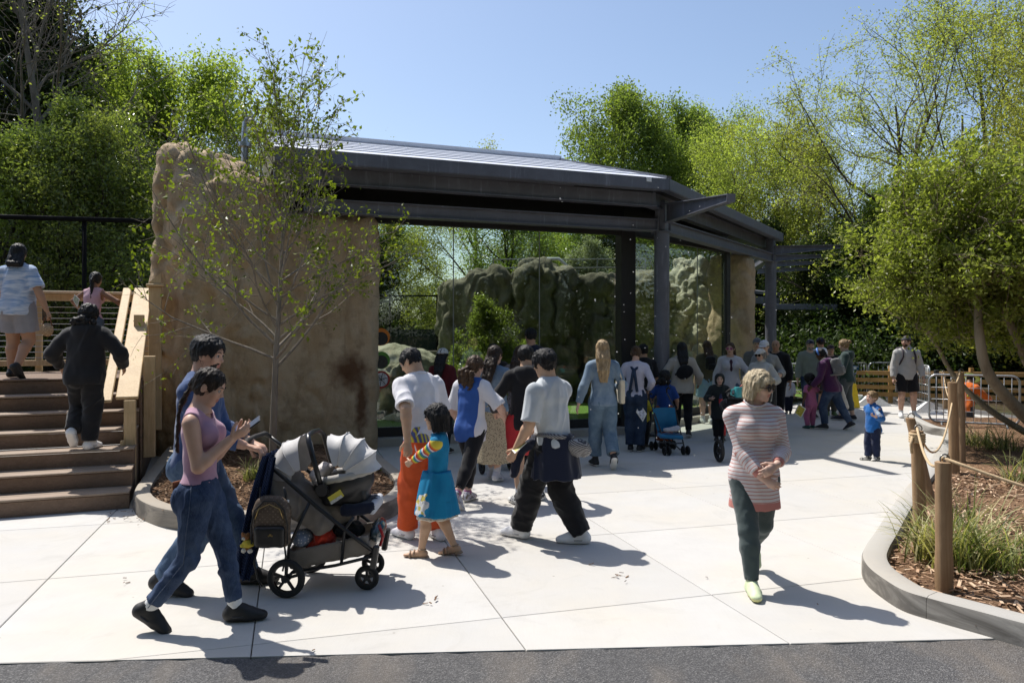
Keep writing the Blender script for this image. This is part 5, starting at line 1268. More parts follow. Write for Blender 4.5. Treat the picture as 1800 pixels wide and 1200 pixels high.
    def leg(s, sd, infl=0.0):
        H = s.H * (.5 + .5 * s.g); c = s.kn[sd] + (s.ank[sd] - s.kn[sd]) * .30; bk = np.cross(nrm(s.ank[sd] - s.kn[sd]), V(1, 0, 0)); bk = bk if bk[1] < 0 else -bk
        return [RC(s.hipj[sd] + V(0, 0, -.01 * H), s.kn[sd], .062 * H + infl, .038 * H + infl), RC(s.kn[sd], c + bk * .008 * H, .036 * H + infl, .0365 * H + infl), RC(c + bk * .008 * H, s.ank[sd], .0365 * H + infl, .0215 * H + infl)]
    def hand(s, sd):
        H = s.H * (1 + .12 * s.k) * (.94 if s.sex == 'f' else 1); d = s.hd[sd]; n = s.hd[sd + 'n']; n = nrm(n - d * np.dot(n, d)); x = np.cross(d, n) * (1 if sd == 'R' else -1)   # x points to the thumb side
        cu = s.curl.get(sd, .45); o = s.wr[sd] + d * .006 * H; a = []
        a.append((RC(s.wr[sd], o + d * .045 * H, .0165 * H, .0215 * H, n, .55), .006))
        a.append((RC(o + d * .044 * H - x * .012 * H, o + d * .046 * H + x * .012 * H, .0125 * H, .0125 * H, n, .7), .006))
        for i in range(4):
            p = o + d * (.052 - .004 * abs(i - 1.4)) * H + x * (1.5 - i) * .0105 * H; L = (.046, .050, .047, .037)[i] * H; q = d; r0 = .0062 * H
            for j in range(3):
                ang = cu * (.55, .95, .75)[j]; q = nrm(q * math.cos(ang) + n * math.sin(ang) * 1.0) if j else nrm(d * math.cos(ang * .7) + n * math.sin(ang * .7) + x * (1.5 - i) * .045)
                if j: pass
                e = p + q * L * (.44, .32, .26)[j]; a.append((RC(p, e, r0 * (1 - .10 * j), r0 * (.92 - .12 * j)), .003)); p = e
        p = o + d * .012 * H + x * .014 * H; q = nrm(d * .72 + x * .62 + n * (.25 + .35 * cu))
        for j in range(2):
            e = p + q * (.030, .022)[j] * H; a.append((RC(p, e, .0085 * H * (1 - .1 * j), .0072 * H * (1 - .12 * j)), .004)); p = e; q = nrm(q + d * .35 + n * .35 * cu - x * .25)
        return a
    def headprims(s):
        hh, P_, ax = s.hh, s.hp_, s.hax(); kd = s.k; j = 1.0 if s.sex == 'm' and kd < .5 else .93
        u = [(EL(P_(0, -.04, .12), V(.335, .405, .375) * hh, ax), 0), (EL(P_(0, .10, -.15), V(.265 * j + .02 * kd, .275, .33) * hh, ax), .10 * hh),
             (RC(P_(-.11, .19, -.36), P_(.11, .19, -.36), .085 * hh * j), .10 * hh), (EL(P_(0, .275, -.41), V(.09, .07, .075) * hh * j, ax), .07 * hh),
             (RC(P_(0, .325, .05), P_(0, .415, -.095), .034 * hh, .050 * hh), .05 * hh), (RC(P_(-.05, .36, -.115), P_(.05, .36, -.115), .038 * hh), .03 * hh),
             (RC(P_(-.19, .31, .105), P_(.19, .31, .105), .045 * hh), .07 * hh), (EL(P_(0, .335, -.225), V(.105, .048, .028) * hh, ax), .02 * hh), (EL(P_(0, .328, -.275), V(.09, .048, .032) * hh, ax), .02 * hh)]
        for sg in (1, -1):
            u.append((EL(P_(sg * .18, .24, -.08), V(.10, .09, .10) * hh, ax), .08 * hh))
            u.append((EL(P_(sg * .335, -.04, -.02), V(.035, .085, .145) * hh, [nrm(s.hr + s.hf * .45 * -sg * -1), nrm(s.hf - s.hr * .45 * sg), s.hu]), .02 * hh))
        return u
    def build_body(s, label, cat, group, face):
        H, h = s.H, s.h; allp = []
        body = [(p, .03 * H) for p in s.torso(-.004)]
        nk = RC(s.nb - s.up * .02 * H, s.hp_(0, -.10, -.22), (.034 if s.sex == 'f' else .040) * H * (1 - .1 * s.k), (.031 if s.sex == 'f' else .037) * H)
        body.append((nk, .02 * H))
        for sd in 'RL':
            body += [(p, .012 * H) for p in s.leg(sd)] + [(RC(s.ank[sd], s.ank[sd] - V(0, 0, .02 * H), .021 * H, .02 * H), .01)]
        hd = [(p, k) for p, k in s.headprims()]
        body += [(p, max(k, .0)) for p, k in hd[:1]]; body[-1] = (hd[0][0], .018 * H); body += hd[1:]
        armp = []
        for sd in 'RL': armp += [(p, .010 * H) for p in s.arm(sd)] + s.hand(sd)
        lo, hi = fbounds([p for p, _ in body + armp]); fl = Field(lo, hi, h); fa = fl.sub()
        for p, k in body: fl.add(p, k)
        for sg in (1, -1): fl.add(RC(s.hp_(sg * .145, .40, .035), s.hp_(sg * .145, .37, .035), .050 * s.hh), .05 * s.hh, op='s')
        for p, k in armp: fa.add(p, k)
        # arms join the torso only near the shoulder, so that hands stay clear of hips
        fl.join(fa, .012)
        v, f = fl.mesh(); v = relax(v, f, 1, .4)
        lip = np.clip(1 - np.minimum(EL(s.hp_(0, .36, -.228), V(.10, .06, .026) * s.hh, s.hax()).d(*v.T), EL(s.hp_(0, .36, -.274), V(.085, .06, .030) * s.hh, s.hax()).d(*v.T)) / (.012 * s.hh + .002), 0, 1) * .8
        s.root = link('person', np_mesh('person', v, f, True, {'lip': ('POINT', lip)}), m_skin('skin ' + s.skin, SKIN[s.skin]))
        s.root.location = s.loc; s.root.rotation_euler = (0, 0, s.rz); tag(s.root, label, cat, group)
        if face: s.face()
    def child(s, name, v, f, mat, attrs=None, smooth=True):
        return link(name, np_mesh(name, v, f, smooth, attrs), mat, s.root)
    def face(s):
        ew = M('eye', lambda t: t.bsdf(t.ramp(t.attr('iris'), [(.0, (.012, .009, .008)), (.70, (.02, .012, .008)), (.74, (.42, .39, .37))], 'CONSTANT'), .15).id_data and t)
        for sg in (1, -1):
            c = s.hp_(sg * .145, .312, .03); r = .058 * s.hh; n, m = 12, 8; vs_ = []; b = MB()
            b.sphere((0, 0, 0), r, n, m); vv = np.array(b.v); q = np.array([f for f in b.f if len(f) == 4])
            w = c + vv; fwd = nrm(s.hf); ir = np.arccos(np.clip((vv / (np.linalg.norm(vv, axis=1)[:, None] + 1e-9)) @ fwd, -1, 1)) 
            s.child('eye', w, q, ew, {'iris': ('POINT', ir)})
            b = MB(); b.tube([s.hp_(sg * .065, .385, .118), s.hp_(sg * .14, .375, .145), s.hp_(sg * .225, .315, .120)], [.012 * s.hh, .017 * s.hh, .009 * s.hh], 6); b.build('eyebrow', m_hair('brow', (.015, .010, .008), (.035, .024, .016)), s.root, True)
    def tuck(s, prims, planes, depth=.006, noarm=False):
        me = s.root.data; n = len(me.vertices); v = np.empty(n * 3, np.float32); me.vertices.foreach_get('co', v); v = v.reshape(-1, 3).astype(float); nn = np.empty(n * 3, np.float32); me.vertices.foreach_get('normal', nn); nn = nn.reshape(-1, 3)
        d = at_pts(prims, v); ok = (d > -depth) & (d < .035)
        ap = [p for q in 'RL' for p in s.arm(q)[1:] + [x for x, _ in s.hand(q)]] + [RC(s.sh[q] + (s.el[q] - s.sh[q]) * .35, s.el[q], .030 * s.H, .0265 * s.H) for q in 'RL']
        da = at_pts(ap, v); ok &= (da > .006) if noarm else True
        for pn, pp in planes: ok &= ((v - pp) @ nrm(pn)) < -.004
        v = v - nn * (np.where(ok, d + depth, 0))[:, None]; me.vertices.foreach_set('co', v.astype(np.float32).ravel()); me.update()
    # ---- generic garment from primitives
    def garment(s, name, mat, prims, k=.02, cuts=(), inner=(), disp=(.004, 6.0, (1, 1, .5)), h=None, attr=None, seed=0, extra=None, ridge=0.0):
        h = h or s.h; lo, hi = fbounds(prims, .03); fl = Field(lo, hi, h)
        for p in prims: fl.add(p, k)
        for n, p in cuts: fl.cut(n, p)
        for p in inner: fl.add(p, .0, op='s')
        if extra: extra(fl)
        v, f = fl.mesh()
        if not len(v): return None
        v = relax(v, f, 1, .4)
        return s.finish(name, mat, v, f, disp, attr, seed, ridge)
    def finish(s, name, mat, v, f, disp, attr=None, seed=0, ridge=0.0):
        n = vnormals(v, f)
        if disp:
            a, fr, st = disp; q = v * V(*st) + seed * 1.37 + s.seed * .61
            dd = NZ.fbm(q, fr, 2, .5)
            if ridge:
                m_ = np.clip(.55 + .6 * NZ3(q, fr * .35), 0, 1)
                cr = 1 - 2.6 * np.abs(NZ2(q @ CRX, fr * .75)); cr2 = 1 - 2.4 * np.abs(NZ3(q @ CRX2, fr * 1.25))
                dd = dd * (1 - ridge) + ridge * m_ * 1.5 * np.maximum(cr, -.9) + ridge * .5 * (1 - m_) * np.maximum(cr2, -.9)
            v = v + n * (a * dd)[:, None]
        at = attr(v) if attr else None
        return s.child(name, v, f, mat, at)
    def top(s, mat, name='shirt', infl=.012, sleeve=.6, hem=-.03, loose=.0, neck=.0, sinfl=None, hood=False, tank=False, attr=False, disp=None, seed=1, vneck=.5, cuff=False, ridge=.35, collar=False, neckz=0.0):
        """sleeve counts along the whole arm: .5 elbow, 1 wrist"""
        H = s.H; pr = s.torso(infl); k = .022 * H
        hz = s.pz + hem * H
        if loose > 0 or hem < -.02:
            wr = (.072 if s.sex == 'f' else .079) * H * s.g
            pr.append(RC(s.pv + s.up * s.T * .45, V(0, 0, hz - .01), wr + infl + loose * .4, (.086 if s.sex == 'f' else .082) * H * s.g + infl + loose, (0, 1, 0), .84))
        lo, hi = fbounds(pr, .03); armp = {}
        si = infl if sinfl is None else sinfl
        if not tank:
            for sd in 'RL':
                ap = []; A = s.arm(sd, si); full = s.u1 + s.u2; L = sleeve * full
                if L <= s.u1: 
                    e = s.sh[sd] + (s.el[sd] - s.sh[sd]) * (L / s.u1); ap = [RC(s.sh[sd] - s.up * (.008 * H + si * .4), e + nrm(s.el[sd] - s.sh[sd]) * .03, .0325 * H * (.6 + .4 * s.g) + si, .033 * H * (.6 + .4 * s.g) + si * 1.3)]; cutp, cutn = e, nrm(s.el[sd] - s.sh[sd])
                else:
                    e = s.el[sd] + (s.wr[sd] - s.el[sd]) * ((L - s.u1) / s.u2); A[2] = RC(A[2].a, s.wr[sd], A[2].ra, .0195 * H + si * .9); A[0] = RC(A[0].a - s.up * si * .4, A[0].b, A[0].ra, A[0].rb); ap = A; cutp, cutn = e, nrm(s.wr[sd] - s.el[sd])
                armp[sd] = (ap, cutp, cutn)
                l2, h2 = fbounds(ap, .03); lo = np.minimum(lo, l2); hi = np.maximum(hi, h2)
        if hood:
            hp = [RC(s.nb - s.f * .045 * H - s.r * .055 * H - s.up * .012 * H, s.nb - s.f * .045 * H + s.r * .055 * H - s.up * .012 * H, .034 * H), EL(s.nb - s.f * .062 * H - s.up * .035 * H, V(.075, .036, .062) * H, [s.r, s.f, s.up])] + [RC(s.nb + s.r * sg * .052 * H - s.f * .02 * H, s.nb + s.r * sg * .03 * H + s.f * .045 * H - s.up * .045 * H, .024 * H, .014 * H) for sg in (1, -1)]
        fl = Field(lo, hi, s.h)
        for p in pr: fl.add(p, k)
        # neck opening
        nn = nrm(s.up + s.f * vneck); fl.add(RC(s.nb + nn * (.038 + neckz) * H + s.f * .006 * H, s.nb + nn * .2 + s.f * .006 * H, (.052 if not tank else .06) * H, .06 * H), .008, op='s'); fl.cut(s.up, s.nb + s.up * (.022 + neckz) * H)
        if tank:
            for sd, sg in (('R', 1), ('L', -1)):
                fl.add(EL(s.sh[sd] + s.r * sg * .028 * H - s.up * .035 * H, V(.046, .06, .088) * H, [s.r, s.f, s.up]), .012, op='s')
            fl.add(RC(s.nb - s.up * .0 * H + s.f * .02 * H, s.nb + s.up * .1, .050 * H), .008, op='s')
        fl.cut((0, 0, -1), (0, 0, hz))
        if hem < -.02: fl.add(RC(V(0, 0, hz - .05), V(0, 0, hz + .03), (.07) * H * s.g + infl + loose * .7, .06 * H * s.g, (0, 1, 0), .8), .0, op='s')
        for sd, (ap, cp, cn) in armp.items():
            fa = fl.sub()
            for p in ap: fa.add(p, .012 * H)
            fa.cut(cn, cp)
            fl.join(fa, .022 * H)
            fl.add(RC(cp - cn * .022, cp + cn * .04, max(.020 * H, (.026 if sleeve <= .55 else .0165) * H), (.030 if sleeve <= .55 else .019) * H), .0, op='s') if si > .006 else None
        if hood:
            for p in hp: fl.add(p, .012 * H)
        if collar: fl.add(RC(s.nb - s.up * .01 * H, s.nb + s.up * .025 * H, .048 * H, .046 * H, s.f, .95), .01)
        v, f = fl.mesh(); v = relax(v, f, 1, .4)
        dep = max(.013, s.h * 1.3); s.tuck(pr, [((0, 0, -1), (0, 0, hz)), (s.up, s.nb - s.up * .02 * H)] + [(s.r * sg, s.pv + s.r * sg * abs((s.sh['R'] - s.pv) @ s.r) * .80) for sg in (1, -1)], dep, True)
        for sd, (ap, cp, cn) in armp.items(): s.tuck(ap, [(cn, cp), (-cn, s.sh[sd] - cn * .02)] if sleeve * (s.u1 + s.u2) <= s.u1 else [(cn, cp - cn * .01)], dep)
        if not (hood or collar or tank) and s.h < .0115:
            b = MB(); c = s.nb + s.up * (.012 + neckz) * H + s.f * .004 * H; b.tube([c + s.r * math.cos(a) * .0475 * H + s.f * math.sin(a) * .050 * H - s.up * max(math.sin(a), 0) * .022 * H for a in np.linspace(0, 6.283, 25)[:-1]], .0042 * H, 6, closed=True); b.build('neckband', mat, s.root, True)
        def at(v):
            o = np.zeros(len(v)); isarm = np.zeros(len(v)); o[:] = v[:, 2]
            if armp:
                dt = at_pts(pr, v)
                for sd, (ap, _, _) in armp.items():
                    m = at_pts(ap, v) < dt - .004
                    a, e, w = s.sh[sd], s.el[sd], s.wr[sd]; t1 = np.clip((v - a) @ (e - a) / np.dot(e - a, e - a), 0, 1) * s.u1; t2 = np.clip((v - e) @ (w - e) / np.dot(w - e, w - e), 0, 1.2) * s.u2
                    o = np.where(m, a[2] - t1 - t2, o); isarm = np.where(m, 1.0, isarm)
            return {'s': ('POINT', o), 'arm': ('POINT', isarm), 'side': ('POINT', np.abs((v - s.pv) @ s.r))}
        return s.finish(name, mat, v, f, disp or (.0065, 4.2, (1.1, 1.1, .65)), at if attr else None, seed, ridge)
    def trousers(s, mat, name='trousers', infl=.008, end=.97, hemr=.030, kneer=.043, waist=.072, disp=None, seed=3, ridge=.35, both=True, thigh=0.):
        """end: 0 hip, .5 knee, 1 ankle; hemr, kneer in body heights"""
        H = s.H; pr = s.torso(infl, False)[:2] + s.torso(infl)[-2:]; pr = [p for p in pr]
        lo, hi = fbounds(pr, .03); lg = {}
        for sd in 'RL':
            g = (.5 + .5 * s.g); hp = s.hipj[sd] + V(0, 0, -.01 * H); kn, an = s.kn[sd], s.ank[sd]
            if end <= .5:
                e = hp + (kn - hp) * (end * 2); cn = nrm(kn - hp); ap = [RC(hp, e + cn * .03, .063 * H * g + infl + thigh, max(kneer * H, .042 * H * g) + infl)]
            else:
                e = kn + (an - kn) * ((end - .5) * 2); cn = nrm(an - kn); c = kn + (an - kn) * .32
                ap = [RC(hp, kn, .063 * H * g + infl + thigh, kneer * H * g + infl), RC(kn, c, kneer * H * g + infl, max(kneer * .97, hemr) * H * g + infl), RC(c, e + cn * .02, max(kneer * .97, hemr * .95) * H * g + infl, hemr * H + infl * .6)]
            lg[sd] = (ap, e, cn); l2, h2 = fbounds(ap, .03); lo = np.minimum(lo, l2); hi = np.maximum(hi, h2)
        hi[2] = min(hi[2], s.pz + (waist + .03) * H); fl = Field(lo, hi, s.h)
        for p in pr: fl.add(p, .02 * H)
        fl.cut((0, 0, 1), (0, 0, s.pz + waist * H))
        for sd, (ap, e, cn) in lg.items():
            fa = fl.sub()
            for p in ap: fa.add(p, .015 * H)
            fa.cut(cn, e); fl.join(fa, .012 * H)
            r = (.026 * H if end > .5 else .045 * H * (.5 + .5 * s.g)); fl.add(RC(e - cn * .03, e + cn * .05, r, r * 1.1), .0, op='s')
        s.tuck(pr, [((0, 0, 1), (0, 0, s.pz + waist * H)), ((0, 0, -1), (0, 0, s.pz - .02 * H))], max(.013, s.h * 1.3), True)
        for sd, (ap, e, cn) in lg.items(): s.tuck(ap, [(cn, e), ((0, 0, 1), (0, 0, s.pz + .01 * H))], max(.013, s.h * 1.3), True)
        v, f = fl.mesh(); v = relax(v, f, 1, .4)
        return s.finish(name, mat, v, f, disp or (.0065, 4.6, (1, 1, .8)), lambda v: {'s': ('POINT', v[:, 2])}, seed, ridge)
    def jean_details(s, mat, thread, infl=.008, kneer=.043, hemr=.03):
        H = s.H; g = (.5 + .5 * s.g)
        for sg in (1, -1):      # back pockets and side seams
            c = V(sg * .048 * H, -.07 * H, s.pz - .012 * H); q = s.torso(infl + .0035)[:2] + s.torso(infl + .0035)[-2:]
            s.garment('pocket', mat, q, .02 * H, [((1, 0, 0), c + V(.034 * H, 0, 0)), ((-1, 0, 0), c - V(.034 * H, 0, 0)), ((0, 0, 1), c + V(0, 0, .042 * H)), (nrm(V(.35, 0, -1)), c - V(0, 0, .050 * H)), (nrm(V(-.35, 0, -1)), c - V(0, 0, .050 * H)), ((0, 1, 0), V(0, -.03 * H, 0))], disp=(.001, 9, (1, 1, 1)))
            sd = 'R' if sg > 0 else 'L'; hp, kn, an = s.hipj[sd], s.kn[sd], s.ank[sd]; b = MB()
            rr = lambda r: V(sg * (r * H + infl + .003), 0, 0)
            b.tube([V(sg * .098 * H, 0, s.pz + .05 * H), hp + rr(.062 * g) + V(0, 0, -.03 * H), hp * .5 + kn * .5 + rr(.052 * g), kn + rr(kneer * g), kn * .5 + an * .5 + rr((kneer + hemr) * .5), kn * .08 + an * .92 + rr(hemr)], .0028, 5); b.build('seam', thread, s.root, True)
    def skirt(s, mat, name='skirt', top=.06, bottom=.2, r0=None, r1=.14, disp=(.008, 3.0, (1.3, 1.3, .12)), sq=.85, seed=5, infl=.0, ridge=.3, ctr=(0, 0), attr=None):
        """a flared tube: from pelvis+top*H down to the height bottom*H"""
        H = s.H; zt = s.pz + top * H; zb = bottom * H; r0 = r0 or (.088 * s.g)
        pr = [RC(V(0, 0, zt), V(ctr[0], ctr[1], zb - .03), r0 * H, r1 * H, (0, 1, 0), sq)]
        return s.garment(name, mat, pr, 0, [((0, 0, 1), (0, 0, zt)), ((0, 0, -1), (0, 0, zb))], [RC(V(ctr[0], ctr[1], zb - .05), V(ctr[0] * .8, ctr[1] * .8, zb + .08), (r1 - .008) * H, (r1 - .03) * H, (0, 1, 0), sq)], disp, None, attr, seed, ridge=ridge)
    def shoes(s, upper, sole=(.75, .75, .73), high=False, sandal=False, h=None, thick=.013, bulk=1.0):
        H = s.H * (1 + .08 * s.k) * (.95 if s.sex == 'f' else 1); h = h or s.h
        def fn(t):
            a = t.attr('s'); n = t.noise(t.coord(), 60, 3)
            c = t.mix(t.ramp(a, [(.0, 0), (.5, 0), (.501, 1)], 'CONSTANT'), sole, upper if len(upper) == 3 else upper[0])
            if len(upper) == 2: c = t.mix(t.ramp(t.noise(t.coord(), 22, 2), [(.52, 0), (.55, 1)]), c, t.mix(t.ramp(a, [(.0, 0), (.5, 0), (.501, 1)], 'CONSTANT'), sole, upper[1]))
            t.bsdf(c, .6, t.bump(n, .25, .003)); return t
        mat = M('shoe %s %s' % (upper, sole), fn)
        for sd in 'RL':
            q, yaw, pit = s.foot[sd]; q = s.ank[sd]; fw = V(math.sin(R(yaw)), math.cos(R(yaw)), 0); rt = np.cross(fw, V(0, 0, 1)); Rp = rot(rt, R(-pit)); fw = Rp @ fw; u = Rp @ V(0, 0, 1)
            b = q - u * .050 * H; bk = bulk
            P_ = lambda y, z, x=0.: b + fw * y * H + u * z * H + rt * x * H
            pr = [RC(P_(-.022, .026), P_(.055, .024), .028 * H * bk, .027 * H * bk, u, 1.05), RC(P_(.055, .020), P_(.102, .016, .004 * (1 if sd == 'R' else -1)), .030 * H * bk, .024 * H * bk, u, .78), RC(P_(-.012, .045), P_(.028, .044), .023 * H * bk, .024 * H), RC(P_(0, .05), P_(-.004, .068 if not high else .095), .025 * H, .026 * H), RC(P_(.03, .042), P_(.085, .026), .018 * H, .016 * H)]
            fl = Field(*fbounds(pr, .02), min(h, .008) if s.h < .012 else h)
            for p in pr: fl.add(p, .012 * H)
            fl.cut(-u, P_(0, .0)); fl.cut(u, P_(0, .070 if not high else .098)); fl.cut(nrm(u * .9 + fw * .5), P_(.045, .070 if not high else .098))
            fl.add(RC(P_(0, .062 if not high else .09), P_(-.002, .13), .0195 * H, .022 * H), .0, op='s')
            v, f = fl.mesh(); v = relax(v, f, 1, .4); z = ((v - b) @ u) / (thick * H)
            so = s.child('shoe', v, f, mat, {'s': ('POINT', np.clip(z * .5, 0, 1))})
            if s.h < .012:
                base = upper[0] if len(upper) == 2 and not np.isscalar(upper[0]) else upper; lum = sum(base) / 3; lc = tuple(min(.7, x * .55 + .02) for x in base) if lum > .2 else tuple(x * 2.2 + .012 for x in base)
                lm = plain('lace %.2f %.2f' % (lc[0], lc[2]), lc, .8)
                bm_ = MB()
                for y, z_ in ((.030, .062), (.044, .054), (.058, .046), (.072, .0405)): bm_.tube([P_(y, z_ - .008, -.017), P_(y + .003, z_ + .002, -.008), P_(y + .003, z_ + .002, .008), P_(y, z_ - .008, .017)], .0028 * H, 5)
                bm_.build('laces', lm, so, True)
                for sg in (-1, 1):
                    bm_ = MB(); bm_.tube([P_(-.030, .030, sg * .021), P_(.0, .020, sg * .0285), P_(.030, .019, sg * .0295), P_(.058, .034, sg * .024)], [.003 * H, .0055 * H, .005 * H, .002 * H], 6); bm_.build('side_stripe', lm, so, True)
    def sandals(s, mat):
        H = s.H * 1.06
        for sd in 'RL':
            q, yaw, pit = s.foot[sd]; q = s.ank[sd]; fw = V(math.sin(R(yaw)), math.cos(R(yaw)), 0); rt = np.cross(fw, V(0, 0, 1)); Rp = rot(rt, R(-pit)); fw = Rp @ fw; u = Rp @ V(0, 0, 1); b = q - u * .050 * H
            P_ = lambda y, z, x=0.: b + fw * y * H + u * z * H + rt * x * H
            fp = [RC(P_(-.02, .026), P_(.05, .022), .022 * H, .021 * H), RC(P_(.05, .020), P_(.098, .016), .025 * H, .016 * H, u, .6), RC(P_(0, .03), P_(0, .06), .022 * H, .02 * H)]
            fl = Field(*fbounds(fp, .02), min(s.h, .007))
            for p in fp: fl.add(p, .012 * H)
            fl.cut(-u, P_(0, .010)); v, f = fl.mesh(); ft = s.child('foot', v, f, m_skin('skin ' + s.skin, SKIN[s.skin]), {'lip': ('POINT', np.zeros(len(v)))})
            fl = Field(*fbounds(fp, .02), min(s.h, .006))
            for p in fp[:2]: fl.add(p, .01, .004)
            fl.cut(-u, P_(0, -.004)); fl.cut(u, P_(0, .012)); 
            for p in (RC(P_(-.03, .0), P_(-.012, .0), .02 * H),): fl.add(p, .0)
            fl.cut(-u, P_(0, -.004)); v, f = fl.mesh(); s.child('sandal_sole', v, f, mat)
            for y, z, r in ((.07, .018, .028), (.045, .026, .0265), (-.004, .052, .0235)):
                b_ = MB(); c = P_(y, z); b_.tube([c + (rt * math.cos(a) * r * 1.0 + (u if y > 0 else fw) * math.sin(a) * r * (.72 if y > 0 else 1.0)) * H for a in np.linspace(0, 6.283, 17)[:-1]], .0042 * H * (1.4 if y > 0 else 1), 6, closed=True, sx=1); b_.build('strap', mat, s.root, True)
    def socks(s, col, upto=.25):
        for sd in 'RL':
            a, kn = s.ank[sd], s.kn[sd]; e = a + (kn - a) * upto; d = nrm(kn - a)
            s.garment('sock', plain('sock %s' % (col,), col, .9), [RC(a - d * .02, e, .0255 * s.H, .028 * s.H)], 0, [(d, e)], disp=(.001, 20, (1, 1, 3)), h=min(s.h, .009))
    # ---- hair and hats
    def hair(s, col, style='short', vol=.045, length=.3, seed=0, fringe=.0, amp=1.0):
        hh, P_, ax = s.hh, s.hp_, s.hax(); mat = m_hair('hair ' + col, *HAIR[col]); h = min(s.h, .010)
        pr = [(EL(P_(0, -.055, .135), V(.335 + vol, .41 + vol, .375 + vol) * hh, ax), 0)]; back = -s.hf; dn = -V(0, 0, 1)
        if style in ('short',): pr.append((EL(P_(0, -.20, -.10), V(.29, .24, .26) * hh, ax), .05 * hh))
        if style in ('long', 'pony', 'bun', 'braid', 'curly', 'bob'): pr.append((EL(P_(0, -.16, -.05), V(.335, .30, .33) * hh, ax), .06 * hh))
        if style == 'crop': pr.append((EL(P_(0, -.18, -.06), V(.30, .25, .24) * hh, ax), .05 * hh))
        cutp = []; keep = []
        root = P_(0, -.42, -.05)
        if style == 'long':
            e = s.nb + back * .085 * s.H - V(0, 0, 1) * length * s.H * .5; e2 = s.nb + back * .09 * s.H - V(0, 0, 1) * length * s.H
            for sg in (-1, 0, 1):
                o = s.hr * sg * .17 * hh; keep += [(RC(P_(sg * .20, -.22, .0), s.nb + back * .055 * s.H + o * 1.5 + s.up * .01 * s.H, .20 * hh, .17 * hh), .06 * hh), (RC(s.nb + back * .055 * s.H + o * 1.5, e + o * 1.2, .17 * hh, .15 * hh, s.f, .7), .05 * hh), (RC(e + o * 1.2, e2 + o * .9, .15 * hh, .07 * hh, s.f, .7), .05 * hh)]
        if style == 'pony':
            q = P_(0, -.50, .06); e = q + back * .16 * hh - V(0, 0, 1) * .30 * hh; e2 = e - V(0, 0, 1) * length * s.H + back * .02 * s.H; keep += [(RC(P_(0, -.40, .08), q, .10 * hh, .09 * hh), .03 * hh), (RC(q, e, .10 * hh, .13 * hh), .04 * hh), (RC(e, e2, .13 * hh, .05 * hh), .04 * hh)]
        if style == 'curly':
            q = P_(0, -.44, -.20); keep += [(RC(P_(0, -.36, -.05), q, .16 * hh, .14 * hh), .05 * hh)]
            g = np.random.default_rng(seed + 3)
            for i in range(16):
                a = q + (s.hr * g.normal(0, .20) + back * g.uniform(0, .25)) * hh - V(0, 0, 1) * g.uniform(.0, .3) * hh; keep.append((RC(a, a - V(0, 0, 1) * length * s.H * g.uniform(.35, 1.0) + s.hr * g.normal(0, .10) * hh, .15 * hh, .06 * hh), .03 * hh))
        if style == 'braid':
            q = P_(0, -.46, -.02); keep.append((RC(P_(0, -.36, .02), q, .14 * hh, .11 * hh), .04 * hh)); n = 10; p = q; path = catmull([q, s.nb - s.f * .060 * s.H + s.up * .035 * s.H - s.r * .01 * s.H, s.nb - s.f * .080 * s.H - s.up * .03 * s.H - s.r * .012 * s.H, s.nb - s.f * .092 * s.H - s.up * length * s.H - s.r * .02 * s.H], 4)
            for i in range(n):
                e = path[min(int((i + 1) / n * (len(path) - 1)), len(path) - 1)]; sx = (1 if i % 2 else -1) * .035 * hh
                keep.append((RC(p + s.hr * sx, e - s.hr * sx, .088 * hh * (1 - .045 * i), .07 * hh * (1 - .05 * i)), .015 * hh)); p = e
        if style == 'bun': keep.append((EL(P_(0, -.56, .22), V(.17, .15, .16) * hh, ax), .03 * hh))
        if style == 'bob':
            for a in np.linspace(-2.5, 2.5, 13):
                d = s.hr * math.sin(a) + -s.hf * math.cos(a); x, y = .345 * math.sin(a), -.06 - .37 * math.cos(a)
                if y > .12: continue
                keep.append((RC(P_(x * .95, y, .10), P_(x * 1.10, y * 1.02 - .02, -.16 - length), .13 * hh, .085 * hh), .05 * hh))
        if fringe: keep.append((RC(P_(-.20, .30, .22), P_(.20, .30, .22), .10 * hh, .10 * hh), .05 * hh)); keep.append((RC(P_(-.18, .355, .10 - fringe * .1), P_(.18, .355, .10 - fringe * .1), .045 * hh), .06 * hh))
        allp = [p for p, _ in pr + keep]; fl = Field(*fbounds(allp, .02), h)
        for p, k in pr: fl.add(p, k)
        # hairline: the face is cut away
        fl.add(EL(P_(0, .46, -.12), V(.335, .36, .40) * hh, ax), .03 * hh, op='s')
        if style in ('short', 'crop'):
            for sg in (1, -1): fl.add(EL(P_(sg * .40, .10, -.18), V(.16, .17, .26) * hh, ax), .02 * hh, op='s')
            fl.cut(-nrm(s.hu * 1 + s.hf * .28), P_(0, -.3, -.27 if style == 'short' else -.22))
        elif style in ('pony', 'bun', 'braid'):
            fl.cut(-nrm(s.hu * 1 + s.hf * .5), P_(0, -.3, -.26))
            for sg in (1, -1): fl.add(EL(P_(sg * .42, .08, -.20), V(.13, .16, .20) * hh, ax), .03 * hh, op='s')
        for p, k in keep: fl.add(p, k)
        v, f = fl.mesh(); v = relax(v, f, 1, .4); n = vnormals(v, f)
        q = (v - s.hc) @ np.array([s.hr, s.hf, s.hu]).T + seed
        if style == 'curly': d = .030 * hh * NZ2.fbm(q / s.H * 1.7, 22, 3, .6) + .02 * hh * np.abs(NZ3(q / s.H * 1.7, 40))
        else: d = amp * (.016 * hh * NZ2.fbm(q * V(1, 1, .16 if style != 'short' else .5) / s.H * 1.7, 26 if style != 'short' else 17, 3, .6) + .010 * hh * NZ3(q * V(1, 1, .3) / s.H, 60))
        v = v + n * d[:, None]
        o = s.child('hair', v, f, mat)
        if s.h < .0115: s.strands(o, v, f, mat, style, seed)
        return o
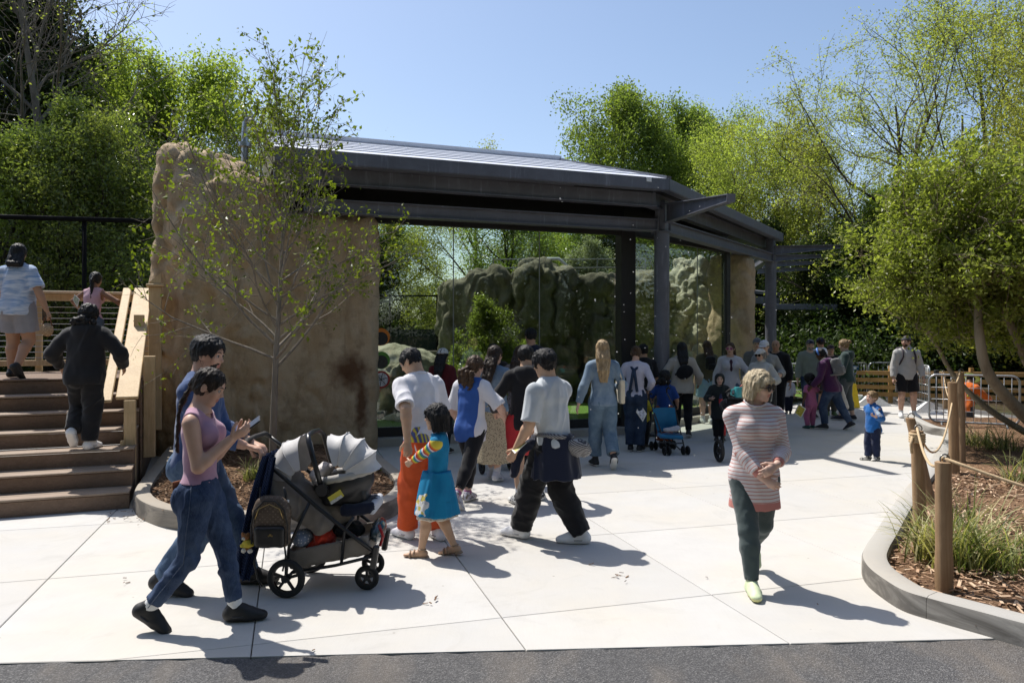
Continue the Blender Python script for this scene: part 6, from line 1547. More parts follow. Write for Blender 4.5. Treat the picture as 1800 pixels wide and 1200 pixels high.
    def strands(s, o, v, f, mat, style, seed):
        g = np.random.default_rng(seed + s.seed * 7); n = vnormals(v, f); N = 900 if s.h < .008 else 450; i = g.integers(0, len(v), N); p = v[i]; nn = n[i]
        loc = (p - s.hc) @ np.array([s.hr, s.hf, s.hu]).T / s.hh
        crown = s.hp_(0, -.12, .5); d = p - crown; d = d * V(1, 1, 1) - V(0, 0, 1) * .35 * np.linalg.norm(d, axis=1)[:, None]
        if style in ('pony', 'bun', 'braid'): d = s.hp_(0, -.5, .0) - p
        low = loc[:, 2] < -.35; d[low] = V(0, 0, -1)
        d = d + g.normal(0, .035, d.shape); d -= nn * (d * nn).sum(1)[:, None] * .9; d /= np.linalg.norm(d, axis=1)[:, None] + 1e-9
        L = s.hh * g.uniform(.06, .17, N) * (.7 if style in ('short', 'crop') else 1.1); lift = s.hh * (.006 + .030 * g.random(N) ** 3); w = np.cross(d, nn) * .0011
        K = 4; vs_ = []
        for k in range(K):
            t = k / (K - 1); c = p + d * (L * t)[:, None] + nn * (.0015 + lift * t - .3 * lift * t * t)[:, None] - V(0, 0, 1) * (L * .25 * t * t)[:, None] * (loc[:, 2] < .2)[:, None]
            vs_ += [c - w * (1 - .7 * t), c + w * (1 - .7 * t)]
        V_ = np.stack(vs_, 1).reshape(-1, 3); b = np.arange(N)[:, None] * 2 * K; q = np.concatenate([b + np.array([2 * k, 2 * k + 1, 2 * k + 3, 2 * k + 2]) for k in range(K - 1)])
        x = link('strands', np_mesh('strands', V_, q, True), mat, o); x['kind'] = 'stuff'
    def beard(s, col='black'):
        hh, P_, ax = s.hh, s.hp_, s.hax()
        pr = [EL(P_(0, .10, -.15), V(.275, .282, .34) * hh, ax), RC(P_(-.11, .19, -.36), P_(.11, .19, -.36), .098 * hh), EL(P_(0, .28, -.42), V(.10, .08, .085) * hh, ax)]
        def ex(fl):
            fl.cut(nrm(s.hu - s.hf * .55), P_(0, .30, -.185)); fl.add(EL(P_(0, .36, -.255), V(.10, .10, .04) * hh, ax), .01 * hh, op='s'); fl.cut(-s.hf, P_(0, -.06, 0)); fl.cut(-s.hu, P_(0, 0, -.55))
        return s.garment('beard', m_hair('hair ' + col, *HAIR[col]), pr, .08 * hh, (), (), (.006 * hh, 60, (1, 1, .4)), min(s.h, .007), extra=ex)
    def cap(s, col, back=False, brim=True):
        hh, P_, ax = s.hh, s.hp_, s.hax(); mat = m_fabric('cap %s' % (col,), col, weave=1200); sg = -1 if back else 1
        pr = [EL(P_(0, -.05, .15), V(.385, .455, .40) * hh, ax)]
        s.garment('cap', mat, pr, 0, [(-nrm(s.hu - s.hf * .10), P_(0, 0, .12))], (), (.004 * hh, 20, (1, 1, 1)), min(s.h, .009))
        if brim:
            pr = [RC(P_(-.16, sg * .40, .17), P_(.16, sg * .40, .17), .19 * hh, None, s.hu, .12), RC(P_(-.10, sg * .50, .15), P_(.10, sg * .50, .15), .19 * hh, None, s.hu, .12)]
            s.garment('cap_brim', mat, pr, .05 * hh, (), (), None, min(s.h, .008))
    def glasses(s, col=(.01, .01, .01), lens=(.008, .008, .01), r=.115):
        P_, hh = s.hp_, s.hh
        for sg in (1, -1):
            c = P_(sg * .155, .405, .02); b = MB(); ring = lambda rr, y: [c + (s.hr * math.cos(a) * rr + s.hu * math.sin(a) * rr * .92) * hh + s.hf * y * hh for a in np.linspace(0, 6.283, 21)[:-1]]
            b.loft([ring(r, -.012), ring(r, .012)]); b.build('lens', plain('lens %s' % (lens,), lens, .08, spec=.8, var=.02), s.root)
            b = MB(); b.tube(ring(r, .008), .014 * hh, 6, closed=True); b.tube([P_(sg * .27, .40, .04), P_(sg * .37, .26, .03), P_(sg * .375, -.02, .01)], .013 * hh, 6); b.tube([P_(sg * .05, .43, .04), P_(0, .44, .05)], .013 * hh, 6); b.build('glasses_frame', plain('frame %s' % (col,), col, .3), s.root, True)
    def pack(s, mat, w=.30, hgt=.42, d=.15, dz=0., seed=9, straps=True):
        H = s.H / 1.7; c = s.ch - s.f * (.125 * s.g * H + d * H / 2) - s.up * (.03 * H - dz); ax = [s.r, s.f, s.up]
        s.garment('backpack', mat, [BX(c, V(w / 2, d / 2, hgt / 2) * H, .055 * H, ax), BX(c - s.f * d * .5 * H - s.up * .08 * H, V(w * .36, .04, hgt * .24) * H, .03 * H, ax)], .02, (), (), (.004, 8, (1, 1, 1)), max(s.h, .010), seed=seed)
        if straps:
            for sg in (1, -1):
                b = MB(); t = s.nb + s.r * sg * .062 * s.H
                b.tube([c + s.up * hgt * .42 * H + s.r * sg * .09 * H + s.f * d * .3 * H, t + s.up * .022 * s.H - s.f * .03 * s.H, t + s.f * .055 * s.H - s.up * .01 * s.H, s.ch + s.r * sg * .072 * s.H + s.f * .095 * s.H, s.ch + s.r * sg * .092 * s.H - s.up * .1 * s.H + s.f * .03 * s.H, c - s.up * hgt * .4 * H + s.r * sg * w * .4 * H], .020 * H, 8); b.build('strap', mat, s.root, True)
# ---------------------------------------------------------------- the nearer people
denim_dark = m_denim('dark denim', (.024, .042, .095), (.10, .145, .235)); denim_mid = m_denim('mid denim', (.05, .09, .165), (.17, .24, .34)); denim_pale = m_denim('pale denim', (.16, .24, .34), (.34, .42, .50))
blackc = m_fabric('black cloth', (.010, .010, .012)); whitec = m_fabric('white cloth', (.72, .71, .75)); navyc = m_fabric('navy cloth', (.012, .016, .035))
# man pushing the stroller
p = Person('bearded man in a blue sweatshirt and jeans pushing the double stroller', (-2.36, 5.66), 1.93, -88, h=.007, sex='m', skin='light', seed=1,
    feet={'R': (.13, -.16, .03, 0, 14), 'L': (-.10, .30, 0, 0, 0)}, lean=3, head=(-4, 8, 0), arms={'R': P(428, 782, 5.52), 'L': P(440, 776, 5.74), 'Rp': (.25, -1, -.6), 'Lp': (-.25, -1, -.6), 'Rn': V(0, .2, -1), 'Ln': V(0, .2, -1)}, curl={'R': 1.1, 'L': 1.1})
p.top(m_fabric('blue sweatshirt', (.045, .085, .20)), 'sweatshirt', .016, .93, -.045, .012, ridge=.5, disp=(.011, 4, (1.1, 1.1, .7)))
p.trousers(denim_mid, infl=.012, hemr=.040, kneer=.046, end=1.0, disp=(.010, 4.5, (1, 1, 1.1)), ridge=.5); p.jean_details(denim_mid, m_denim('seam thread', (.05, .075, .13), (.16, .19, .25)), .012, .046, .040); p.shoes((.012, .012, .013), (.02, .02, .02)); p.hair('black', 'short', .075); p.beard()
# woman with the phone
wl = Person('woman with a dark braid in a mauve tank top, looking at her phone', (-2.03, 4.93), 1.70, -86, h=.0065, sex='f', skin='light', seed=2, g=.98,
    feet={'R': (.07, -.30, .062, 0, 34), 'L': (-.08, .20, 0, -4, 0)}, lean=-1, head=(0, 26, 0), arms={'R': P(404, 772, 4.86), 'L': P(413, 766, 5.06), 'Rp': (.35, -.75, -.8), 'Lp': (-.3, -.6, -.9), 'Rh': V(-.12, .86, .5), 'Lh': V(.12, .86, .48), 'Rn': V(-.75, -.2, .6), 'Ln': V(.75, -.2, .6)}, curl={'R': .75, 'L': .6})
wl.top(m_fabric('mauve ribbed knit', (.42, .245, .33), weave=500), 'tank_top', .0055, tank=True, hem=.045, vneck=.55, disp=(.0015, 6, (.5, .5, 1.6)), ridge=.3)
wl.trousers(denim_dark, infl=.005, hemr=.029, kneer=.035, end=.93, waist=.060, disp=(.007, 6, (1, 1, 1.2)), ridge=.6); wl.jean_details(denim_dark, m_denim('seam thread', (.05, .075, .13), (.16, .19, .25)), .008, .037, .030); wl.socks((.75, .75, .74), .16); wl.shoes((.011, .011, .012), (.012, .012, .013), thick=.02, bulk=1.08); wl.hair('darkbrown', 'braid', .03, .17)
b = MB(); c = wl.to_local(P(338, 838, 4.83)); b.box(V(.0, 0, 0), (.075, .012, .058), bev=.004); o = b.build('leather_patch', plain('tan leather', (.24, .085, .028), .6), wl.root)
o.location = V(wl.r[0] * .055, -.128, wl.pz + .062); o.rotation_euler = (0, 0, R(-24))
ph = thing('phone', 'dark smartphone held up by the woman in the mauve tank top', 'phone', (0, 0, 0)); c = P(441, 747, 4.96); fa = nrm(V(.80, 0, .60)); sa = nrm(V(-.30, .86, .40)); na = nrm(np.cross(fa, sa)); sa = np.cross(na, fa)
b = MB(); b.box(c, (.152, .074, .009), [fa, sa, na], .003); b.build('case', plain('phone case', (.03, .03, .033), .3), ph)
b = MB(); b.box(c + na * (-.0052 if na[0] > 0 else .0052), (.140, .066, .001), [fa, sa, na]); b.build('screen', plain('phone screen', (.02, .022, .026), .06, spec=.8), ph)
# man in the white t-shirt
wm = Person('man in orange trousers and white t-shirt holding the hand of the turquoise girl', (-.80, 7.0), 1.80, 38, h=.0075, sex='m', skin='asian', seed=3,
    feet={'R': (.10, -.07, 0, 10, 0), 'L': (-.10, .14, 0, -6, 0)}, lean=13, head=(30, 20, 0), arms={'L': P(716, 772, 6.72), 'R': (.14, .16, -.95), 'Ln': V(.3, .6, -.5)}, curl={'L': 1.0, 'R': .5}, g=1.0)
wm.top(whitec, 't_shirt', .016, .46, -.075, .020, sinfl=.018, ridge=.55, disp=(.011, 3.6, (1.2, 1.2, .55)))
def fn_band(t):
    s_ = t.attr('s'); n = t.noise(t.coord(), 10, 3)
    st = t.n('ShaderNodeTexWave', {'Vector': t.n('ShaderNodeTexCoord').outputs['Object'], 'Scale': 9.0, 'Distortion': 3.0}, wave_type='BANDS', bands_direction='X').outputs[1]
    c = t.mix(t.ramp(n, [(.4, .35), (.6, 0)]), (.62, .085, .012), (.42, .05, .008)); band = t.ramp(st, [(.2, (.05, .10, .25)), (.4, (.55, .05, .05)), (.6, (.1, .35, .12)), (.8, (.6, .5, .05))], 'CONSTANT')
    t.bsdf(t.mix(t.math('GREATER_THAN', s_, .93), c, band), .8, t.bump(n, .3, .004)); return t
wm.trousers(M('orange trousers', fn_band), infl=.014, hemr=.048, kneer=.052, end=.985, disp=(.009, 4, (1, 1, 1.1)), ridge=.5); wm.shoes((.74, .72, .72), (.74, .74, .73)); wm.hair('black', 'crop', .035)
# girl in the turquoise dress
gd = Person('small girl with a black bob in a turquoise dress and rainbow striped sleeves', (-.64, 6.50), 1.29, 84, h=.007, sex='f', k=.62, skin='asian', seed=4,
    feet={'L': (-.07, .17, 0, -4, 0), 'R': (.06, -.18, .02, 6, 10)}, lean=-2, head=(-5, 4, 0), arms={'L': P(722, 812, 6.62), 'R': (.2, .25, -.9), 'Lp': (-.3, -.4, -1)}, curl={'L': .9})
def fn_rain(t):
    s_ = t.math('FRACT', t.math('MULTIPLY', t.attr('s'), 9.5)); tq = t.mix(t.ramp(t.noise(t.coord(), 8, 4), [(.4, .4), (.6, 0)]), (.008, .20, .38), (.006, .12, .25))
    c = t.ramp(s_, [(0, (.55, .04, .04)), (.16, (.60, .22, .03)), (.32, (.62, .50, .06)), (.48, (.08, .32, .10)), (.64, (.05, .15, .40)), (.82, (.62, .60, .58))], 'CONSTANT')
    t.bsdf(t.mix(t.attr('arm'), tq, c), .8, spec=.25); return t
gd.top(M('rainbow sleeves', fn_rain), 'dress_bodice', .008, .93, .02, attr=True, disp=(.003, 6, (1, 1, 1)), vneck=.3)
def fn_tq(t):
    n = t.noise(t.coord(), 8, 4); fo = t.noise(t.map(t.coord(), (30, 30, 1)), 1, 3)
    c = t.mix(t.ramp(n, [(.4, .4), (.6, 0)]), (.008, .20, .38), (.006, .12, .25))
    v = t.n('ShaderNodeTexVoronoi', {'Vector': t.coord(), 'Scale': 26.0}); q = t.attr('motif')
    pic = t.ramp(v.outputs['Color'], [(.2, (.62, .62, .60)), (.55, (.50, .42, .10)), (.7, (.45, .47, .50)), (.85, (.62, .62, .60))], 'CONSTANT')
    t.bsdf(t.mix(t.math('GREATER_THAN', q, .5), c, pic), .8, t.bump(fo, .3, .004), spec=.25); return t
def motif(v):      # embroidered cloud on the left front of the skirt
    c = V(-.115, .10, gd.pz - .16); q = (v - c) / V(.075, .10, .10); return {'motif': ('POINT', (np.sqrt((q ** 2).sum(1)) + .25 * np.sin(v[:, 2] * 70) * np.sin(v[:, 1] * 60 + 1) < 1).astype(float))}
gd.skirt(M('turquoise skirt', fn_tq), 'dress_skirt', .09, .285, .098, .165, (.010, 3.4, (1.5, 1.5, .1)), .95, attr=motif)
def fn_leop(t):
    v = t.n('ShaderNodeTexVoronoi', {'Vector': t.coord(), 'Scale': 42.0}); t.bsdf(t.ramp(v.outputs['Distance'], [(.25, (.28, .17, .08)), (.4, (.62, .55, .46))]), .85); return t
gd.skirt(M('leopard underskirt', fn_leop), 'underskirt', .0, .262, .09, .150, (.012, 4, (1.5, 1.5, .1)), .95)
gd.sandals(plain('rose gold sandal', (.33, .23, .16), .5)); gd.hair('black', 'bob', .06, .30, fringe=.6)
# man in the pale grey t-shirt
gm = Person('man in a pale grey t-shirt with a navy jacket tied at his waist', (.37, 6.98), 1.79, 58, h=.007, sex='m', skin='asian', seed=5, g=1.06,
    feet={'L': (-.06, .28, 0, 4, 0), 'R': (.06, -.25, .0, -28, 0)}, lean=3, twist=-12, head=(14, 9, 0), arms={'L': (-.20, .22, -.92), 'R': P(922, 782, 6.95), 'Rp': (.5, -1, -.4), 'Ln': V(.9, .3, 0), 'Rn': V(-.4, 0, -.8)}, curl={'L': .8, 'R': .9})
gm.top(m_fabric('pale grey jersey', (.52, .55, .57)), 't_shirt', .018, .50, -.0, .010, sinfl=.022, ridge=.6, disp=(.012, 3.4, (1.2, 1.2, .55)))
gm.trousers(blackc, waist=.04, infl=.016, hemr=.050, kneer=.056, end=1.0, disp=(.012, 4.2, (.8, .8, 1.5)), ridge=.5); gm.shoes((.72, .73, .75), (.70, .70, .70), bulk=1.12, thick=.018); gm.hair('black', 'short', .085, amp=1.4)
gm.skirt(navyc, 'tied_jacket', .050, .335, .112, .150, (.016, 3.0, (1.3, 1.3, .35)), .95, ridge=.5, ctr=(0, -.03))
gm.garment('jacket_sleeve', navyc, [RC(V(-.19, .10, gm.pz + .03), V(-.23, .22, gm.pz - .05), .045, .045), RC(V(-.23, .22, gm.pz - .05), V(-.25, .26, gm.pz - .26), .045, .04)], .03, disp=(.006, 8, (1, 1, 1)))
def fn_zig(t):
    w1 = t.n('ShaderNodeTexWave', {'Vector': t.map(t.coord(), (1, 1, 1), (0, R(90), R(35))), 'Scale': 24.0, 'Distortion': 1.5, 'Detail Scale': 4.0}, wave_type='BANDS', wave_profile='TRI').outputs[1]
    v = t.n('ShaderNodeTexChecker', {'Vector': t.map(t.coord(), (60, 60, 60), (0, 0, .7))}).outputs[1]
    t.bsdf(t.mix(t.math('MULTIPLY', t.math('GREATER_THAN', w1, .5), t.math('MULTIPLY_ADD', v, .5, .5)), (.012, .012, .022), (.42, .41, .40)), .6); return t
gm.garment('waist_bag', M('zigzag bag', fn_zig), [EL(V(.06, -.245, gm.pz - .02), (.155, .075, .085), [nrm(V(.95, -.2, -.28)), V(.2, .97, 0), nrm(V(.28, 0, .95))])], disp=(.006, 8, (1, 1, 1)))
b = MB(); b.tube([V(.19 * math.cos(a), .165 * math.sin(a) - .02, gm.pz + .075 - .03 * math.cos(a)) for a in np.linspace(0, 6.283, 25)[:-1]], .024, 8, closed=True); b.build('bag_strap', M('zigzag bag', fn_zig), gm.root, True)
def leaflet(pts, label, seed=0, base=(.62, .56, .18)):
    pts = [np.asarray(q, float) for q in pts]; n = nrm(np.cross(pts[1] - pts[0], pts[3] - pts[0])); t = thing('leaflet', label, 'leaflet', pts[0], group='park leaflets in hands'); o = pts[0]
    b = MB(); b.loft([[q - o - n * .002 for q in pts], [q - o + n * .002 for q in pts]]); b.build('paper', plain('leaflet paper', (.70, .69, .64), .6, var=.05), t)
    for sg in (-1, 1):
        cen = sum(pts) / 4; b = MB(); b.loft([[(q - cen) * .80 + cen - o + n * sg * .0025 for q in pts], [(q - cen) * .80 + cen - o + n * sg * .0032 for q in pts]]); b.build('print', plain('leaflet print %d' % seed, base, .6, var=.5, sc_=30), t)
leaflet([P(899, 790, 6.86), P(922, 772, 6.92), P(926, 778, 6.80), P(905, 797, 6.76)], 'folded pale yellow leaflet held by the man in the pale grey t-shirt', 1)
# teenager in the black hoodie
th = Person('teenager in a black hoodie and red shorts with short black hair, seen from behind', (.17, 8.60), 1.77, 8, h=.010, sex='m', skin='asian', seed=6, feet={'L': (-.10, -.14, .0, -22, 0), 'R': (.17, .10, 0, 8, 0)}, lean=5, head=(-6, 12, 0), arms={'L': (-.25, .42, -.72), 'R': (.22, .42, -.72), 'Lp': (-.6, -1, 0), 'Rp': (.6, -1, 0)}, face=False)
th.top(m_fabric('black fleece', (.012, .012, .014)), 'hoodie', .026, .95, -.05, .02, hood=True, ridge=.5, disp=(.009, 3.4, (1.1, 1.1, .6)))
def fn_red(t):
    s_ = t.attr('s'); n = t.noise(t.coord(), 8, 3); c = t.mix(t.ramp(n, [(.4, .4), (.6, 0)]), (.50, .018, .022), (.30, .01, .014)); t.bsdf(t.mix(t.math('LESS_THAN', t.math('ABSOLUTE', t.math('SUBTRACT', s_, .495)), .010), c, (.7, .7, .7)), .7); return t
th.trousers(M('red shorts', fn_red), 'shorts', .02, .44, .06, .058, disp=(.008, 4, (1, 1, .6)), thigh=.015); th.socks((.55, .57, .60), .30); th.shoes(((.70, .70, .68), (.02, .02, .02)), (.72, .72, .70)); th.hair('black', 'short', .07)
# woman in the blue and white t-shirt
bw = Person('woman with curly brown ponytail in a blue and white t-shirt and black leggings', (-.47, 8.55), 1.66, -28, h=.010, sex='f', skin='fair', seed=7, g=1.08, feet={'R': (.08, -.42, .09, 16, 48), 'L': (-.07, .05, 0, 0, 0)}, lean=4, head=(-24, 8, 0), arms={'R': (.30, .45, -.72), 'L': (-.2, .3, -.85), 'Rp': (.8, -.7, -.2)})
def fn_bw(t):
    a = t.math('MAXIMUM', t.attr('arm'), t.math('GREATER_THAN', t.attr('side'), .135)); n = t.noise(t.coord(), 7, 4)
    t.bsdf(t.mix(a, t.mix(t.ramp(n, [(.4, .4), (.6, 0)]), (.025, .095, .36), (.015, .06, .24)), (.66, .66, .70)), .8, t.bump(n, .3, .004)); return t
bw.top(M('blue and white jersey', fn_bw), 't_shirt', .014, .52, -.085, .016, sinfl=.02, attr=True, ridge=.5, disp=(.010, 3.6, (1.2, 1.2, .5)))
bw.trousers(blackc, 'leggings', .004, .92, .027, .040, disp=(.002, 8, (1, 1, 1))); bw.shoes(((.45, .44, .50), (.20, .16, .12)), (.70, .68, .62)); bw.socks((.30, .10, .22), .12); bw.hair('brown', 'curly', .05, .16); bw.glasses((.02, .015, .01))
# lady in stripes
def fn_str(t):
    s_ = t.attr('s'); o = t.coord(); n = t.noise(o, 6, 4)
    w_ = t.math('ADD', t.math('MULTIPLY', s_, 37.0), t.math('MULTIPLY', n, .5)); fr = t.math('FRACT', w_); st = t.ramp(fr, [(.0, 0), (.62, 0), (.70, 1), (.88, 1), (.96, 0)])
    c = t.mix(st, (.66, .61, .60), (.50, .235, .20)); coral = (.52, .215, .185)
    c = t.mix(t.math('LESS_THAN', s_, t.attr('hemz')), c, coral)
    f = t.noise(o, 380, 2); t.bsdf(c, .9, t.bump(t.math('ADD', f, n), .3, .004), spec=.15); return t
ld = Person('older woman with a blonde bob and sunglasses in a coral striped jumper', (1.83, 5.72), 1.63, 176, h=.0065, sex='f', skin='fair', seed=8, g=1.03,
    feet={'R': (.065, .20, 0, 0, 0), 'L': (-.10, -.42, .14, 0, 50)}, lean=2, head=(52, 6, 0), arms={'R': P(1338, 838, 5.50), 'L': P(1366, 816, 5.46), 'Rp': (.5, -.7, -.6), 'Lp': (-.5, -.7, -.6), 'Rh': V(-.72, .35, -.45), 'Lh': V(.80, .30, -.5), 'Rn': V(-.1, -.95, .1), 'Ln': V(.1, -.9, -.1)}, curl={'R': .7, 'L': .8})
o = ld.top(M('striped jumper', fn_str), 'jumper', .016, .90, -.145, .030, sinfl=.015, attr=True, ridge=.4, disp=(.006, 3.6, (1.1, 1.1, .6)), vneck=.25, neckz=.012)
me = o.data; me.attributes.new('hemz', 'FLOAT', 'POINT').data.foreach_set('value', np.full(len(me.vertices), ld.pz - .145 * ld.H + .06, np.float32))
ld.garment('neckband', plain('coral rib', (.50, .20, .165), .9), [RC(ld.nb + ld.up * .004 - ld.r * .0, ld.nb + ld.up * .02, .047 * ld.H, .043 * ld.H)], 0, [(nrm(ld.up + ld.f * .3), ld.nb + ld.up * .033)], disp=None)
for sd in 'RL':
    e, w_ = ld.el[sd], ld.wr[sd]; d = nrm(w_ - e); ld.garment('cuff', plain('coral rib', (.50, .20, .165), .9), [RC(w_ - d * .055, w_ - d * .02, .040, .036)], 0, [(d, w_ - d * .018), (-d, w_ - d * .06)], disp=None)
ld.trousers(m_fabric('grey green leggings', (.060, .082, .082)), 'leggings', .006, .97, .027, .041, disp=(.003, 7, (1, 1, 1.3)), ridge=.4); ld.shoes((.58, .66, .42), (.66, .66, .30), bulk=1.08, thick=.016)
ld.hair('paleblond', 'bob', .075, .22, fringe=.9); ld.glasses((.012, .011, .010), (.01, .009, .008), .125)
# ---------------------------------------------------------------- people farther off
def fab(name, col, **k): return m_fabric(name, col, **k)
def gp(px, py, z=0.): return G(px, py, z)[:2]
jac = m_denim('denim jacket', (.13, .20, .29), (.30, .38, .46))
# blonde in double denim
p = Person('woman with long blonde hair in denim jacket and jeans, carrying a tote', (1.30, 10.85), 1.80, 6, h=.0105, sex='f', skin='fair', seed=11, g=.98, feet={'R': (.09, -.26, .085, 6, 46), 'L': (-.08, .10, 0, -6, 0)}, head=(-8, 4, 0), arms={'L': (-.30, .02, -.93), 'R': (.12, .45, -.55)}, face=False)
p.top(jac, 'jacket', .020, .98, -.03, .01, collar=True, sinfl=.018, ridge=.5); p.trousers(m_denim('blue jeans', (.085, .145, .22), (.20, .28, .36)), infl=.012, hemr=.046, kneer=.046, end=.93, ridge=.5); p.shoes((.012, .012, .013), (.70, .70, .68), high=True); p.hair('blonde', 'long', .05, .17)
p.garment('tote_bag', fab('canvas tote', (.60, .54, .42)), [BX(p.sh['R'] + V(.09, .02, -.36), V(.035, .15, .17), .02)], disp=(.004, 6, (1, 1, 1)))
b = MB(); b.tube([p.sh['R'] + V(.09, -.06, -.2), p.sh['R'] + V(.02, -.04, .045), p.sh['R'] + V(.03, .08, .0), p.sh['R'] + V(.10, .1, -.2)], .014, 6); b.build('bag_strap', fab('canvas tote', (.60, .54, .42)), p.root, True)
# denim jacket and long skirt
p = Person('woman in a denim jacket and long speckled beige skirt, turned to the glass', (-.24, 9.85), 1.74, -22, h=.011, sex='f', skin='light', seed=12, feet={'R': (.09, -.12, .02, 0, 8), 'L': (-.08, .12, 0, 0, 0)}, head=(-12, 6, 0), arms={'R': (.42, .40, -.62), 'L': (-.2, .35, -.7), 'Rp': (1, -.6, 0)}, face=False)
p.top(jac, 'jacket', .026, .9, -.0, .01, sinfl=.034, ridge=.5)
def fn_sp(t):
    v = t.n('ShaderNodeTexVoronoi', {'Vector': t.coord(), 'Scale': 55.0}).outputs['Distance']; t.bsdf(t.ramp(v, [(.25, (.10, .075, .045)), (.42, (.42, .35, .235))]), .85); return t
p.skirt(M('speckled skirt', fn_sp), 'skirt', .05, .14, .092, .135, (.012, 3, (1.4, 1.4, .12)), .9); p.shoes((.42, .42, .45), (.66, .66, .64)); p.socks((.45, .45, .48), .3); p.hair('darkbrown', 'long', .04, .16)
p.garment('bag', fab('taupe bag', (.17, .15, .12)), [BX(p.wr['R'] + V(.02, .02, -.06), V(.05, .10, .07), .03)])
# all in black
p = Person('woman dressed all in black with long black hair, close to the glass', (-.30, 12.15), 1.72, -6, h=.013, sex='f', skin='tan', seed=13, head=(0, 2, 0), arms={'R': (.2, .3, -.8), 'L': (-.15, .4, -.7)}, face=False)
p.top(blackc, 'jacket', .030, 1.0, -.12, .03); p.trousers(blackc, infl=.012, hemr=.045, kneer=.048); p.shoes((.02, .02, .02), (.62, .62, .6)); p.hair('black', 'long', .05, .24)
# white cap, red shirt
p = Person('long haired person in a white cap and dark red shirt at the glass', (-1.12, 12.1), 1.66, -20, h=.013, sex='f', skin='tan', seed=14, head=(0, 5, 0), face=False)
p.top(fab('dark red cloth', (.10, .012, .016)), 't_shirt', .016, .5, -.05, .01); p.trousers(blackc, infl=.01); p.shoes((.02, .02, .02)); p.hair('black', 'long', .03, .14); p.cap((.62, .60, .57), back=True)
# tall man in dark cap
p = Person('tall man in a black cap and navy shirt standing at the glass', (.33, 13.0), 1.98, 8, h=.013, sex='m', skin='tan', seed=15, head=(10, 0, 0), face=False)
p.top(navyc, 'shirt', .018, .5, -.05, .015); p.trousers(blackc, infl=.012); p.shoes((.02, .02, .02)); p.hair('black', 'crop'); p.cap((.012, .013, .02), back=False)
# brown haired woman with patterned cardigan carrying a child
p = Person('woman with dark hair in a patterned grey cardigan beside the glass, holding a small child', (.12, 11.0), 1.72, -10, h=.012, sex='f', skin='light', seed=16, head=(-28, 6, 0), arms={'L': (-.15, .55, -.35), 'R': (.2, .5, -.4)}, face=False)
def fn_pat(t):
    v = t.n('ShaderNodeTexVoronoi', {'Vector': t.coord(), 'Scale': 30.0}).outputs['Distance']; t.bsdf(t.ramp(v, [(.3, (.035, .032, .034)), (.5, (.15, .13, .13))]), .9); return t
p.top(M('patterned knit', fn_pat), 'cardigan', .022, .95, -.16, .03); p.trousers(blackc, infl=.01); p.shoes((.02, .02, .02)); p.hair('darkbrown', 'long', .04, .12)
p = Person('small child in a green dress held against the patterned cardigan', (-.14, 11.18), .88, -70, h=.012, z=.52, sex='f', k=.9, skin='brown', seed=17, feet={'R': (.05, .12, .06, 0, -20), 'L': (-.05, .10, .04, 0, -20)}, arms={'L': (-.3, .1, -.8), 'R': (.3, .5, -.3)}, face=False)
p.top(fab('sage green cloth', (.12, .22, .15)), 'dress_bodice', .012, .4, .0); p.skirt(fab('sage green cloth', (.12, .22, .15)), 'dress_skirt', .06, .30, .10, .15); p.shoes((.02, .22, .22), (.03, .25, .25)); p.hair('darkbrown', 'crop', .05)
# right hand group by the column
dung = m_denim('dark dungarees', (.016, .028, .06), (.05, .08, .13))
p = Person('woman in a lavender top and dark dungarees reaching out to the blue pushchair', (2.0, 12.3), 1.70, -20, h=.0125, sex='f', skin='light', seed=18, lean=6, head=(10, 14, 0), arms={'R': P(1141, 684, 12.35), 'L': (-.1, .5, -.6), 'Rp': (.5, -.6, -.6)}, curl={'R': .9}, face=False)
p.top(fab('lavender jersey', (.50, .49, .58)), 'shirt', .014, .97, .0, .0); p.trousers(dung, infl=.014, hemr=.042, kneer=.046, waist=.07); p.shoes((.015, .015, .016), (.7, .7, .68)); p.hair('brown', 'bun', .04)
for a, c in ((-1, 1), (1, -1)):
    b = MB(); b.tube([p.pv + p.up * .03 * p.H + p.r * a * .06 - p.f * .14, p.ch - p.f * .145 + p.r * a * .01, p.sh['R' if c > 0 else 'L'] * .7 + p.nb * .3 + p.up * .045, p.ch + p.f * .15 + p.r * c * .06], .024, 8); b.build('strap', dung, p.root, True)
p = Person('child in a blue shirt and rust orange trousers by the steel column', (2.62, 13.0), 1.25, -15, h=.0125, sex='m', k=.6, skin='tan', seed=19, head=(-10, 10, 0), arms={'R': (.2, .4, -.8), 'L': (-.3, .5, -.6)}, face=False)
p.top(fab('royal blue cloth', (.012, .05, .22)), 't_shirt', .016, .5, -.05, .01); p.trousers(fab('rust cloth', (.25, .06, .02)), infl=.02, hemr=.06, kneer=.06); p.shoes((.05, .03, .02), (.2, .1, .06)); p.hair('black', 'curly', .10, .05)
p = Person('toddler in a yellow top holding a large pale sheet between the dungarees and the column', (2.22, 12.75), .98, -60, h=.0125, sex='f', k=.9, skin='brown', seed=20, arms={'R': (.3, .6, -.6), 'L': (-.2, .7, -.5)}, face=False)
p.top(fab('yellow print', (.50, .40, .03)), 'shirt', .016, .5, -.04, .01); p.trousers(blackc, infl=.012, hemr=.04); p.shoes((.05, .04, .03)); p.hair('black', 'crop', .06)
leaflet([P(1118, 724, 12.2), P(1124, 707, 12.2), P(1137, 727, 12.15), P(1130, 741, 12.15)], 'large white sheet of paper held low beside the dark dungarees', 3, (.55, .56, .62))
p = Person('adult in black with short dark hair beyond the child in rust trousers, facing the exhibit', (2.42, 13.9), 1.70, 20, h=.014, sex='m', skin='tan', seed=21, face=False)
p.top(blackc, 't_shirt', .018, .5, -.05, .01); p.trousers(blackc, infl=.012); p.shoes((.02, .02, .02)); p.hair('black', 'short', .05)
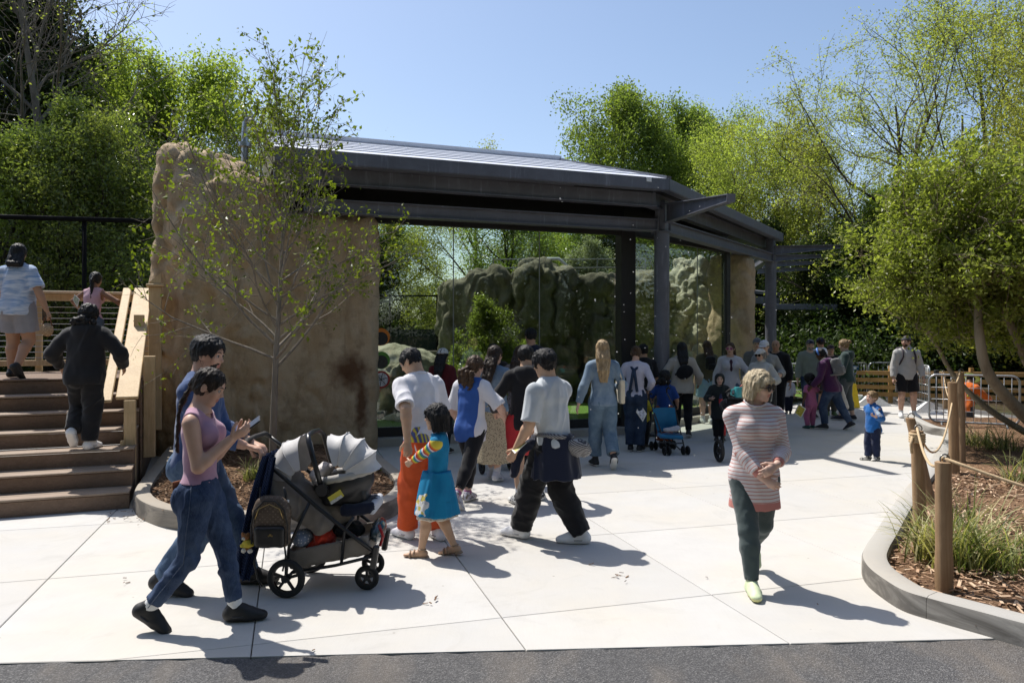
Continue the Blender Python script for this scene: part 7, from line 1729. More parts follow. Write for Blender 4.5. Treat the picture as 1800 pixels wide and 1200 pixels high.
p = Person('woman in a cream sweatshirt and black leggings with a black sling bag across her back', (3.16, 14.05), 1.73, -8, h=.0125, sex='f', skin='tan', seed=22, g=1.12, feet={'R': (.10, -.14, .03, 10, 14), 'L': (-.10, .08, 0, 0, 0)}, head=(4, 4, 0), arms={'L': (-.35, .30, -.7), 'R': (.25, .35, -.75)}, face=False)
cream = fab('cream fleece', (.46, .42, .37)); p.top(cream, 'sweatshirt', .026, .95, -.05, .02); p.trousers(blackc, 'leggings', .005, .98, .028, .040); p.shoes((.02, .02, .02), (.6, .6, .58)); p.hair('black', 'long', .06, .10)
p.garment('sling_bag', blackc, [EL(p.ch - p.f * .20 - p.up * .10 + p.r * .03, V(.16, .07, .13), [nrm(p.r + p.up * .5), p.f, nrm(p.up - p.r * .5)])])
b = MB(); b.tube([p.ch - p.f * .17 - p.up * .16 - p.r * .14, p.ch - p.f * .19, p.sh['R'] * .5 + p.nb * .5 + p.up * .05 - p.f * .05], .02, 8); b.build('strap', blackc, p.root, True)
p = Person('bare kneed child beyond the cream sweatshirt, in blue, close to the curb', (2.98, 14.9), 1.22, 10, h=.014, sex='m', k=.6, skin='fair', seed=23, face=False)
p.top(fab('royal blue cloth', (.012, .05, .22)), 't_shirt', .016, .5, -.05, .01); p.trousers(blackc, 'shorts', .02, .46, .06, .06); p.shoes((.05, .05, .05)); p.hair('sandy', 'crop', .05)
p = Person('woman with long red brown hair and a small black backpack in pale blue shorts', (4.18, 16.2), 1.74, 8, h=.0135, sex='f', skin='fair', seed=24, feet={'R': (.09, .0, 0, 8, 0), 'L': (-.09, .02, 0, -5, 0)}, face=False)
p.top(fab('olive cloth', (.10, .095, .06)), 't_shirt', .018, .5, -.02, .01); p.trousers(fab('pale blue cotton', (.22, .36, .46)), 'shorts', .02, .40, .06, .07, thigh=.012); p.shoes((.66, .68, .66), (.72, .72, .70)); p.socks((.7, .7, .7), .2); p.hair('brown', 'long', .04, .08); p.pack(blackc, .22, .28, .11, straps=False)
p = Person('woman with pink mirrored sunglasses and long brown hair in an open white jacket', (4.30, 14.9), 1.72, 170, h=.0125, sex='f', skin='fair', seed=25, head=(-14, 2, 0), arms={'R': (.25, .15, -.93), 'L': (-.35, .55, -.6)})
p.top(fab('plum cloth', (.075, .035, .055)), 'shirt', .008, .3, .0, .0)
wj = fab('white jacket cloth', (.58, .57, .62)); o = p.top(wj, 'jacket', .022, .97, -.09, .02); p.trousers(denim_mid, infl=.01); p.shoes((.6, .6, .6)); p.hair('brown', 'long', .04, .12); p.glasses((.4, .25, .3), (.35, .10, .20), .12)
p.garment('shirt_front', fab('plum cloth', (.075, .035, .055)), [EL(p.ch + p.f * .118 - p.up * .02, V(.045, .03, .13), [p.r, p.f, p.up])])
p = Person('boy in a dark hooded jacket with the hood up, holding a bottle', (3.73, 13.6), 1.18, 168, h=.0115, sex='m', k=.6, skin='fair', seed=26, head=(0, 4, 0), arms={'R': (.1, .5, -.45), 'L': (-.15, .55, -.5)}, curl={'R': 1, 'L': 1})
hj = fab('dark green black jacket', (.022, .028, .028)); p.top(hj, 'jacket', .03, .95, -.16, .03, hood=False); p.trousers(blackc, infl=.012, hemr=.045); p.shoes((.03, .03, .03))
def hd_(fl): fl.add(EL(p.hp_(0, .45, -.06), V(.28, .40, .36) * p.hh, p.hax()), .03, op='s')
p.garment('hood', hj, [EL(p.hp_(0, -.06, .08), V(.44, .50, .50) * p.hh, p.hax()), EL(p.hp_(0, -.10, -.3), V(.40, .36, .3) * p.hh, p.hax())], .05, extra=hd_); p.hair('sandy', 'crop', .02)
t = thing('drink_bottle', 'dark bottle with a red label in the hands of the hooded boy', 'bottle', p.to_world((p.wr['R'] + p.wr['L']) / 2 + V(0, .03, -.03)))
b = MB(); b.tube([V(0, 0, -.09), V(0, 0, .07), V(0, 0, .10), V(0, 0, .13)], [.035, .035, .018, .018], 12); b.build('bottle', plain('dark bottle', (.03, .03, .09), .2), t, 'auto')
b = MB(); b.tube([V(0, 0, -.04), V(0, 0, .04)], .0362, 12, cap=False); b.build('bottle_label', plain('red label', (.45, .04, .05), .4), t, True)
p = Person('woman in a white cap and dark sunglasses wearing a pale jacket, looking left', (4.55, 13.8), 1.62, 138, h=.012, sex='f', skin='fair', seed=27, head=(-8, 4, 0), arms={'R': (.1, .45, -.4), 'L': (-.2, .45, -.55)})
p.top(fab('pale grey cloth', (.46, .47, .46)), 'jacket', .022, .97, -.1, .02, collar=True); p.trousers(fab('grey slacks', (.06, .06, .06)), infl=.012); p.shoes((.05, .05, .05)); p.hair('grey', 'bob', .03, .05); p.cap((.66, .65, .62)); p.glasses()
p = Person('woman in a white cap and grey sweatshirt with a thin bag strap across her chest', (4.93, 14.75), 1.77, 165, h=.012, sex='f', skin='fair', seed=28, g=1.05, head=(-18, 14, 0), arms={'R': (.15, .4, -.75), 'L': (-.15, .5, -.55)})
p.top(fab('grey marl', (.27, .275, .27)), 'sweatshirt', .024, .97, -.06, .02); p.trousers(fab('charcoal shorts', (.035, .035, .035)), 'shorts', .02, .5, .055, .06); p.shoes((.5, .4, .42), (.6, .5, .5)); p.hair('grey', 'short', .03); p.cap((.62, .63, .68))
b = MB(); b.tube([p.sh['R'] * .6 + p.nb * .4 + p.up * .05, p.ch + p.f * .155 + p.r * .02, p.pv + p.f * .14 - p.r * .13 + p.up * .05], .008, 6); b.build('bag_strap', blackc, p.root, True)
p = Person('man in a grey cap behind the woman in the grey sweatshirt', (5.25, 16.2), 1.80, 160, h=.014, sex='m', skin='fair', seed=29)
p.top(fab('grey cloth two', (.14, .145, .15)), 'shirt', .02, .95, -.06, .01); p.trousers(blackc, infl=.012); p.shoes((.03, .03, .03)); p.hair('grey', 'crop'); p.cap((.14, .145, .16))
p = Person('broad man in black with a shaved head behind the white caps', (5.72, 16.4), 1.76, 150, h=.014, sex='m', skin='tan', seed=30, g=1.2)
p.top(blackc, 'jacket', .026, .95, -.08, .02); p.trousers(blackc, infl=.012); p.shoes((.03, .03, .03))
# by the barriers
p = Person('little girl in pink with dark puffed hair and a yellow leaflet', (6.05, 15.3), 1.08, 14, h=.012, sex='f', k=.8, skin='dark', seed=31, feet={'L': (-.10, .04, 0, -10, 0), 'R': (.15, .12, 0, 10, 0)}, lean=4, arms={'R': (.5, .5, -.4), 'L': (-.3, -.1, -.95)}, face=False)
pk = fab('pink jersey', (.42, .13, .27)); p.top(pk, 't_shirt', .014, .35, -.04, .02); p.trousers(pk, 'leggings', .008, .98, .035, .046); p.shoes((.03, .10, .09), (.05, .16, .14)); p.hair('black', 'curly', .16, .02)
leaflet([P(1396, 726, 14.9), P(1404, 709, 14.9), P(1417, 718, 14.9), P(1408, 735, 14.9)], 'yellow and white leaflet at the side of the little girl in pink', 5, (.50, .42, .05))
p = Person('woman in a dark purple hoodie with a grey backpack, leaning to hold the little girl', (6.42, 15.2), 1.66, 48, h=.012, sex='f', skin='dark', seed=32, g=1.08, feet={'L': (-.10, .10, 0, 0, 0), 'R': (.12, -.34, .05, 0, 28)}, lean=16, head=(4, 8, 0), arms={'L': (-.2, .35, -.85), 'R': (.2, .4, -.8)}, face=True)
p.top(fab('purple fleece', (.070, .020, .075)), 'hoodie', .024, .97, -.05, .02, hood=True); p.trousers(denim_dark, infl=.008, hemr=.034); p.shoes((.02, .02, .025), (.7, .7, .7)); p.hair('black', 'braid', .03, .1); p.pack(fab('grey pack cloth', (.15, .15, .155)), .27, .36, .16)
b = MB(); b.tube([p.hp_(x, .05 - .02, z) for x, z in ((-.36, -.05), (-.38, .2), (-.22, .5), (0, .58), (.22, .5), (.38, .2), (.36, -.05))], .02, 6); b.build('headband', plain('blue band', (.05, .16, .5), .4), p.root, True)
p.garment('tied_jumper', fab('pale tied cloth', (.5, .49, .48)), [RC(p.pv + V(.16, -.12, -.02), p.pv + V(.20, -.20, -.42), .05, .06)], disp=(.01, 8, (1, 1, .5)))
p = Person('grey bearded man in a navy cap and pale jacket behind the purple hoodie', (6.85, 17.4), 1.76, 172, h=.014, sex='m', skin='fair', seed=33)
p.top(fab('sage jacket', (.20, .23, .20)), 'jacket', .024, .97, -.08, .02); p.trousers(denim_dark, infl=.01); p.shoes((.04, .04, .04)); p.hair('grey', 'short'); p.beard('grey'); p.cap((.012, .016, .04))
p = Person('man in a white t-shirt and navy cap with his back turned, by the barriers', (7.72, 18.9), 1.80, 12, h=.015, sex='m', skin='tan', seed=34, face=False)
p.top(whitec, 't_shirt', .02, .5, -.05, .02); p.trousers(blackc, 'shorts', .02, .48, .06, .06); p.shoes((.04, .04, .04)); p.hair('darkbrown', 'crop'); p.cap((.012, .018, .06))
p = Person('teenager in a dark cap and dark jacket between the navy caps and the green hoodie', (7.45, 17.7), 1.64, 168, h=.014, sex='m', skin='light', seed=35)
p.top(blackc, 'jacket', .024, .97, -.06, .02); p.trousers(fab('khaki cloth', (.10, .09, .075)), infl=.012); p.shoes((.10, .16, .05)); p.hair('brown', 'short'); p.cap((.03, .018, .03))
p = Person('woman with a sandy bun in a dark green hoodie and grey leggings', (7.42, 16.8), 1.78, 60, h=.012, sex='f', skin='fair', seed=36, g=1.04, feet={'L': (-.08, .10, 0, 0, 0), 'R': (.09, -.12, 0, 0, 0)}, head=(8, 12, 0), arms={'L': (-.1, .5, -.65), 'R': (.1, .45, -.7)})
p.top(fab('bottle green fleece', (.030, .055, .052)), 'hoodie', .026, .95, -.04, .02, hood=True); p.trousers(fab('slate leggings', (.085, .10, .105)), 'leggings', .01, .85, .034, .042); p.shoes((.012, .014, .025), (.7, .7, .7)); p.hair('sandy', 'bun', .05)
p = Person('toddler in a white top and dark trousers sitting on the kerb by the barriers', (6.65, 18.2), .92, 150, h=.014, sex='m', k=.9, skin='tan', seed=37, face=False)
p.top(whitec, 'shirt', .016, .9, -.03, .01); p.trousers(navyc, infl=.012, hemr=.04); p.shoes((.05, .05, .06)); p.hair('black', 'crop', .05)
# man in the pale fleece
fm_ = Person('man in a pale grey fleece and black shorts with a backward grey cap and backpack', (9.05, 17.35), 1.84, 172, h=.0115, sex='m', skin='light', seed=38, g=1.04, feet={'L': (-.13, .05, 0, -14, 0), 'R': (.11, -.02, 0, 16, 0)}, head=(-48, -2, 0), arms={'R': (.16, .08, -.97), 'L': (-.20, .14, -.95)}, curl={'R': .8, 'L': .9})
fm_.top(fab('pale fleece', (.46, .45, .43)), 'fleece', .026, .98, -.05, .012, collar=True, ridge=.5, disp=(.008, 4, (1, 1, .7))); fm_.trousers(blackc, 'shorts', .022, .42, .06, .062); fm_.shoes((.70, .70, .69), (.72, .72, .70)); fm_.socks((.7, .7, .7), .18); fm_.hair('brown', 'crop'); fm_.cap((.085, .090, .105), back=True); fm_.pack(fab('dusk pack cloth', (.05, .04, .05)), .30, .44, .14); fm_.beard('brown')
# toddler in blue
tb = Person('toddler boy in a bright blue jacket and navy trousers drinking from a bottle', (5.46, 11.45), 1.02, 108, h=.0085, sex='m', k=.95, skin='fair', seed=39, feet={'R': (.07, .07, 0, 12, 0), 'L': (-.07, -.07, 0, -12, 0)}, head=(0, -4, 0), arms={'R': P(1541, 726, 11.35), 'L': P(1539, 732, 11.2), 'Rp': (.6, -.2, -1), 'Lp': (-.6, -.2, -1), 'Rn': V(0, -.3, 1), 'Ln': V(0, -.3, 1)}, curl={'R': 1, 'L': 1})
tb.top(fab('bright blue shell', (.012, .13, .42), rough=.5), 'jacket', .020, .95, -.05, .01, collar=True, disp=(.006, 6, (1, 1, 1.1)), ridge=.5); tb.trousers(fab('ink blue cloth', (.014, .022, .06)), infl=.012, hemr=.042, kneer=.048, disp=(.006, 6, (1, 1, 1.6))); tb.shoes(((.62, .60, .54), (.05, .05, .05)), (.66, .64, .58)); tb.hair('sandy', 'crop', .05)
t = thing('water_bottle', 'clear water bottle at the lips of the toddler in blue', 'bottle', tb.to_world((tb.wr['R'] + tb.wr['L']) / 2 + tb.hd['R'] * .05))
b = MB(); d = nrm(tb.to_world(tb.hp_(0, .42, -.22)) - np.array(t.location)); b.tube([-d * .07, d * .05, d * .09, d * .13], [.032, .032, .016, .014], 12); b.build('bottle', M('clear bottle', lambda t: t.bsdf((.75, .80, .85), .08, **{'Transmission Weight': .7, 'IOR': 1.2}).id_data and t), t, 'auto')
b = MB(); b.tube([-d * .03, d * .02], .0328, 12, cap=False); b.build('bottle_label', plain('pale label', (.5, .6, .7), .4), t, True)
# worker
wk = Person('worker bending in an orange high visibility top and lime green safety hat', (10.35, 17.3), 1.66, -55, h=.014, z=-.62, sex='m', skin='brown', seed=40, lean=24, head=(0, 10, 0), arms={'R': (.25, .75, -.5), 'L': (-.2, .7, -.6)})
wk.top(fab('orange safety cloth', (.60, .13, .015)), 'jacket', .024, .95, -.06, .02); wk.trousers(fab('dark work cloth', (.03, .03, .035)), infl=.016); wk.shoes((.05, .04, .03)); wk.hair('black', 'crop')
lime = plain('lime plastic', (.42, .62, .02), .4); wk.garment('safety_hat', lime, [EL(wk.hp_(0, -.05, .18), V(.42, .48, .40) * wk.hh, wk.hax()), EL(wk.hp_(0, -.02, .20), V(.82, .90, .07) * wk.hh, wk.hax())], .02, [(-wk.hu, wk.hp_(0, 0, .13))], disp=None)
for sg in (1, -1):
    b = MB(); b.tube([wk.ch + wk.r * sg * .10 - wk.f * .16 - wk.up * .2, wk.nb + wk.r * sg * .10 + wk.up * .03, wk.ch + wk.r * sg * .10 + wk.f * .16 - wk.up * .2], .022, 6); b.build('reflective_strap', plain('lime tape', (.5, .6, .1), .4), wk.root, True)
# on the stairs and the deck
bj = Person('boy in a black hooded jacket climbing the brown stairs', (-4.98, 8.82), 1.66, 6, h=.010, z=.57, sex='m', skin='tan', seed=41, g=1.14, k=.15, feet={'R': (.06, -.02, 0, 8, 0), 'L': (-.10, -.10, .13, -8, 44)}, lean=6, head=(0, 4, 0), arms={'R': (.28, .34, -.72), 'L': (-.30, .28, -.75), 'Rp': (.9, -.9, 0), 'Lp': (-.9, -.9, 0)}, face=False)
bj.top(fab('black shell', (.013, .013, .015)), 'jacket', .034, .98, -.06, .02, hood=True, sinfl=.034, ridge=.5, disp=(.010, 3.4, (1.1, 1.1, .7))); bj.trousers(fab('black shell', (.013, .013, .015)), infl=.016, hemr=.044, kneer=.05, end=.98, disp=(.010, 4.4, (.8, .8, 1.5)), ridge=.5); bj.shoes((.72, .70, .68), (.74, .73, .72), bulk=1.1); bj.hair('black', 'curly', .085, .01)
td = Person('woman in a pale blue tie-dye t-shirt and grey shorts on the deck', (-6.50, 9.95), 1.74, -4, h=.010, z=1.33, sex='f', skin='tan', seed=42, g=1.24, feet={'L': (-.12, .05, 0, -6, 0), 'R': (.11, -.16, .07, 4, 42)}, head=(16, 4, 0), arms={'R': (.34, .05, -.93), 'L': (-.3, .1, -.9)}, curl={'R': 1.1}, face=False)
def fn_td(t):
    n = t.noise(t.map(t.coord(), (3, 3, 22)), 1, 4, .6, 1.0); t.bsdf(t.ramp(n, [(.38, (.22, .34, .55)), (.6, (.58, .64, .74))]), .85); return t
td.top(M('tie dye', fn_td), 't_shirt', .016, .44, -.05, .012, sinfl=.02, ridge=.45); td.trousers(fab('grey jersey shorts', (.27, .275, .31)), 'shorts', .014, .36, .06, .07, thigh=.01); td.shoes((.012, .012, .013), (.02, .02, .02)); td.hair('black', 'long', .05, .0)
t = thing('woven_bag', 'small woven straw bag hanging from the hand of the woman in tie-dye', 'bag', td.to_world(td.wr['R'] + V(.01, .0, -.09)))
def fn_wv(t):
    v = t.n('ShaderNodeTexVoronoi', {'Vector': t.coord(), 'Scale': 70.0}).outputs['Distance']; t.bsdf(t.ramp(v, [(.2, (.16, .09, .045)), (.5, (.44, .32, .20))]), .8, t.bump(v, .8, .008)); return t
b = MB(); b.sphere(V(0, 0, -.17), V(.075, .07, .09), 16, 10); b.build('basket', M('woven straw', fn_wv), t, True)
b = MB(); b.tube([V(-.06, 0, -.12), V(-.04, 0, -.02), V(0, 0, .0), V(.04, 0, -.02), V(.06, 0, -.12)], .008, 6); b.build('handle', plain('brown leather', (.14, .06, .03), .5), t, True)
t = thing('phone', 'dark phone held beside the straw bag by the woman in tie-dye', 'phone', td.to_world(td.wr['R'] + V(-.06, .04, -.06)))
b = MB(); b.box((0, 0, 0), (.012, .08, .16), bev=.004); b.build('case', plain('phone case', (.03, .03, .033), .3), t)
gl = Person('girl with a long black ponytail in a pink top leaning on the deck rail', (-6.42, 11.55), 1.52, -2, h=.012, z=1.33, sex='f', k=.25, skin='brown', seed=43, lean=8, head=(8, 8, 0), arms={'L': (-.55, .55, -.45), 'R': (.55, .45, -.55), 'Lp': (-1, -.4, -.3), 'Rp': (1, -.4, -.3)}, face=False)
gl.top(fab('pink vest', (.56, .36, .42)), 'tank_top', .008, tank=True, hem=-.02); gl.trousers(denim_mid, 'shorts', .012, .5, .055, .055); gl.shoes((.1, .1, .1)); gl.hair('black', 'pony', .03, .19)
leaflet([P(128, 527, 11.3), P(131, 517, 11.3), P(140, 526, 11.3), P(136, 540, 11.3)], 'leaflet in the left hand of the girl at the deck rail', 7, (.35, .40, .30))
# ---------------------------------------------------------------- strollers and what hangs on them
sblack = m_metal('stroller black', (.012, .012, .013), .35, .0, .15); tyre = plain('tyre rubber', (.012, .012, .012), .75, bump=.3)
def wheel(c, r, ax, par, w_=.035, spokes=5, nm='wheel', tread=True):
    """tyre, rim and spokes; ax is the axle direction"""
    ax = nrm(ax); s, u = frame(ax); c = np.asarray(c, float); ring = lambda rr, off: [c + (s * math.cos(a) + u * math.sin(a)) * rr + ax * off for a in np.linspace(0, 6.283, 33)[:-1]]
    b = MB(); prof = [(r - w_ * .75, -w_ * .4), (r - w_ * .3, -w_ * .5), (r - w_ * .05, -w_ * .3), (r, 0), (r - w_ * .05, w_ * .3), (r - w_ * .3, w_ * .5), (r - w_ * .75, w_ * .4)]
    b.loft([ring(a, o) for a, o in prof], cap=False); b.loft([ring(r - w_ * .75, w_ * .4), ring(r - w_ * .75, -w_ * .4)], cap=False); t = b.build(nm, tyre, par, True)
    b = MB(); 
    for off in (-w_ * .25, w_ * .25): b.loft([ring(r - w_ * .72, off - .004), ring(r - w_ * .72, off + .004), ring(r - w_ * 1.05, off + .004), ring(r - w_ * 1.05, off - .004), ring(r - w_ * .72, off - .004)], cap=False)
    b.tube([c - ax * w_ * .62, c + ax * w_ * .62], r * .20, 14)
    for k in range(spokes):
        a = 6.283 * k / spokes + .3; d = s * math.cos(a) + u * math.sin(a); b.bar(c + d * r * .12, c + d * (r - w_ * .9), .020, .016, up=ax)
    b.build('rim', sblack, t, 'auto'); return t
def fan_hood(name, mat, par, piv, R0, y0, y1, a0, a1, ribs, sag=.02, n=5, edge=.30, th=.006, sq=1.0, ex=1.0):
    """folding hood: ribs fanned about a cross axis through piv from angle a0 to a1 (degrees, in the XZ plane)"""
    piv = np.asarray(piv, float); W_ = (y1 - y0) / 2; ym = (y0 + y1) / 2; NU, NV = ribs * n, 20
    def pt(u, v, o):
        a = R(a0 + (a1 - a0) * u); x = 2 * v - 1; sh = (1 - abs(x) ** 3.2) ** (1 / 2.4) if abs(x) < 1 else 0
        ph = (u * ribs) % 1; sg = sag * math.sin(math.pi * ph) * (.4 + .6 * sh); wr = .004 * math.sin(u * 37 + v * 23) * sh
        rr = (R0 * (edge + (1 - edge) * sh) - sg + wr) * ex + o; return V(piv[0] + rr * math.cos(a), ym + x * (W_ + o), piv[2] + rr * math.sin(a) * sq)
    b = MB(); b.grid(lambda u, v: pt(u, v, 0), NU, NV); b.grid(lambda u, v: pt(u, 1 - v, -th), NU, NV)
    for e in (0, 1):
        for j in range(NV): b.add([pt(e, j / NV, 0), pt(e, (j + 1) / NV, 0), pt(e, (j + 1) / NV, -th), pt(e, j / NV, -th)], [(0, 1, 2, 3) if e else (3, 2, 1, 0)])
    o = b.build(name, mat, par, True)
    for k in range(1, ribs):
        q = MB(); q.tube([pt(k / ribs, j / NV, .002) for j in range(NV + 1)], .0035, 6); q.build('piping', mat, o, True)
    return o
ghood = m_fabric('pale grey hood', (.56, .55, .54), weave=700); gtan = m_fabric('grey tan stroller cloth', (.215, .19, .165), weave=600)
def sd_(name, mat, par, prims, h=.009, k=.02, cuts=(), sub=(), disp=(.004, 7, (1, 1, 1)), seed=0, ridge=.3):
    fl = Field(*fbounds(prims, .03), h)
    for p in prims: fl.add(p, k)
    for n, p in cuts: fl.cut(n, p)
    for p in sub: fl.add(p, .0, op='s')
    v, f = fl.mesh(); v = relax(v, f, 1, .4)
    if disp:
        n = vnormals(v, f); q = v * V(*disp[2]) + seed; d = NZ.fbm(q, disp[1], 2); d = d * (1 - ridge) + ridge * (1 - 2.2 * np.abs(NZ2.fbm(q, disp[1] * .8, 2))); v = v + n * (disp[0] * d)[:, None]
    return link(name, np_mesh(name, v, f), mat, par)
YN, YF = 5.58, 6.08
S = lambda px, py, Y=YN: P(px, py, Y)
FARV = V(0, YF - YN, 0)
st = thing('stroller', 'large grey and black double stroller pushed by the couple, with two pale hoods', 'stroller', (0, 0, 0))
for fv, nm in ((V(0, 0, 0), 0), (FARV, 1)):
    b = MB(); b.tube([S(470, 812) + fv, S(487, 829) + fv, S(560, 893) + fv, S(625, 945) + fv, S(664, 974) + fv], .015, 10); b.build('frame_bar', sblack, st, True)
    b = MB(); b.tube([S(512, 1006) + fv, S(590, 993) + fv, S(656, 977) + fv], .012, 10); b.build('lower_bar', sblack, st, True)
    b = MB(); b.tube([S(622, 908) + fv, S(606, 930) + fv, S(600, 990) + fv], .012, 8); b.build('strut', sblack, st, True)
    b = MB(); b.tube([S(503, 1010) + fv, S(508, 960) + fv, S(545, 880) + fv], .012, 8); b.build('rear_leg', sblack, st, True)
    b = MB(); b.bar(S(662, 958) + fv, S(655, 1000) + fv, .045, .05, bev=.01); b.build('front_fork', sblack, st)
    b = MB(); b.tube([S(487, 829) + fv, S(458, 800) + fv, S(436, 782) + fv], .014, 10); b.build('push_arm', sblack, st, True)
b = MB(); b.tube([S(436, 782), S(430, 778) + V(0, .04, .01), S(430, 778) + FARV * .5 + V(-.01, 0, .012), S(430, 778) + FARV - V(0, .04, -.01), S(436, 782) + FARV], .018, 10); b.build('push_bar', plain('foam grip', (.015, .014, .014), .8), st, True)
for c, r, w_ in ((G(503, 1050), .140, .045), (G(503, 1050) + V(.02, .58, 0), .140, .045), (G(645, 1036), .092, .04), (G(645, 1036) + V(-.02, .36, 0), .092, .04)):
    wheel(c + V(0, 0, r), r, V(.10, 1, 0), st, w_, 5)
b = MB(); b.tube([G(503, 1050) + V(0, 0, .14), G(503, 1050) + V(.02, .58, .14)], .012, 8); b.build('axle', sblack, st, True)
ym = (YN + YF) / 2
fan_hood('seat_hood', ghood, st, S(530, 848), .325, YN + .02, YF - .02, 178, 100, 3, .016)
# seat back and sagging cloth side of the rear seat, basket
sd_('seat_cloth', gtan, st, [RC(S(478, 862) + V(0, .10, 0), S(560, 925) + V(0, .10, 0), .10, .085), RC(S(478, 862) + FARV - V(0, .1, 0), S(560, 925) + FARV - V(0, .1, 0), .10, .085), RC(S(500, 880) + FARV * .5, S(585, 915) + FARV * .5, .13, .09), RC(S(472, 838) + FARV * .5, S(490, 870) + FARV * .5, .14, .12), BX(S(520, 893) + FARV * .5, (.19, .235, .09), .05, [nrm(V(.8, 0, -.6)), V(0, 1, 0), nrm(V(.6, 0, .8))])], disp=(.014, 4.2, (1.2, .6, .8)), ridge=.6)
sd_('basket', gtan, st, [BX(S(575, 973) + FARV * .5, (.31, .235, .075), .03, [nrm(V(.975, 0, .20)), V(0, 1, 0), nrm(V(-.20, 0, .975))])], sub=[BX(S(575, 960) + FARV * .5, (.29, .215, .075), .03, [nrm(V(.975, 0, .20)), V(0, 1, 0), nrm(V(-.20, 0, .975))])], disp=(.005, 5, (1, 1, 1)))
sd_('footrest', navyc, st, [BX(S(624, 900) + FARV * .5, (.135, .19, .042), .03, [nrm(V(.98, 0, .12)), V(0, 1, 0), nrm(V(-.12, 0, .98))])], disp=(.006, 8, (1, 1, 1)))
sd_('footrest_tip', m_fabric('pale piping cloth', (.48, .50, .55)), st, [BX(S(650, 898) + FARV * .5, (.03, .192, .047), .03)], disp=None)
b = MB(); b.sphere(S(655, 945) + FARV * .5, V(.055, .20, .085), 18, 12); b.build('front_bumper', plain('smoky plastic', (.03, .05, .06), .12, spec=.7), st, True)
b = MB(); b.tube([S(664, 925) + V(0, .05, 0), S(669, 945) + V(.01, .05, 0), S(666, 962) + V(0, .05, 0)], .012, 8); b.build('bumper_light', plain('red lens', (.30, .012, .015), .2), st, True)
# infant car seat on top
cs = thing('infant_car_seat', 'pale hooded infant car seat with black shell and carry handle, clipped on the stroller', 'car seat', (0, 0, 0))
cm = S(592, 852) + FARV * .5
sd_('shell', plain('black shell plastic', (.014, .014, .015), .45), cs, [EL(cm + V(0, 0, -.02), V(.235, .20, .17), [nrm(V(.95, 0, .25)), V(0, 1, 0), nrm(V(-.25, 0, .95))]), BX(cm + V(.02, 0, -.12), V(.17, .14, .07), .05)], cuts=[(nrm(V(-.20, 0, 1)), cm + V(0, 0, .02))], sub=[EL(cm + V(0, 0, .03), V(.20, .165, .14))], disp=None)
sd_('rim', m_fabric('stone rim cloth', (.40, .385, .36)), cs, [RC(cm + V(a0 * .22, b0 * .185, .035 + .22 * a0 * .2), cm + V(a1 * .22, b1 * .185, .035 + .22 * a1 * .2), .030) for a0, b0, a1, b1 in [(math.cos(t), math.sin(t), math.cos(t + .4), math.sin(t + .4)) for t in np.arange(0, 6.28, .3927)]], k=.01, disp=(.002, 9, (1, 1, 1)))
fan_hood('hood', ghood, cs, cm + V(-.02, 0, .05), .30, YN + .06, YF - .06, 108, 6, 4, .030, ex=1.0)
b = MB(); b.tube([S(563, 858) + V(0, .03, 0), S(552, 815) + V(0, .02, 0), S(541, 778) + V(0, .03, 0), S(535, 768) + V(0, .10, 0), S(535, 766) + FARV * .5, S(535, 768) + FARV - V(0, .10, 0), S(541, 778) + FARV - V(0, .03, 0), S(563, 858) + FARV - V(0, .03, 0)], .020, 10); b.build('carry_handle', plain('black handle plastic', (.012, .012, .013), .28), cs, True)
b = MB(); b.cyl(S(565, 862) + V(0, .0, 0), S(565, 862) + V(0, .05, 0), .045, 20); b.build('handle_hub', plain('black handle plastic', (.012, .012, .013), .28), cs, 'auto')
b = MB(); b.box(S(591, 872) + V(.0, -.012, 0), (.11, .004, .055), [nrm(V(.84, 0, .54)), V(0, 1, 0), nrm(V(-.54, 0, .84))]); b.build('warning_label', plain('yellow label', (.55, .48, .06), .5), cs)
b = MB(); b.box(S(592, 877) + V(.0, -.015, 0), (.10, .004, .022), [nrm(V(.84, 0, .54)), V(0, 1, 0), nrm(V(-.54, 0, .84))]); b.build('label_print', plain('label print', (.50, .50, .48), .5, var=.4, sc_=80), cs)
sd_('baby_blanket', m_fabric('white swaddle', (.62, .58, .57)), cs, [EL(S(546, 845) + FARV * .5, V(.07, .12, .06)), EL(S(556, 835) + FARV * .5, V(.06, .10, .05))], disp=(.008, 8, (1, 1, 1)))
# things on the stroller
b = MB()
def bl(u, v, o=0): 
    x = -2.00 + .20 * (1 - v) ** 1.5 - .03 * v; z = 1.02 - .90 * v; y = YN - .05 + .32 * u
    f = .030 * math.sin(u * 17 + v * 2.0) * (.3 + v) + .012 * math.sin(u * 41); return V(x + f + .11 * math.sin(math.pi * u) * v * .6 + o, y + .02 * math.sin(v * 9 + u * 4), z + .03 * math.sin(u * 9) * v)
b.grid(lambda u, v: bl(u, v), 40, 26); b.grid(lambda u, v: bl(1 - u, v, -.009), 40, 26)
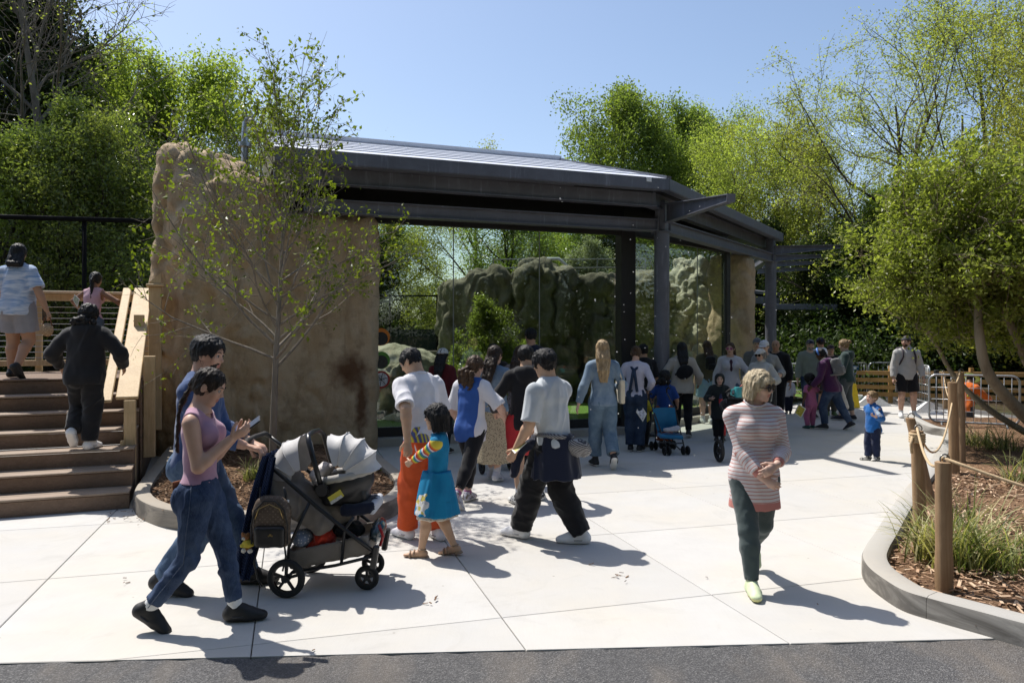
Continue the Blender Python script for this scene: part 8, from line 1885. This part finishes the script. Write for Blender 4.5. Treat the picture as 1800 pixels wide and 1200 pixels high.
# front face of the folded blanket seen from the side
b.grid(lambda u, v: V(bl(0, v)[0] - .02 + .15 * u * (.65 + .35 * math.sin(v * 3)), YN - .055 - .02 * math.sin(u * 12 + v * 2) - .01 * math.sin(u * 27), bl(0, v)[2] - .02 * u), 24, 26)
def fn_knit(t):
    w1 = t.n('ShaderNodeTexWave', {'Vector': t.map(t.coord(), (1, 1, 1)), 'Scale': 26.0, 'Distortion': 2.0, 'Detail Scale': 3.0}, bands_direction='DIAGONAL').outputs[1]
    t.bsdf(t.mix(w1, (.016, .026, .065), (.035, .055, .125)), .9, t.bump(w1, .8, .008), spec=.15); return t
tag(b.build('blanket', M('navy knit', fn_knit), None, True), 'navy knitted blanket draped over the stroller handle', 'blanket')
bp = thing('backpack', 'small brown patterned backpack with black pocket hanging behind the stroller', 'backpack', (0, 0, 0))
def fn_mono(t):
    w_ = t.coord(); v = t.n('ShaderNodeTexVoronoi', {'Vector': t.map(w_, (38, 38, 38), (0, R(45), 0)), 'Scale': 1.0, 'Randomness': .15}, distance='MANHATTAN').outputs['Distance']; n = t.noise(w_, 260, 2)
    t.bsdf(t.mix(t.ramp(v, [(.30, 1), (.36, 0), (.52, 0), (.58, 1)]), (.17, .13, .095), (.085, .058, .038)), .6, t.bump(n, .2, .002)); return t
bc = S(478, 915, 5.47); bax = [V(1, 0, 0), V(0, 1, 0), V(0, 0, 1)]
sd_('bag_body', M('monogram cloth', fn_mono), bp, [BX(bc + V(0, 0, -.04), (.135, .055, .145), .05), RC(bc + V(-.03, 0, .08), bc + V(.03, 0, .08), .105, .105, V(0, 1, 0), .52)], k=.03, disp=(.003, 6, (1, 1, 1)))
blkl = plain('black grained leather', (.014, .013, .012), .42, bump=.2, sc_=200)
sd_('front_pocket', blkl, bp, [BX(bc + V(.0, -.055, -.10), (.112, .030, .078), .028)], disp=(.002, 8, (1, 1, 1)))
b = MB(); b.tube([bc + V(x, -.058, z) for x, z in ((-.128, -.15), (-.13, -.02), (-.105, .09), (-.04, .155), (.04, .155), (.105, .09), (.13, -.02), (.128, -.15))], .006, 6); b.build('piping', blkl, bp, True)
gold = m_metal('brass', (.55, .40, .16), .3, 1.0, .1)
b = MB(); b.tube([bc + V(x, -.064, z) for x, z in ((-.10, .03), (-.075, .10), (0, .135), (.075, .10), (.10, .03))], .0035, 5); b.build('zip', gold, bp, True)
b = MB(); b.box(bc + V(.015, -.087, -.085), (.034, .003, .006)); b.box(bc + V(.015, -.087, -.079), (.014, .003, .012)); b.box(bc + V(.002, -.087, -.088), (.006, .003, .008)); b.box(bc + V(.028, -.087, -.088), (.006, .003, .008)); b.build('emblem', gold, bp)
for x in (-.08, .09):
    b = MB(); b.tube([bc + V(x, .03, .12), bc + V(x * 1.1 - .01, .045, .17), bc + V(x - .02, .05, .235)], .010, 6); b.build('strap', blkl, bp, True)
b = MB(); b.tube([bc + V(-.10, .03, -.17), bc + V(-.13, .0, -.30), bc + V(-.10, -.01, -.42), bc + V(-.07, 0, -.47)], .007, 6); b.tube([bc + V(.08, .03, -.17), bc + V(.10, .0, -.26), bc + V(.08, -.01, -.36)], .007, 6); b.build('loose_strap', blkl, bp, True)
pt_ = thing('plush_toy', 'small yellow, brown and white plush toy dangling beside the brown backpack', 'plush toy', (0, 0, 0)); pc = S(435, 955, 5.44)
for nm, c_, prims in (('body', (.62, .50, .06), [EL(pc, (.035, .03, .035)), EL(pc + V(-.03, -.01, -.012), (.022, .018, .014)), EL(pc + V(.032, -.01, -.005), (.02, .018, .014))]), ('head', (.28, .12, .04), [EL(pc + V(-.012, 0, .048), (.030, .026, .026)), EL(pc + V(.008, 0, .065), (.012, .01, .016)), EL(pc + V(-.034, 0, .068), (.012, .01, .014))]), ('paws', (.65, .62, .55), [EL(pc + V(-.022, -.015, -.045), (.018, .018, .018)), EL(pc + V(.024, -.015, -.048), (.02, .018, .016)), EL(pc + V(-.02, -.022, .042), (.014, .010, .012))]), ('feet', (.26, .10, .035), [EL(pc + V(.0, .0, -.035), (.028, .02, .014))])):
    sd_(nm, m_fabric('plush %s' % nm, c_), pt_, prims, .004, .008, disp=(.002, 40, (1, 1, 1)))
wb = thing('water_bottle', 'small clear water bottle with a blue and yellow label in the backpack side pocket', 'bottle', S(505, 905, 5.50))
b = MB(); b.tube([V(0, 0, -.10), V(0, 0, .05), V(0, 0, .08), V(0, 0, .095)], [.026, .026, .013, .012], 14); b.build('bottle', MATS['clear bottle'], wb, 'auto')
b = MB(); b.tube([V(0, 0, .095), V(0, 0, .11)], .014, 12); b.build('cap', wf_, wb, 'auto')
b = MB(); b.tube([V(0, 0, -.035), V(0, 0, .03)], .0268, 14, cap=False); b.build('bottle_label', M('blue yellow label', lambda t: t.bsdf(t.ramp(t.n('ShaderNodeSeparateXYZ', {0: t.coord('Generated')}).outputs[2], [(0, (.04, .15, .5)), (.45, (.62, .45, .05)), (.7, (.04, .2, .6))], 'CONSTANT'), .4).id_data and t), wb, True)
tag(sd_('red_bag', m_fabric('red nylon', (.50, .035, .015), rough=.5), None, [EL(S(562, 955) + FARV * .3, (.085, .10, .075)), EL(S(550, 968) + FARV * .3, (.09, .10, .05))], .008, disp=(.012, 8, (1, 1, 1)), ridge=.7), 'crumpled red nylon bag in the stroller basket', 'bag')
tag(sd_('polka_pillow', M('polka cloth', lambda t: t.bsdf(t.ramp(t.n('ShaderNodeTexVoronoi', {'Vector': t.coord(), 'Scale': 48.0, 'Randomness': .2}).outputs['Distance'], [(.28, (.55, .56, .58)), (.34, (.16, .20, .28))]), .9).id_data and t), None, [EL(S(524, 952) + FARV * .25, (.075, .10, .07))], .008, disp=(.006, 8, (1, 1, 1))), 'grey blue polka dot pillow in the back of the stroller basket', 'pillow')
tag(sd_('dark_jacket', blackc, None, [EL(S(600, 945) + FARV * .5, (.13, .14, .06))], .009, disp=(.01, 8, (1, 1, 1))), 'crumpled black jacket in the stroller basket beside the red bag', 'jacket')
# light blue pushchair by the column
pc_ = thing('pushchair', 'folding pushchair with a bright blue sling seat standing before the steel column', 'pushchair', (0, 0, 0)); alu = m_metal('pushchair tube', (.05, .055, .065), .35, .5)
blue = m_fabric('bright blue nylon', (.015, .16, .34), rough=.5); Yp = 12.15
q = lambda px, py, dy=0.0: P(px, py, Yp + dy)
for a in ([q(1141, 700, .1), q(1148, 720, .05), q(1176, 797, -.25)], [q(1172, 690, .15), q(1186, 717, .1), q(1204, 791, -.2)], [q(1150, 712), q(1153, 760, .2), q(1151, 787, .3)], [q(1186, 714), q(1184, 760, .3), q(1181, 782, .4)], [q(1158, 757), q(1196, 790, -.2)], [q(1150, 784, .3), q(1181, 782, .35)], [q(1176, 780, -.2), q(1202, 778, -.2)]):
    b = MB(); b.tube(a, .011, 7); b.build('frame_tube', alu, pc_, True)
for px, dx in ((1141, 1), (1172, 1)):
    b = MB(); p0_ = q(px, 700 if px < 1150 else 690, .1); b.tube([p0_, p0_ + V(.0, .0, .06), p0_ + V(.02, -.05, .09), p0_ + V(.03, -.09, .07)], .014, 7); b.build('grip', plain('foam grip', (.015, .014, .014), .8), pc_, True)
b = MB(); A, Bq, Cq, Dq = q(1147, 717), q(1186, 716), q(1192, 757, .08), q(1156, 760, .08)
def sling(u, v, o): p = (A * (1 - u) + Bq * u) * (1 - v) + (Dq * (1 - u) + Cq * u) * v; return p + V(0, .05 * math.sin(math.pi * u) + o, 0)
b.grid(lambda u, v: sling(u, v, 0), 10, 10); b.grid(lambda u, v: sling(1 - u, v, .012), 10, 10); b.build('back_sling', blue, pc_, True)
sd_('seat', blue, pc_, [BX((q(1178, 766, -.05)), (.19, .14, .035), .03, [nrm(V(1, 0, -.05)), V(0, 1, 0), V(.05, 0, 1)])], .012)
sd_('towel', m_fabric('pale towel', (.42, .42, .45)), pc_, [EL(q(1180, 755, -.12), (.12, .09, .035)), EL(q(1190, 752, -.1), (.06, .08, .04))], .012, disp=(.012, 9, (1, 1, 1)))
sd_('basket', blackc, pc_, [BX(q(1172, 782, .1), (.13, .10, .05), .03)], .014)
for px, py, dy in ((1172, 791, -.25), (1205, 786, -.2), (1149, 783, .3), (1181, 779, .4)):
    c = q(px, py, dy); c[2] = .075
    for o in (-.035, .035): wheel(c + V(o, 0, 0), .073, V(1, .25, 0), pc_, .03, 4)
# black jogging stroller behind the striped jumper
js = thing('stroller', 'black stroller with tall rear wheels and a teal cup, half hidden by the striped jumper', 'stroller', (0, 0, 0)); Yj = 11.6
q = lambda px, py, dy=0.0: P(px, py, Yj + dy)
for px in (1264, 1345):
    c = q(px, 800, -.3); c[2] = .17; wheel(c, .168, V(1, .12, 0), js, .055, 6)
redm = plain('red tube', (.35, .012, .015), .35)
for px, px2 in ((1278, 1268), (1331, 1341)):
    b = MB(); b.tube([q(px, 700), q(px - 2, 740), q(px2, 800, -.25)], .016, 8); b.build('frame_tube', sblack, js, True)
    b = MB(); b.tube([q(px - 3, 726, -.03), q(px - 4, 765, -.12)], .014, 8); b.build('red_trim', redm, js, True)
sd_('canopy', blackc, js, [RC(q(1284, 712, .1), q(1326, 712, .1), .16, .16, V(0, 0, 1), .75), BX(q(1305, 745, .15), (.20, .12, .22), .06)], .014, disp=(.010, 6, (1, 1, 1)))
sd_('console', blackc, js, [BX(q(1305, 694, -.02), (.23, .07, .035), .025)], .012)
b = MB(); b.tube([q(1276, 690), q(1283, 684, -.08), q(1328, 684, -.08), q(1335, 690)], .016, 8); b.build('push_bar', plain('foam grip', (.015, .014, .014), .8), js, True)
cu = thing('cup', 'teal tumbler with a handle and red straw on the black stroller', 'cup', q(1298, 690, -.1)); tealm = plain('teal enamel', (.045, .28, .30), .35)
b = MB(); b.tube([V(0, 0, -.07), V(0, 0, .07), V(0, 0, .085)], [.055, .066, .06], 18); b.tube([V(-.06, 0, .05), V(-.105, 0, .045), V(-.11, 0, -.03), V(-.06, 0, -.045)], .012, 8); b.build('tumbler', tealm, cu, 'auto')
b = MB(); b.tube([V(.02, 0, .08), V(.05, 0, .11), V(.09, 0, .135)], .010, 6); b.build('straw', plain('coral straw', (.55, .12, .10), .4), cu, True)
# dark pushchair among the crowd at the glass
dp = thing('pushchair', 'dark pushchair half hidden between the speckled skirt and the black hoodie', 'pushchair', (0, 0, 0)); q = lambda px, py, dy=0.0: P(px, py, 10.3 + dy)
for px, dy in ((847, 0), (897, .3)):
    c = q(px, 815, dy); c[2] = .11; wheel(c, .108, V(1, .35, 0), dp, .04, 5)
sd_('seat', blackc, dp, [BX(q(872, 775, .4), (.17, .16, .20), .08)], .016, disp=(.008, 6, (1, 1, 1)))
for px, dy in ((850, .05), (894, .3)):
    b = MB(); b.tube([q(px, 813, dy), q(px + 3, 770, dy + .1), q(px + 2, 722, dy - .15)], .014, 8); b.build('frame_tube', sblack, dp, True)
b = MB(); b.tube([q(852, 722, -.1), q(896, 722, .15)], .015, 8); b.build('push_bar', sblack, dp, True)
